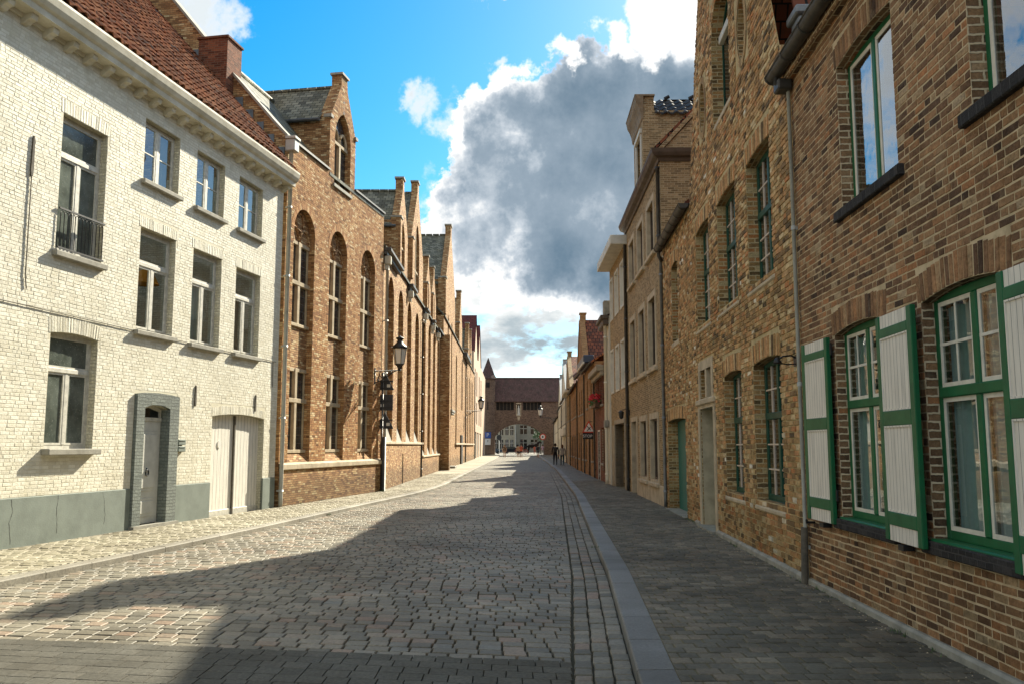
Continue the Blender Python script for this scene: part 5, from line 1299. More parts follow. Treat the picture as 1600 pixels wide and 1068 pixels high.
q = E_.mb(); q.bbox(.4, .55, -.3, .03, .06, 2.68); q.bbox(.4, 3.75, -.3, .04, 2.52, 2.68); q.bbox(3.6, 3.75, -.3, .03, .06, 2.68); q.bbox(2.6, 2.72, -.66, -.5, .1, 2.55); E_.add('door_surround', q, 'grey_cornice')
q = E_.mb(); q.bbox(4.0, 4.7, -.1, .02, .06, 2.5); E_.add('side_door', q, 'grey_cornice')
E_.roof(0, 4.95, .1, 9.3, -4, 10.5, 'lead')

# ------------------------------------------------------------------ narrow white house, right
def wr(y): return (wallR(y), y)
def wdir(y0, y1): return (wallR(y1) - wallR(y0)) / (y1 - y0)
G = House('white_house', 'narrow white rendered house with a tall drain pipe', 'house', (4.06, 35.95), 0.01, 1)
gd_ = rect(.35, .95, .05, 2.5); gw_ = rect(.5, 1.2, 3.4, 6.2)
G.wall([(0, 0), (2.15, 0), (2.15, 7.1), (0, 7.1)], [(gw_, .2)], 'white_wall', 8)
w = G.window(.5, 1.2, 3.4, 6.2, .1, 'white_frame', 'dark_glass', cols=1, transom=5.2)
q = G.mb(); q.bbox(-.05, 2.2, .0, .35, 6.95, 7.12, .02); q.bbox(-.02, 2.17, 0, .25, 6.7, 6.95, .03); G.add('cornice', q, 'brown_cornice')
q = G.mb(); q.bbox(.05, .45, -.3, .2, 7.1, 7.75, .03); G.add('vent_box', q, 'sill_stone')
G.pipe(.30, .1, 6.7, .07, .12, 'white_wall'); G.roof(0, 2.15, .1, 7.12, -4, 9, 'tile_red_far')
q = G.mb(); q.bbox(1.3, 1.95, -.1, .03, .1, 2.3); G.add('door', q, 'white_frame')
q = G.mb(); q.bbox(.15, .45, .02, .22, 2.45, 2.75, .03); G.add('hopper', q, 'sill_stone')

# ------------------------------------------------------------------ generic far terraces, right
def terrace(name, label, y0, y1, mat, eave, ups, downs, doors, frame='bar_white', sill='sill_stone', zu=(3.7, 5.1), zd=(.9, 2.5), roofm='tile_red_far', slope=(-4, 3.5), corn=None, gable=None, surround=None, group=None, cat='house', dx=0.0, gm='dark_glass', arched=False):
    dirx = wdir(y0, y1); h = House(name, label, cat, (wallR(y0) + dx, y0 + .02), dirx, 1, group)
    k = h.k; Lh = (y1 - y0) * k - .02
    W = lambda y: (y - y0) * k
    ops = [(W(a), W(c), zu[0], zu[1], 'w') for a, c in ups] + [(W(a), W(c), zd[0], zd[1], 'w') for a, c in downs] + [(W(a), W(c), .05, 2.35, 'd') for a, c in doors]
    hl = [((seg(a, c, z0, z1, .12) if arched else rect(a, c, z0, z1)), .2) for (a, c, z0, z1, t) in ops]
    out = [(0, 0), (Lh, 0), (Lh, eave)]
    if gable:
        gp, gz = gable; out += [(W(gp) + .25, gz), (W(gp) + .25, gz + .5), (W(gp) - .25, gz + .5), (W(gp) - .25, gz)]
    out += [(0, eave)]
    h.wall(out, hl, mat, 8)
    for (a, c, z0, z1, t) in ops:
        if t == 'w':
            w = h.window(a, c, z0, z1, .12, frame, gm, cols=2, transom=z0 + (z1 - z0) * .68, fw=.07, mw=.06, sill=.09, sill_mat=sill, sill_over=.05, sill_out=.07)
        else:
            q = h.mb(); q.bbox(a, c, -.2, -.14, .1, 2.35); dd = h.add('door', q, 'wood_brown')
            q = h.mb(); q.box(a - .08, a, -.1, .015, .06, 2.42); q.box(c, c + .08, -.1, .015, .06, 2.42); q.box(a, c, -.1, .015, 2.35, 2.42); h.add('door_frame', q, surround or frame)
    if gable:
        gp, gz = gable; m = h.mb()
        for (ua, ub) in ((-.05, W(gp)), (Lh + .05, W(gp))):
            for dz in (0, -.1): m.face([(ua, -.25, eave + dz), (ua, -9, eave + dz), (ub, -9, gz + .15 + dz), (ub, -.25, gz + .15 + dz)])
        h.add('roof', m, roofm)
        m = h.mb()
        for (ua, ub) in ((-.05, W(gp) - .25), (Lh + .05, W(gp) + .25)):
            m.raw([(ua, -.28, eave), (ua, .06, eave), (ub, .06, gz), (ub, -.28, gz), (ua, -.28, eave + .14), (ua, .06, eave + .14), (ub, .06, gz + .14), (ub, -.28, gz + .14)], [(4, 5, 6, 7), (0, 1, 5, 4), (1, 2, 6, 5), (2, 3, 7, 6), (3, 0, 4, 7), (0, 1, 2, 3)])
        m.box(W(gp) - .30, W(gp) + .30, -.4, .05, gz + .5, gz + .58); m.box(W(gp) - .25, W(gp) + .25, -.35, -.003, gz - .3, gz + .5)
        h.add('coping', m, 'coping_grey' if mat in ('white_wall', 'cream_paint') else mat)
    else: h.roof(0, Lh, .2, eave, slope[0], eave + slope[1], roofm)
    if corn:
        q = h.mb(); q.bbox(-.02, Lh + .02, 0, .35, eave - .22, eave + .06, .03); q.bbox(-.01, Lh + .01, 0, .2, eave - .42, eave - .22, .03); h.add('cornice', q, corn)
    else: h.gutter(0, Lh, .2, eave, .09, 'dark_zinc')
    h.pipe(Lh - .12, .1, eave - .1, .045, .07, 'dark_zinc')
    return h
t = terrace('terraced_house', 'low red brown brick house with slatted shutters and a red flower box under its window', 38.15, 43.2, 'red_brick', 5.2, [(38.7, 39.7), (40.2, 41.2), (41.7, 42.7)], [(38.6, 39.8)], [(40.6, 41.6)], zu=(3.55, 4.9), corn='grey_cornice', roofm='tile_orange')
for a in (38.45, 39.72, 41.22):
    m = t.mb()
    for i in range(12): m.box(a - 38.15, a - 38.15 + .42, .02, .05, 3.55 + i * .11, 3.55 + i * .11 + .08)
    t.add('shutter', m, 'red_brick')
m = t.mb()
for i in range(16): m.box(.15, .85, .02, .05, .6 + i * .115, .6 + i * .115 + .085)
t.add('shutter', m, 'wood_brown')
t = terrace('terraced_house', 'amber brick house with a dark blue eaves box and a row of tall windows', 43.2, 50.4, 'amber_brick', 5.9, [(43.8, 44.7), (45.2, 46.1), (48.0, 48.9)], [(44.6, 45.5), (49.2, 50.0)], [(46.6, 47.6), (43.5, 44.2)], frame='brown_cornice', zu=(3.75, 5.3), roofm='tile_orange', slope=(-2, 1.4))
q = t.mb(); q.bbox(.3, 5.4, .0, .55, 5.85, 6.25, .04); t.add('eaves_box', q, 'navy'); q = t.mb(); q.bbox(.25, 5.45, .5, .58, 5.78, 5.9, .01); t.add('eaves_trim', q, 'canopy_white')
terrace('terraced_house', 'amber brick gable house with a steep dark red tiled roof', 50.4, 57.4, 'amber_brick', 6.1, [(51.3, 52.2), (53.0, 53.9), (55.0, 55.9)], [(51.4, 52.5), (55.4, 56.4)], [(53.6, 54.6)], frame='brown_cornice', zu=(3.6, 5.1), gable=(54.2, 9.4))
terrace('terraced_house', 'long low orange brick house with an orange tiled roof, beyond the amber gable house', 57.4, 70, 'amber_brick', 5.8, [(58.2, 59.2), (60, 61), (62, 63), (64, 65), (66.5, 67.5)], [(59, 60.2), (63.6, 64.8), (67.6, 68.8)], [(61.4, 62.4), (65.8, 66.8)], frame='brown_cornice', roofm='tile_orange', slope=(-2, 1.6))
t = terrace('terraced_house', 'brown gable house with white cornice and dark red tiled roof with chimney pots', 70, 80, 'tan_brick', 6.3, [(71, 72.4), (73.6, 75), (76.4, 77.8)], [(72, 73.4)], [(75.4, 76.6)], gable=(76.5, 9.4), zu=(3.8, 5.4))
q = t.mb(); q.bbox(.5, 9, .0, .5, 6.0, 6.3, .05); t.add('cornice', q, 'canopy_white')
q = t.mb(); q.bbox(4.8, 5.8, -4.2, -3.4, 8.4, 9.9); q.lathe(5.1, -3.8, [(.12, 9.9), (.10, 10.5)], 8); q.lathe(5.5, -3.8, [(.12, 9.9), (.10, 10.4)], 8); q.lathe(4.9, -1.6, [(.12, 9.2), (.1, 10.6), (.2, 10.65), (.2, 10.8), (.05, 10.95)], 8); t.add('chimney', q, 'red_brick')
t = terrace('terraced_house', 'grey panelled house with a dark red gable roof edged in white', 80, 95, 'white_wall', 6.2, [(81.5, 83.5), (84.5, 86.5), (88, 90), (91.5, 93.5)], [(86, 88.4)], [(82, 83.4), (90, 91.2)], gable=(89.5, 10.0), zu=(3.8, 5.6))
q = t.mb(); q.bbox(1, 13, .0, .3, 2.6, 3.4, .05); t.add('sign_board', q, 'canopy_white')
terrace('terraced_house', 'cream house with a stone ground floor, second before the gate', 95, 112, 'cream_paint', 6.0, [(97, 98.6), (100, 101.6), (104, 105.6), (108, 109.6)], [(100, 102), (108, 110)], [(104, 105.4)], gable=(104, 9.6), zu=(3.8, 5.4))
t = terrace('terraced_house', 'cream house with a dark gutter, last before the gate', 112, 148, 'cream_paint', 5.4, [(115, 117), (121, 123), (128, 130), (136, 138)], [(116, 118), (130, 132)], [(123, 124.6)], zu=(3.5, 4.8), slope=(-4, 2.5))
# ------------------------------------------------------------------ arched gate at the end of the street
GT = House('arched_gate', 'brick gatehouse bridging the street with a wide arch, tiled roof and round stair tower', 'gatehouse', (-3.0, 150.0), 0.0, 1)
GT.e.rotation_euler = (0, 0, 0)      # local x runs across the street, d points to the camera
GT.s = -1
ar = seg(.0, 8.55, -.4, 5.44, 2.2, 20); ar = [(a + .0, z) for a, z in ar]
wl = rect(.25, 3.35, 7.75, 9.15); wl2 = rect(4.9, 8.1, 7.75, 9.15); nc = arch(3.85, 4.45, 6.9, 8.5)
m = GT.mb(); o_ = [(-.2, 0), (0, 0)] and [(-.3, -.3), (13, -.3), (13, 9.3), (-.3, 9.3)]
m.sheet(o_, 0, [ar, wl, wl2, nc]); m.reveal(ar, 0, -4.5); m.sheet(o_, -4.5, [ar]); m.reveal(wl, 0, -.5); m.reveal(wl2, 0, -.5); m.reveal(nc, 0, -.3); m.sheet(nc, -.3)
GT.add('wall', m, 'gate_brick')
for w_ in (wl, wl2):
    m = GT.mb(); m.sheet(w_, -.45); w = GT.add('gallery_window', m, 'dark_in')
    m = GT.mb()
    for i in range(6): u = w_[0][0] + (w_[1][0] - w_[0][0]) * i / 5; m.bbox(u - .05, u + .05, -.44, -.3, 7.75, 9.15)
    GT.add('mullion', m, 'brown_cornice', w)
GT.roof(-.3, 13, .25, 9.3, -2.5, 13.45, 'tile_gate', dback=-5.2, zback=9.3)
m = GT.mb(); m.tube([(-.3, -2.5, 13.48), (13, -2.5, 13.48)], .14, 8); GT.add('ridge_tile', m, 'tile_gate')
m = GT.mb(); m.lathe(-1.15, -.4, [(1.30, -.3), (1.30, 13.0), (1.42, 13.05), (1.42, 13.25)], 8, False, R(22.5)); t = GT.add('stair_tower', m, 'gate_brick')
m = GT.mb(); m.lathe(-1.15, -.4, [(1.65, 13.2), (1.2, 13.9), (.03, 16.9)], 8, False, R(22.5)); GT.add('tower_roof', m, 'tile_gate', t)
for bx in ((-1.55, -.85, .78, .83, 11.6, 12.5), (-1.25, -1.1, .78, .83, 7.8, 9.2)): m = GT.mb(); m.bbox(*bx); GT.add('tower_window', m, 'dark_in', t)
m = GT.mb(); m.bbox(3.72, 4.58, .0, .12, 6.7, 6.9, .03); m.bbox(3.7, 3.85, 0, .1, 6.9, 8.7); m.bbox(4.45, 4.6, 0, .1, 6.9, 8.7); m.bbox(3.7, 4.6, 0, .12, 8.8, 9.0, .03); m.prism([(3.9, 6.65), (4.4, 6.65), (4.3, 6.0), (4.0, 6.0)], 0, .1); GT.add('niche_frame', m, 'sand_stone')
m = MB(); m.lathe(0, 0, [(.25, 0), (.24, .3), (.20, .8), (.22, 1.1), (.15, 1.25), (.09, 1.32), (.13, 1.45), (.12, 1.6), (.05, 1.68)], 10); st = m.build('statue', 'canopy_white', None, (1.15, 150.05, 6.9)); tag(st, 'small pale statue of a standing figure in the niche above the gate arch', 'statue')

M['square_cream'] = paint_mat('square_cream', (0.36, 0.34, 0.26), 0.8, 0.1, 0.5)
M['square_grey'] = paint_mat('square_grey', (0.27, 0.26, 0.22), 0.8, 0.1, 0.5)
# buildings beyond the arch
def block(name, label, x0, x1, y, ztop, mat, wins, roofm='slate', group=None):
    h = House(name, label, 'building', (x0, y), 0.0, -1, group); h.e.rotation_euler = (0, 0, 0); h.s = -1
    h.wall([(0, 0), (x1 - x0, 0), (x1 - x0, ztop), (0, ztop)], [(rect(*w), .2) for w in wins], mat, 9)
    for w in wins:
        q = h.mb(); q.sheet(rect(*w), -.15); ww = h.add('window', q, 'dark_glass'); q = h.mb(); c0 = (w[0] + w[1]) / 2; q.bbox(c0 - .05, c0 + .05, -.15, -.08, w[2], w[3]); q.bbox(w[0], w[1], -.15, -.08, w[2] + (w[3] - w[2]) * .6, w[2] + (w[3] - w[2]) * .65); h.add('mullion', q, 'white_frame', ww)
    h.roof(0, x1 - x0, .2, ztop, -4.5, ztop + 3.5, roofm)
    return h
block('square_house', 'cream house with narrow windows seen left through the gate arch', -6.5, .8, 212, 9.0, 'square_cream', [(a, a + .75, z, z + 2.2) for z in (.9, 4.2) for a in (1.0, 2.3, 3.6, 4.9, 6.1)])
block('square_house', 'pale house with broad windows seen in the middle through the gate arch', .9, 14, 222, 9.5, 'square_grey', [(a, a + 1.7, z, z + 2.2) for z in (1.0, 4.6) for a in (1.2, 3.9, 7.0, 10)])
block('square_house', 'red brick house at the far left edge of the gate arch', -22, -6.6, 190, 7.5, 'red_brick', [(a, a + 1.1, z, z + 1.9) for z in (1.0, 4.4) for a in (9, 12, 13.8)])
block('square_house', 'brown brick house behind the right side of the gate arch', 14.2, 30, 200, 8.0, 'tan_brick', [(a, a + 1.2, z, z + 1.9) for z in (1.0, 4.4) for a in (1.0, 4, 8)])

# tree on the square
def tree(name, label, x, y, h_, r, n=900):
    e = empty(name, (x, y, 0)); tag(e, label, 'tree')
    m = MB(); m.tube([(0, 0, 0), (.05, .02, h_ * .35), (.0, .1, h_ * .6), (.1, 0, h_ * .8)], .16, 8, .05)
    for q in range(7):
        a = q * .9; m.tube([(0, 0, h_ * (.35 + .05 * q)), (r * .6 * math.cos(a), r * .6 * math.sin(a), h_ * (.5 + .06 * q))], .05, 5, .02)
    m.build('trunk', 'rust', e)
    m = MB(); rr = random.Random(5)
    cl = [(rr.uniform(-.6, .6) * r, rr.uniform(-.6, .6) * r, h_ * rr.uniform(.5, .92), r * rr.uniform(.3, .5)) for _ in range(14)]
    for i in range(n):
        c = rr.choice(cl); d_ = Vector((rr.gauss(0, 1), rr.gauss(0, 1), rr.gauss(0, .8))).normalized() * c[3] * rr.uniform(.6, 1.1)
        p = Vector(c[:3]) + d_; s_ = .14 * rr.uniform(.6, 1.3)
        a = Vector((rr.gauss(0, 1), rr.gauss(0, 1), rr.gauss(0, 1))).normalized(); b_ = a.orthogonal().normalized()
        m.face([tuple(p - a * s_), tuple(p + b_ * s_ * .6), tuple(p + a * s_), tuple(p - b_ * s_ * .6)])
    m.build('crown', 'leaf', e); return e
tree('tree', 'small bright green tree at the right edge of the gate arch', 5.6, 172, 5.6, 1.5)

# ------------------------------------------------------------------ wall lanterns and signs
def lantern(label, loc, rz, arm=.85, scale=1.0, group='street lanterns on wall brackets'):
    """bracket rooted at the wall; local +x points out over the street"""
    e = empty('wall_lantern', loc, rz); tag(e, label, 'street lamp', group); e.scale = (scale,) * 3
    m = MB(); m.tube([(0, 0, -.05), (0, 0, .14)], .022, 8); m.tube([(0, 0, .10), (arm, 0, .12)], .018, 8); m.tube([(arm, 0, .12), (arm + .06, 0, .12)], .028, 8)
    m.box(-.03, .01, -.05, .05, -.35, .2)
    m.tube([(0, 0, -.3), (.18, 0, -.25), (.42, 0, -.12), (.66, 0, .06), (arm - .1, 0, .11)], .02, 6)
    sp = [(.30 + (.15 - .0105 * i) * math.cos(i * .62 + 2.4), 0, -.03 + (.15 - .0105 * i) * math.sin(i * .62 + 2.4)) for i in range(14)]; m.tube(sp, .019, 5)
    sp = [(.57 + (.06 - .004 * i) * math.cos(i * .7 + 1), 0, .06 + (.06 - .004 * i) * math.sin(i * .7 + 1)) for i in range(11)]; m.tube(sp, .014, 5)
    sp = [(.10 + (.07 - .006 * i) * math.cos(i * .7 + 4), 0, -.22 + (.07 - .006 * i) * math.sin(i * .7 + 4)) for i in range(10)]; m.tube(sp, .014, 5)
    m.build('bracket', 'iron', e)
    x = arm; z = .16
    m = MB(); m.lathe(x, 0, [(.02, z - .05), (.06, z), (.05, z + .03), (.10, z + .10), (.165, z + .16), (.165, z + .18)], 6, False)
    m.lathe(x, 0, [(.245, z + .70), (.265, z + .72), (.27, z + .76), (.22, z + .82), (.13, z + .90), (.09, z + .98), (.09, z + 1.03), (.15, z + 1.05), (.15, z + 1.08), (.06, z + 1.12), (.02, z + 1.16)], 12, True)
    for i in range(6):
        q = 2 * math.pi * i / 6; m.tube([(x + .165 * math.cos(q), .165 * math.sin(q), z + .16), (x + .245 * math.cos(q), .245 * math.sin(q), z + .71)], .011, 5)
        m.tube([(x + .255 * math.cos(q), .255 * math.sin(q), z + .74), (x + .30 * math.cos(q), .30 * math.sin(q), z + .78)], .012, 5)
    m.build('lamp_cage', 'iron', e)
    m = MB(); m.lathe(x, 0, [(.155, z + .175), (.235, z + .705)], 6, False); m.build('lamp_glass', 'lamp_glass', e)
    return e
lantern('large black lantern with milky glass on a scrolled bracket above three sign backs', (-4.81, 30.25, 4.19), R(-8), .88)
lantern('small distant wall lantern on the long left brick wing', (-4.5, 84.0, 4.9), R(0), 1.25, 1.2)
lantern('distant wall lantern on the right near the gate arch', (6.6, 128.0, 5.6), R(180), 1.6, 1.5)
def lamp_small(label, loc, rz):
    e = empty('door_lamp', loc, rz); tag(e, label, 'lamp', 'small lamps over doors')
    m = MB(); m.box(-.02, .02, -.06, .06, -.1, .1); m.tube([(0, 0, .05), (.16, 0, .12), (.30, 0, .06)], .013, 6); m.build('bracket', 'iron', e)
    m = MB(); m.lathe(.30, 0, [(.02, .08), (.10, .03), (.11, 0), (.09, -.01), (.075, -.18), (.03, -.22)], 8, False); m.build('lamp_body', 'iron', e)
lamp_small('black wall lamp at the corner of the canopy house beside its door', (4.17, 30.7, 2.85), R(180))
# lamp on the gable house: thin black arm with round shade
e = empty('wall_lamp', (3.495, 10.52, 2.72), R(180)); tag(e, 'black wall lamp with bent arm on the old brick beside the drain pipe', 'lamp')
m = MB(); m.box(-.01, .03, -.07, .07, -.06, .06); m.tube([(0, 0, .03), (.08, 0, .07), (.18, -.0, .06), (.26, -.0, .0)], .012, 6); m.tube([(0, .0, -.03), (.12, 0, -.04), (.24, 0, -.02)], .009, 6); m.lathe(.25, 0, [(.015, .05), (.03, .035), (.05, -.01), (.05, -.03)], 10); m.build('lamp_arm', 'iron', e)

# three traffic signs seen from behind, on the corner of the brick hall
def sign_plate(e, pts, mat_b='sign_back', name='sign_plate', x=0.0):
    m = MB(); vs = [(x, p[0], p[1]) for p in pts]; n = len(pts)
    m.raw(vs + [(x + .02, p[0], p[1]) for p in pts], [tuple(range(n)), tuple(range(n, 2 * n))] + [(i, (i + 1) % n, n + (i + 1) % n, n + i) for i in range(n)]); return m.build(name, mat_b, e)
for (lab, zc, kind) in (('topmost of three sign backs on the brick hall corner, triangular', 3.92, 't'), ('middle of three sign backs on the brick hall corner, square', 3.22, 's'), ('lowest of three sign backs on the brick hall corner, triangular', 2.55, 't')):
    e = empty('traffic_sign', (-4.55, 30.86, zc), R(90)); tag(e, lab, 'sign', 'signs on the hall corner')
    # local x along the street away from camera, y towards the wall
    pts = [(.30, -.26), (-.34, -.26), (-.02, .34)] if kind == 't' else [(.30, -.28), (-.30, -.28), (-.30, .28), (.30, .28)]
    sign_plate(e, pts, 'sign_back')
    m = MB(); m.box(-.05, -.004, -.30, .34, -.22, -.17); m.box(-.05, -.004, -.30, .34, .02, .07); m.build('sign_bracket', 'iron', e)
    m = MB(); m.box(-.012, -.003, -.20 if kind == 't' else .02, -.08 if kind == 't' else .14, -.16, -.05); m.build('sticker', 'blind_white', e)
e = empty('sign_post', (-4.50 - .12, 30.86, .1)); tag(e, 'black post against the brick hall corner carrying the three signs', 'post'); m = MB(); m.tube([(0, 0, 0), (0, 0, 4.2)], .035, 8); m.build('post', 'iron', e)
# warning triangle over the right pavement, with a plate under it
def facing_sign(name, label, x, y, zc, group=None):
    e = empty(name, (x, y, zc)); tag(e, label, 'sign', group); return e
def flat(e, pts, mat, y, name):   # upright plate facing the camera
    m = MB(); m.prism(pts, y, y + .012); return m.build(name, mat, e)
SX, SY, SZ = 3.98, 45.0, 2.62
e = facing_sign('warning_sign', 'red bordered warning triangle with a dark lettered plate hung over the right pavement', SX, SY, SZ); e.scale = (.64,) * 3
flat(e, [(-.56, -.42), (.56, -.42), (0, .58)], 'sign_red', 0, 'sign_border'); flat(e, [(-.40, -.32), (.40, -.32), (0, .38)], 'sign_white', -.016, 'sign_face')
m = MB()
for s_ in (1, -1): m.raw([(-.17, -.03, -.22 * s_ - .04), (-.12, -.03, -.27 * s_ - .04), (.17, -.03, .14 * s_ - .04), (.12, -.03, .19 * s_ - .04)], [(0, 1, 2, 3)])
m.v = [(x, y, z * .8 - .04) for x, y, z in m.v]
m.build('cross_mark', 'sign_black', e)
m = MB(); m.box(-.5, .62, 0, .02, -.92, -.46); m.build('plate', 'sign_black', e)
def text(s, size, e, loc, mat, name='lettering'):
    cu = bpy.data.curves.new(name, 'FONT'); cu.body = s; cu.size = size; cu.align_x = 'CENTER'; cu.align_y = 'CENTER'; cu.extrude = .002
    o = bpy.data.objects.new(name, cu); col.objects.link(o)
    dg = bpy.context.evaluated_depsgraph_get(); me = bpy.data.meshes.new_from_object(o.evaluated_get(dg)); bpy.data.objects.remove(o)
    o = bpy.data.objects.new(name, me); col.objects.link(o); o.parent = e; o.location = loc; o.rotation_euler = (R(90), 0, 0); me.materials.clear(); me.materials.append(M[mat]); return o
text('STOP', .32, e, (-.10, -.008, -.69), 'sign_white'); text('m', .22, e, (.46, -.008, -.70), 'sign_white')
m = MB(); m.box(.0, .62, .03, .07, .45, .50); m.box(.58, .62, .03, .07, -.9, .50); m.box(-.5, .62, .022, .06, -.46, -.42); m.build('sign_frame', 'iron', e)
# parking sign on the tower
e = facing_sign('parking_sign', 'blue parking sign over a small white plate on the gate tower', -4.15, 148.55, 3.4)
flat(e, [(-.55, -.45), (.55, -.45), (.55, .55), (-.55, .55)], 'sign_blue', 0, 'sign_face'); text('P', .9, e, (0, -.006, .05), 'sign_white')
flat(e, [(-.5, -1.6), (.5, -1.6), (.5, -.55), (-.5, -.55)], 'sign_white', 0, 'plate'); text('P', .5, e, (0, -.006, -1.0), 'sign_black')
# round red sign by the right of the arch
e = facing_sign('round_sign', 'round red and white sign on a post at the right side of the gate arch', 5.2, 147.0, 3.15)
m = MB(); m.prism(ellipse(0, 0, .55, .55, 20), 0, .02); m.build('sign_border', 'sign_red', e); m = MB(); m.prism(ellipse(0, 0, .38, .38, 20), -.016, -.003); m.build('sign_face', 'sign_white', e); m = MB(); m.prism(ellipse(0, 0, .13, .2, 12), -.026, -.018); m.build('sign_mark', 'sign_black', e)
m = MB(); m.tube([(0, .06, -3.05), (0, .06, .4)], .045, 8); m.build('sign_post', 'zinc', e)
e = facing_sign('round_sign', 'dark round sign seen from behind on the square left of the gate arch', -2.6, 176, 3.3)
m = MB(); m.prism(ellipse(0, 0, .5, .55, 20), 0, .03); m.build('sign_plate', 'sign_back', e); m = MB(); m.tube([(0, .06, -3.3), (0, .06, .4)], .05, 8); m.build('sign_post', 'zinc', e)

# flower box
e = empty('flower_box', (3.98, 40.6, 3.45), R(90)); tag(e, 'box of red flowers hanging under a window on the right', 'flower box')
m = MB(); m.box(-1.0, 1.0, -.05, .18, 0, .22); m.build('planter', 'wood_brown', e)
for (nm, mt, n, z0, z1) in (('foliage', 'leaf', 160, .12, .35), ('flowers', 'flower', 200, .25, .58)):
    m = MB()
    for i in range(n):
        p = Vector((random.uniform(-1, 1), random.uniform(-.1, .3), random.uniform(z0, z1))); s_ = random.uniform(.04, .08)
        a = Vector((random.gauss(0, 1), random.gauss(0, 1), random.gauss(0, 1))).normalized(); b_ = a.orthogonal().normalized()
        m.face([tuple(p - a * s_), tuple(p + b_ * s_), tuple(p + a * s_), tuple(p - b_ * s_)])
    m.build(nm, mt, e)

# tufts of weeds where walls meet the pavement
m = MB(); rr = random.Random(3)
def tuft(x, y, z, n, hh):
    for i in range(n):
        a = rr.uniform(0, 6.28); l = hh * rr.uniform(.5, 1.1); px, py = x + rr.gauss(0, .04), y + rr.gauss(0, .04); w = .006
        tip = (px + l * .6 * math.cos(a), py + l * .6 * math.sin(a), z + l)
        m.face([(px - w * math.sin(a), py + w * math.cos(a), z), (px + w * math.sin(a), py - w * math.cos(a), z), tip])
for i in range(60):
    y = rr.uniform(6, 20); tuft(wallR(y) - .06, y, .09, rr.randint(6, 14), rr.uniform(.03, .07))
for (x, y, n, hh) in ((kerbL(21.5) + .04, 21.5, 26, .07), (kerbL(15.3) + .03, 15.3, 12, .05), (-4.62, 30.9, 34, .16), (-4.55, 30.6, 16, .1), (-5.85, 24.2, 12, .09), (-5.6, 25.6, 12, .08), (-6.1, 23.1, 14, .1), (kerbR(14) - .02, 14, 10, .04), (3.42, 9.9, 16, .06)): tuft(x, y, .0 if abs(x - kerbL(y)) < .2 else .09, n, hh)
for i in range(40):
    y = rr.uniform(30, 60); tuft(kerbL(y) + rr.uniform(0, .1), y, -.01, 6, .05)
tag(m.build('weeds', 'leaf'), kind='stuff')
# crumbs of mortar and dry leaves along the right wall
m = MB()
for i in range(150):
    y = rr.uniform(6, 20); x = wallR(y) - abs(rr.gauss(0, .16)) - .02; s_ = rr.uniform(.004, .014); a = rr.uniform(0, 3)
    p = [(x + s_ * math.cos(a + q), y + s_ * math.sin(a + q) * rr.uniform(.6, 1.2), .105) for q in (0, 2.1, 4.2)]; m.raw(p + [(x, y, .105 + s_ * .8)], [(0, 1, 3), (1, 2, 3), (2, 0, 3)])
tag(m.build('crumbs', 'sand_stone'), kind='stuff')
# drain ironwork in the road corner
e = MB(); e.lathe(0, 0, [(.30, 0), (.31, .012), (.27, .016), (.0, .016)], 20); o = e.build('manhole_cover', 'kerb_pale', None, (-3.55, 5.93, .0)); tag(o, 'round pale cover in the dark pavers at the bottom left', 'cover')

# ------------------------------------------------------------------ people and horse
def skin_body(name, joints, edges, radii, mats, pick, parent=None):
    me = bpy.data.meshes.new(name); names = list(joints); idx = {n: i for i, n in enumerate(names)}
    me.from_pydata([joints[n] for n in names], [(idx[a], idx[b]) for a, b in edges], []); me.update()
    o = bpy.data.objects.new(name, me); col.objects.link(o)
    md = o.modifiers.new('Skin', 'SKIN'); md.use_smooth_shade = True
    for n in names:
        v = me.skin_vertices[0].data[idx[n]]; r = radii[n]; v.radius = r if isinstance(r, tuple) else (r, r); v.use_root = (n == names[0])
    o.modifiers.new('Sub', 'SUBSURF').levels = 1
    dg = bpy.context.evaluated_depsgraph_get(); dg.update()
    new = bpy.data.meshes.new_from_object(o.evaluated_get(dg)); bpy.data.objects.remove(o); bpy.data.meshes.remove(me)
    new.name = name; new.materials.clear()
    for mt in mats: new.materials.append(M[mt])
    for p in new.polygons: p.use_smooth = True; p.material_index = pick(p.center)
    o = bpy.data.objects.new(name, new); col.objects.link(o)
    if parent: o.parent = parent
    return o
for nm, c in dict(skin=(.42, .25, .17), black_cloth=(.02, .02, .024), grey_cloth=(.32, .31, .29), teal_cloth=(.02, .05, .06), brown_cloth=(.16, .10, .06), red_cloth=(.42, .10, .06), dark_cloth=(.035, .03, .035), tan_cloth=(.34, .20, .12), pink_cloth=(.55, .38, .48), hair_dark=(.03, .02, .015), hair_brown=(.09, .05, .03), horse_coat=(.022, .016, .013), blue_grey=(.07, .09, .11)).items(): M[nm] = cloth_mat(nm, c)
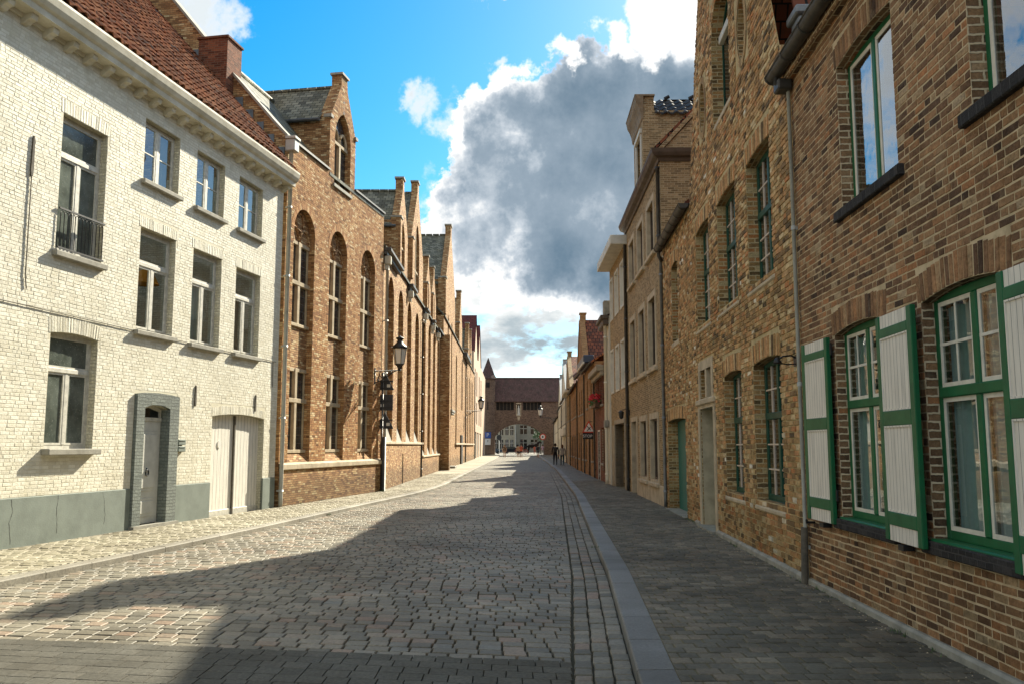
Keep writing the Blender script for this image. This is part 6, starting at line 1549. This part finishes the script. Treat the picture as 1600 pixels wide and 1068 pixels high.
def person(label, x, y, z, hgt, rz, top, bottom, hair, stride=.22, arms=.1, pack=None, shorts=False, sleeves=False, long_hair=False, shirt_z=.50, lean=0.0):
    e = empty('person', (x, y, z), rz); tag(e, label, 'person'); H = hgt
    s = stride * H * .5
    J = {'pelvis': (0, 0, .53), 'waist': (0, 0 + lean * .2, .61), 'chest': (0, lean * .6, .74), 'neck': (0, lean, .835), 'skull': (0, lean + .012, .885), 'crown': (0, lean + .005, .955),
         'hipL': (-.055, 0, .50), 'hipR': (.055, 0, .50), 'kneeL': (-.055, s * .55 + .015, .28), 'kneeR': (.055, -s * .35 + .02, .285), 'ankL': (-.055, s * .8, .045), 'ankR': (.055, -s * .95, .06), 'toeL': (-.06, s * .8 + .10, .018), 'toeR': (.06, -s * .95 + .085, .02),
         'shL': (-.115, lean * .8, .80), 'shR': (.115, lean * .8, .80), 'elL': (-.145, -s * .3 * arms * 4, .64), 'elR': (.145, s * .3 * arms * 4 - .02, .64), 'wrL': (-.15, -s * .3 * arms * 4 + .05, .50), 'wrR': (.15, s * .5 * arms * 4 + .03, .50), 'haL': (-.148, -s * .3 * arms * 4 + .065, .44), 'haR': (.148, s * .6 * arms * 4 + .05, .44)}
    J = {k: (v[0] * H, v[1] * (H if k not in () else 1), v[2] * H) for k, v in J.items()}
    rad = {'pelvis': (.09, .07), 'waist': (.078, .058), 'chest': (.10, .068), 'neck': (.033, .033), 'skull': (.047, .055), 'crown': (.04, .045), 'hipL': .058, 'hipR': .058, 'kneeL': .038, 'kneeR': .038, 'ankL': .024, 'ankR': .024, 'toeL': (.026, .016), 'toeR': (.026, .016), 'shL': .043, 'shR': .043, 'elL': .027, 'elR': .027, 'wrL': .019, 'wrR': .019, 'haL': (.014, .022), 'haR': (.014, .022)}
    rad = {k: (tuple(a * H for a in v) if isinstance(v, tuple) else v * H) for k, v in rad.items()}
    ed = [('pelvis', 'waist'), ('waist', 'chest'), ('chest', 'neck'), ('neck', 'skull'), ('skull', 'crown'), ('pelvis', 'hipL'), ('hipL', 'kneeL'), ('kneeL', 'ankL'), ('ankL', 'toeL'), ('pelvis', 'hipR'), ('hipR', 'kneeR'), ('kneeR', 'ankR'), ('ankR', 'toeR'), ('chest', 'shL'), ('shL', 'elL'), ('elL', 'wrL'), ('wrL', 'haL'), ('chest', 'shR'), ('shR', 'elR'), ('elR', 'wrR'), ('wrR', 'haR')]
    def pick(c):
        z_ = c.z / H; ax = abs(c.x) / H
        if z_ > .84: return 0
        if ax > .118 and z_ < .70: return 1 if (sleeves and z_ > .50) else 0
        if z_ > shirt_z: return 1
        if z_ < .04: return 3
        if shorts and z_ < .33: return 0
        return 2
    skin_body('body', J, ed, rad, ['skin', top, bottom, 'black_cloth'], pick, e)
    m = MB(); yy = lean * H
    m.lathe(0, yy - .012 * H, [(.050 * H, .875 * H if not long_hair else .80 * H), (.062 * H, .91 * H), (.060 * H, .95 * H), (.042 * H, .985 * H), (.01 * H, 1.0 * H)], 10); m.build('hair', hair, e)
    if pack:
        m = MB(); m.bbox(-.085 * H, .085 * H, (lean - .16) * H, (lean * .7 - .055) * H, .60 * H, .82 * H, .03 * H); m.build('backpack', pack, e)
    return e
person('man in black with a dark backpack walking away on the right pavement', 3.55, 71.5, .1, 1.78, 0, 'black_cloth', 'black_cloth', 'hair_dark', .20, .1, 'sign_black', sleeves=True)
person('woman in pale grey top and dark teal trousers walking away on the right pavement', 4.10, 71.0, .1, 1.68, 0, 'grey_cloth', 'teal_cloth', 'hair_brown', .2, .1, None, sleeves=True, long_hair=True)
person('person in dark clothes walking beside the kerb before the gate', 3.48, 117, 0, 1.85, 0, 'blue_grey', 'dark_cloth', 'hair_dark', .22, .1, 'dark_cloth', sleeves=True, shorts=True)
person('walker in brown top with bare legs at the left of the road', -1.05, 124, 0, 1.85, R(180), 'brown_cloth', 'tan_cloth', 'hair_brown', .25, .25, shorts=True)
person('walker in dark shorts at the left of the pair in mid road', .88, 124, 0, 1.78, R(180), 'tan_cloth', 'dark_cloth', 'hair_dark', .2, .1, shorts=True)
person('walker in red top and dark shorts at the right of the pair in mid road', 1.28, 122, 0, 1.85, R(180), 'red_cloth', 'dark_cloth', 'hair_brown', .3, .15, shorts=True)
person('person in pink top under the right side of the gate arch', 4.85, 138, .1, 1.75, R(20), 'pink_cloth', 'grey_cloth', 'hair_brown', .2, .1)
person('small figure in red on the square beside the horse', 4.35, 168, 0, 1.7, 0, 'red_cloth', 'red_cloth', 'hair_dark', .2, .1)
person('figure in dark clothes on the square left of the horse', 1.0, 165, 0, 1.7, R(90), 'dark_cloth', 'dark_cloth', 'hair_dark', .2, .1)
# horse and open carriage crossing the square
e = empty('horse', (4.3, 171, 0)); tag(e, 'dark brown carriage horse facing right on the square beyond the arch', 'horse')
HJ = {'rump': (-.95, 0, 1.42), 'back': (-.3, 0, 1.38), 'withers': (.35, 0, 1.45), 'neck': (.75, 0, 1.85), 'poll': (1.0, 0, 2.15), 'nose': (1.38, 0, 1.85), 'tail1': (-1.2, 0, 1.3), 'tail2': (-1.28, 0, .75),
      'sF': (.45, .0, 1.12), 'fl': (.5, .17, .95), 'flk': (.52, .17, .52), 'flf': (.5, .17, .08), 'fr': (.5, -.17, .95), 'frk': (.6, -.17, .52), 'frf': (.5, -.17, .08), 'sH': (-.85, 0, 1.12), 'hl': (-.85, .18, .95), 'hlk': (-1.05, .18, .55), 'hlf': (-.98, .18, .08), 'hr': (-.8, -.18, .95), 'hrk': (-.95, -.18, .55), 'hrf': (-.85, -.18, .08), 'belly': (-.3, 0, 1.2)}
HR = {'rump': (.30, .33), 'back': (.28, .33), 'withers': (.26, .33), 'neck': (.15, .22), 'poll': (.10, .14), 'nose': (.07, .09), 'tail1': .07, 'tail2': .04, 'sF': .2, 'fl': .12, 'flk': .065, 'flf': .05, 'fr': .12, 'frk': .065, 'frf': .05, 'sH': .22, 'hl': .15, 'hlk': .075, 'hlf': .05, 'hr': .15, 'hrk': .075, 'hrf': .05, 'belly': .28}
HE = [('back', 'rump'), ('back', 'withers'), ('withers', 'neck'), ('neck', 'poll'), ('poll', 'nose'), ('rump', 'tail1'), ('tail1', 'tail2'), ('withers', 'sF'), ('sF', 'fl'), ('fl', 'flk'), ('flk', 'flf'), ('sF', 'fr'), ('fr', 'frk'), ('frk', 'frf'), ('rump', 'sH'), ('sH', 'hl'), ('hl', 'hlk'), ('hlk', 'hlf'), ('sH', 'hr'), ('hr', 'hrk'), ('hrk', 'hrf'), ('back', 'belly')]
HJ = {k: HJ[k] for k in ['back'] + [k for k in HJ if k != 'back']}
ho = skin_body('body', HJ, HE, HR, ['horse_coat'], lambda c: 0, e); e.scale = (1.15,) * 3
m = MB()
for y_ in (-.07, .07): m.lathe(1.0, y_, [(.04, 2.2), (.005, 2.4)], 6)
m.build('ear', 'horse_coat', e)
e = empty('carriage', (1.9, 171, 0)); tag(e, 'dark open horse carriage with large wheels on the square beyond the arch', 'carriage')
m = MB(); m.bbox(-.9, .9, -.6, .6, .75, 1.25, .08); m.bbox(-1.0, -.6, -.6, .6, 1.2, 1.9, .08); m.bbox(.55, .95, -.5, .5, 1.25, 1.6, .05); m.tube([(.9, .3, .9), (2.0, .3, 1.1)], .03, 6); m.tube([(.9, -.3, .9), (2.0, -.3, 1.1)], .03, 6); m.build('body', 'black_cloth', e)
for (x_, r_) in ((-.7, .6), (.75, .48)):
    for y_ in (-.68, .68):
        m = MB(); m.tube([(x_ + r_ * math.cos(q), y_, r_ + r_ * math.sin(q)) for q in [2 * math.pi * i / 20 for i in range(21)]], .035, 6)
        for i in range(8): q = math.pi * i / 8 * 2; m.tube([(x_, y_, r_), (x_ + r_ * math.cos(q), y_, r_ + r_ * math.sin(q))], .015, 4)
        m.build('wheel', 'red_cloth', e)
person('coachman in dark clothes standing up behind the horse on the square', 2.0, 171.6, 1.28, 1.7, R(-90), 'dark_cloth', 'dark_cloth', 'hair_dark', .1, .1, sleeves=True)

# bicycle against the wall before the gate
e = empty('bicycle', (5.55, 104, .1), R(82)); tag(e, 'bicycle leaning against the wall on the right before the gate', 'bicycle')
for x_ in (-.52, .52):
    m = MB(); m.tube([(x_ + .34 * math.cos(q), 0, .34 + .34 * math.sin(q)) for q in [2 * math.pi * i / 18 for i in range(19)]], .02, 5)
    for i in range(8): q = 2 * math.pi * i / 8; m.tube([(x_, 0, .34), (x_ + .33 * math.cos(q), 0, .34 + .33 * math.sin(q))], .004, 3)
    m.build('wheel', 'iron', e)
m = MB()
for a, c in (((-.52, 0, .34), (-.05, 0, .32)), ((-.05, 0, .32), (.38, 0, .82)), ((-.05, 0, .32), (-.2, 0, .88)), ((-.2, 0, .82), (.38, 0, .82)), ((-.52, 0, .34), (-.2, 0, .82)), ((.52, 0, .34), (.38, 0, .98))): m.tube([a, c], .018, 6)
m.tube([(.36, -.26, 1.02), (.40, 0, .98), (.36, .26, 1.02)], .014, 6); m.build('frame', 'sign_red', e)
m = MB(); m.bbox(-.32, -.08, -.07, .07, .88, .94, .02); m.build('saddle', 'iron', e)

# parked cars on the square
def car(label, x, y, rz, paint):
    e = empty('parked_car', (x, y, 0), rz); tag(e, label, 'car', 'cars parked on the square')
    m = MB(); side = [(-2.0, .35), (2.0, .35), (2.05, .7), (1.9, .85), (1.0, .95), (.45, 1.4), (-1.1, 1.42), (-1.75, .98), (-2.05, .9)]
    m.prism(side, -.85, .85); m.build('body', paint, e)
    m = MB()
    for y_ in (-.862, .862): m.prism([(.85, .97), (.38, 1.33), (-.3, 1.35), (-.3, .97)], y_ - .003, y_ + .003); m.prism([(-.38, .97), (-.38, 1.35), (-1.05, 1.35), (-1.5, .99)], y_ - .003, y_ + .003)
    m.build('window', 'dark_glass', e)
    for x_ in (-1.3, 1.3):
        for y_ in (-.8, .8):
            m = MB(); m.tube([(x_, y_ - .1, .32), (x_, y_ + .1, .32)], .32, 16); m.build('wheel', 'iron', e)
    return e
car('dark grey car parked on the square left of the gate arch', -4.2, 182, R(10), 'blue_grey')
car('black car parked on the square in the middle beyond the walkers', .2, 186, R(-5), 'black_cloth')

# ------------------------------------------------------------------ sky, sun, camera
EL, AZ = 33.0, 27.5
w = bpy.data.worlds.new('World'); scene.world = w; w.use_nodes = True
nt = w.node_tree; nt.nodes.clear()
out = nt.nodes.new('ShaderNodeOutputWorld'); bg = nt.nodes.new('ShaderNodeBackground'); nt.links.new(bg.outputs[0], out.inputs[0])
STR = 0.10; bg.inputs['Strength'].default_value = STR
sky = nd(nt, 'ShaderNodeTexSky'); sky.sky_type = 'NISHITA'; sky.sun_disc = False; sky.sun_elevation = R(EL); sky.sun_rotation = R(AZ); sky.air_density = 1.0; sky.dust_density = 0.4; sky.ozone_density = 3.0
co0 = nd(nt, 'ShaderNodeTexCoord').outputs['Generated']
def warp(src, sc_, amp):
    n_ = noise(nt, src, sc_, 6, 0.62)
    s_ = nd(nt, 'ShaderNodeVectorMath', {0: n_.outputs['Color'], 1: (0.5, 0.5, 0.5)}, operation='SUBTRACT')
    return nd(nt, 'ShaderNodeVectorMath', {0: s_.outputs[0], 1: (amp, amp, amp), 2: src}, operation='MULTIPLY_ADD').outputs[0]
co = warp(co0, 7.0, 0.16)
def blob(c, r0, r1):
    dp = nd(nt, 'ShaderNodeVectorMath', {0: co, 1: c}, operation='DISTANCE')
    mr = nd(nt, 'ShaderNodeMapRange', {'Value': dp.outputs['Value'], 'From Min': r0, 'From Max': r1, 'To Min': 1.0, 'To Max': 0.0}, interpolation_type='SMOOTHSTEP')
    return mr.outputs[0]
CF, CH, CP = 1350.0, 534.0, math.atan(161 / 1350.)
def sdir(px, py):
    u = (px - 800) / CF; v = -(py - CH) / CF
    d_ = Vector((u, math.cos(CP) - math.sin(CP) * v, math.sin(CP) + math.cos(CP) * v)).normalized(); return tuple(d_)
nA = noise(nt, co0, 3.2, 8, 0.60); nB = noise(nt, co0, 9.0, 10, 0.66); nC = noise(nt, co0, 26.0, 8, 0.62)
big = None
for (px, py, r0, r1) in ((780, 290, .03, .12), (880, 290, .05, .15), (960, 200, .04, .13), (1040, 150, .03, .12), (1020, 330, .05, .15), (760, 380, .02, .10), (880, 390, .03, .11), (960, 400, .03, .11), (1120, 170, .03, .14)):
    b_ = blob(sdir(px, py), r0, r1); big = b_ if big is None else mth(nt, 'MAXIMUM', big, b_)
nmix = mth(nt, 'ADD', mth(nt, 'MULTIPLY', nB.outputs[0], 0.85), mth(nt, 'MULTIPLY', nC.outputs[0], 0.35))       # about 0.6
dens = mth(nt, 'ADD', mth(nt, 'MULTIPLY', big, 1.0), mth(nt, 'SUBTRACT', mth(nt, 'MULTIPLY', nmix, 2.4), 1.72))
# wisps of white and the lower bank; unseen left clouds added for window reflections
wis = None
for (px, py, r0, r1) in ((325, 10, .015, .065), (622, 128, .0, .035), (640, 150, .0, .05), (668, 178, .0, .05), (700, 195, .0, .055), (655, 265, .0, .04), (675, 300, .0, .045), (690, 330, .0, .045), (50, 160, .16, .26), (-150, -50, .1, .3), (805, 122, .0, .026)):
    b_ = blob(sdir(px, py), r0, r1); wis = b_ if wis is None else mth(nt, 'MAXIMUM', wis, b_)
dw = mth(nt, 'ADD', mth(nt, 'MULTIPLY', wis, 1.0), mth(nt, 'SUBTRACT', mth(nt, 'MULTIPLY', nmix, 3.4), 2.5))
# clouds elsewhere in the sky (behind and beside the camera)
sepz = nd(nt, 'ShaderNodeSeparateXYZ', {0: co})
back = nd(nt, 'ShaderNodeMapRange', {'Value': sepz.outputs[1], 'From Min': 0.45, 'From Max': 0.2, 'To Min': 0.0, 'To Max': 1.0}).outputs[0]
de = mth(nt, 'ADD', mth(nt, 'MULTIPLY', back, 0.75), mth(nt, 'SUBTRACT', mth(nt, 'MULTIPLY', nA.outputs[0], 2.6), 1.75))
K = 0.50 / STR
n_soft = noise(nt, co0, 5.0, 5, 0.5)
dens2 = mth(nt, 'ADD', big, mth(nt, 'SUBTRACT', mth(nt, 'MULTIPLY', n_soft.outputs[0], 2.2), 1.40))
shade = mth(nt, 'ADD', mth(nt, 'MULTIPLY', dens, .42), mth(nt, 'MULTIPLY', dens2, .62))
cbig = ramp(nt, shade, [(0.0, (.70 * K, .70 * K, .70 * K)), (0.36, (.66 * K, .66 * K, .65 * K)), (0.52, (.36 * K, .40 * K, .44 * K)), (0.68, (.19 * K, .24 * K, .29 * K)), (1.0, (.095 * K, .145 * K, .195 * K))])
cw = ramp(nt, dw, [(0.0, (.60 * K, .63 * K, .66 * K)), (0.3, (.68 * K, .68 * K, .67 * K)), (0.7, (.48 * K, .52 * K, .54 * K))])
skyc = nd(nt, 'ShaderNodeHueSaturation', {'Hue': 0.484, 'Saturation': 1.5, 'Value': 0.56, 'Color': sky.outputs[0]}).outputs[0]
def sm(v, a, b_): return nd(nt, 'ShaderNodeMapRange', {'Value': v, 'From Min': a, 'From Max': b_, 'To Min': 0.0, 'To Max': 1.0}, interpolation_type='SMOOTHSTEP').outputs[0]
zlow = nd(nt, 'ShaderNodeMapRange', {'Value': sepz.outputs[2], 'From Min': 0.27, 'From Max': 0.19, 'To Min': 0.0, 'To Max': 1.0}, interpolation_type='SMOOTHSTEP').outputs[0]
flat_co = nd(nt, 'ShaderNodeMapping', {'Vector': co0, 'Scale': (1.0, 1.0, 2.2), 'Location': (.37, .2, .1)}).outputs[0]
nD = noise(nt, flat_co, 8.0, 10, 0.62); nE = noise(nt, flat_co, 5.0, 6, 0.55)
dl = mth(nt, 'ADD', mth(nt, 'MULTIPLY', zlow, 1.0), mth(nt, 'SUBTRACT', mth(nt, 'MULTIPLY', nD.outputs[0], 3.4), 2.62))
clow = ramp(nt, mth(nt, 'ADD', mth(nt, 'MULTIPLY', nE.outputs[0], .6), mth(nt, 'MULTIPLY', nD.outputs[0], .4)), [(0.36, (.68 * K, .68 * K, .66 * K)), (0.47, (.60 * K, .61 * K, .60 * K)), (0.56, (.30 * K, .35 * K, .375 * K)), (0.70, (.15 * K, .20 * K, .23 * K))])
c = mixc(nt, sm(de, 0.0, 0.35), skyc, (.62 * K, .64 * K, .66 * K))
c = mixc(nt, sm(dl, 0.0, 0.4), c, clow)
c = mixc(nt, sm(dw, -0.05, 0.75), c, cw)
c = mixc(nt, sm(dens, 0.0, 0.16), c, cbig)
rim = None          # the sunlit upper bank towards the sun
for (px, py, r0, r1) in ((1010, 25, .01, .06), (1080, 0, .02, .075), (940, 62, .0, .04), (880, 108, .0, .034), (830, 145, .0, .038), (770, 180, .0, .036), (715, 210, .0, .036), (1160, -20, .03, .12)):
    b_ = blob(sdir(px, py), r0, r1); rim = b_ if rim is None else mth(nt, 'MAXIMUM', rim, b_)
dr_ = mth(nt, 'ADD', mth(nt, 'MULTIPLY', rim, 1.1), mth(nt, 'SUBTRACT', mth(nt, 'MULTIPLY', nmix, 2.2), 1.75))
c = mixc(nt, sm(dr_, 0.0, 0.45), c, (.74 * K, .74 * K, .73 * K))
nt.links.new(c, bg.inputs['Color'])

sl = bpy.data.lights.new('Sun', 'SUN'); sl.energy = 3.9; sl.angle = R(0.5); sl.color = (1.0, 0.92, 0.74)
so = bpy.data.objects.new('sun', sl); col.objects.link(so)
dv = Vector((math.sin(R(AZ)) * math.cos(R(EL)), math.cos(R(AZ)) * math.cos(R(EL)), math.sin(R(EL))))
so.rotation_euler = dv.to_track_quat('Z', 'Y').to_euler(); so.location = (40, 60, 60)

cam = bpy.data.cameras.new('Camera'); cam.sensor_width = 36; cam.lens = 36 * 1350 / 1600; cam.clip_end = 4000; cam.clip_start = 0.05
cobj = bpy.data.objects.new('camera', cam); col.objects.link(cobj); cobj.location = (0, 0, 1.7)
cobj.rotation_euler = (R(90) + math.atan(161 / 1350.), 0, 0); scene.camera = cobj
scene.render.resolution_x = 1024; scene.render.resolution_y = 683
vs = scene.view_settings; vs.view_transform = 'Standard'; vs.look = 'None'; vs.gamma = 1.0; vs.exposure = 1.78
scene.render.engine = 'CYCLES'
cy = scene.cycles; cy.max_bounces = 8; cy.diffuse_bounces = 4; cy.glossy_bounces = 4; cy.transparent_max_bounces = 12; cy.use_denoising = True
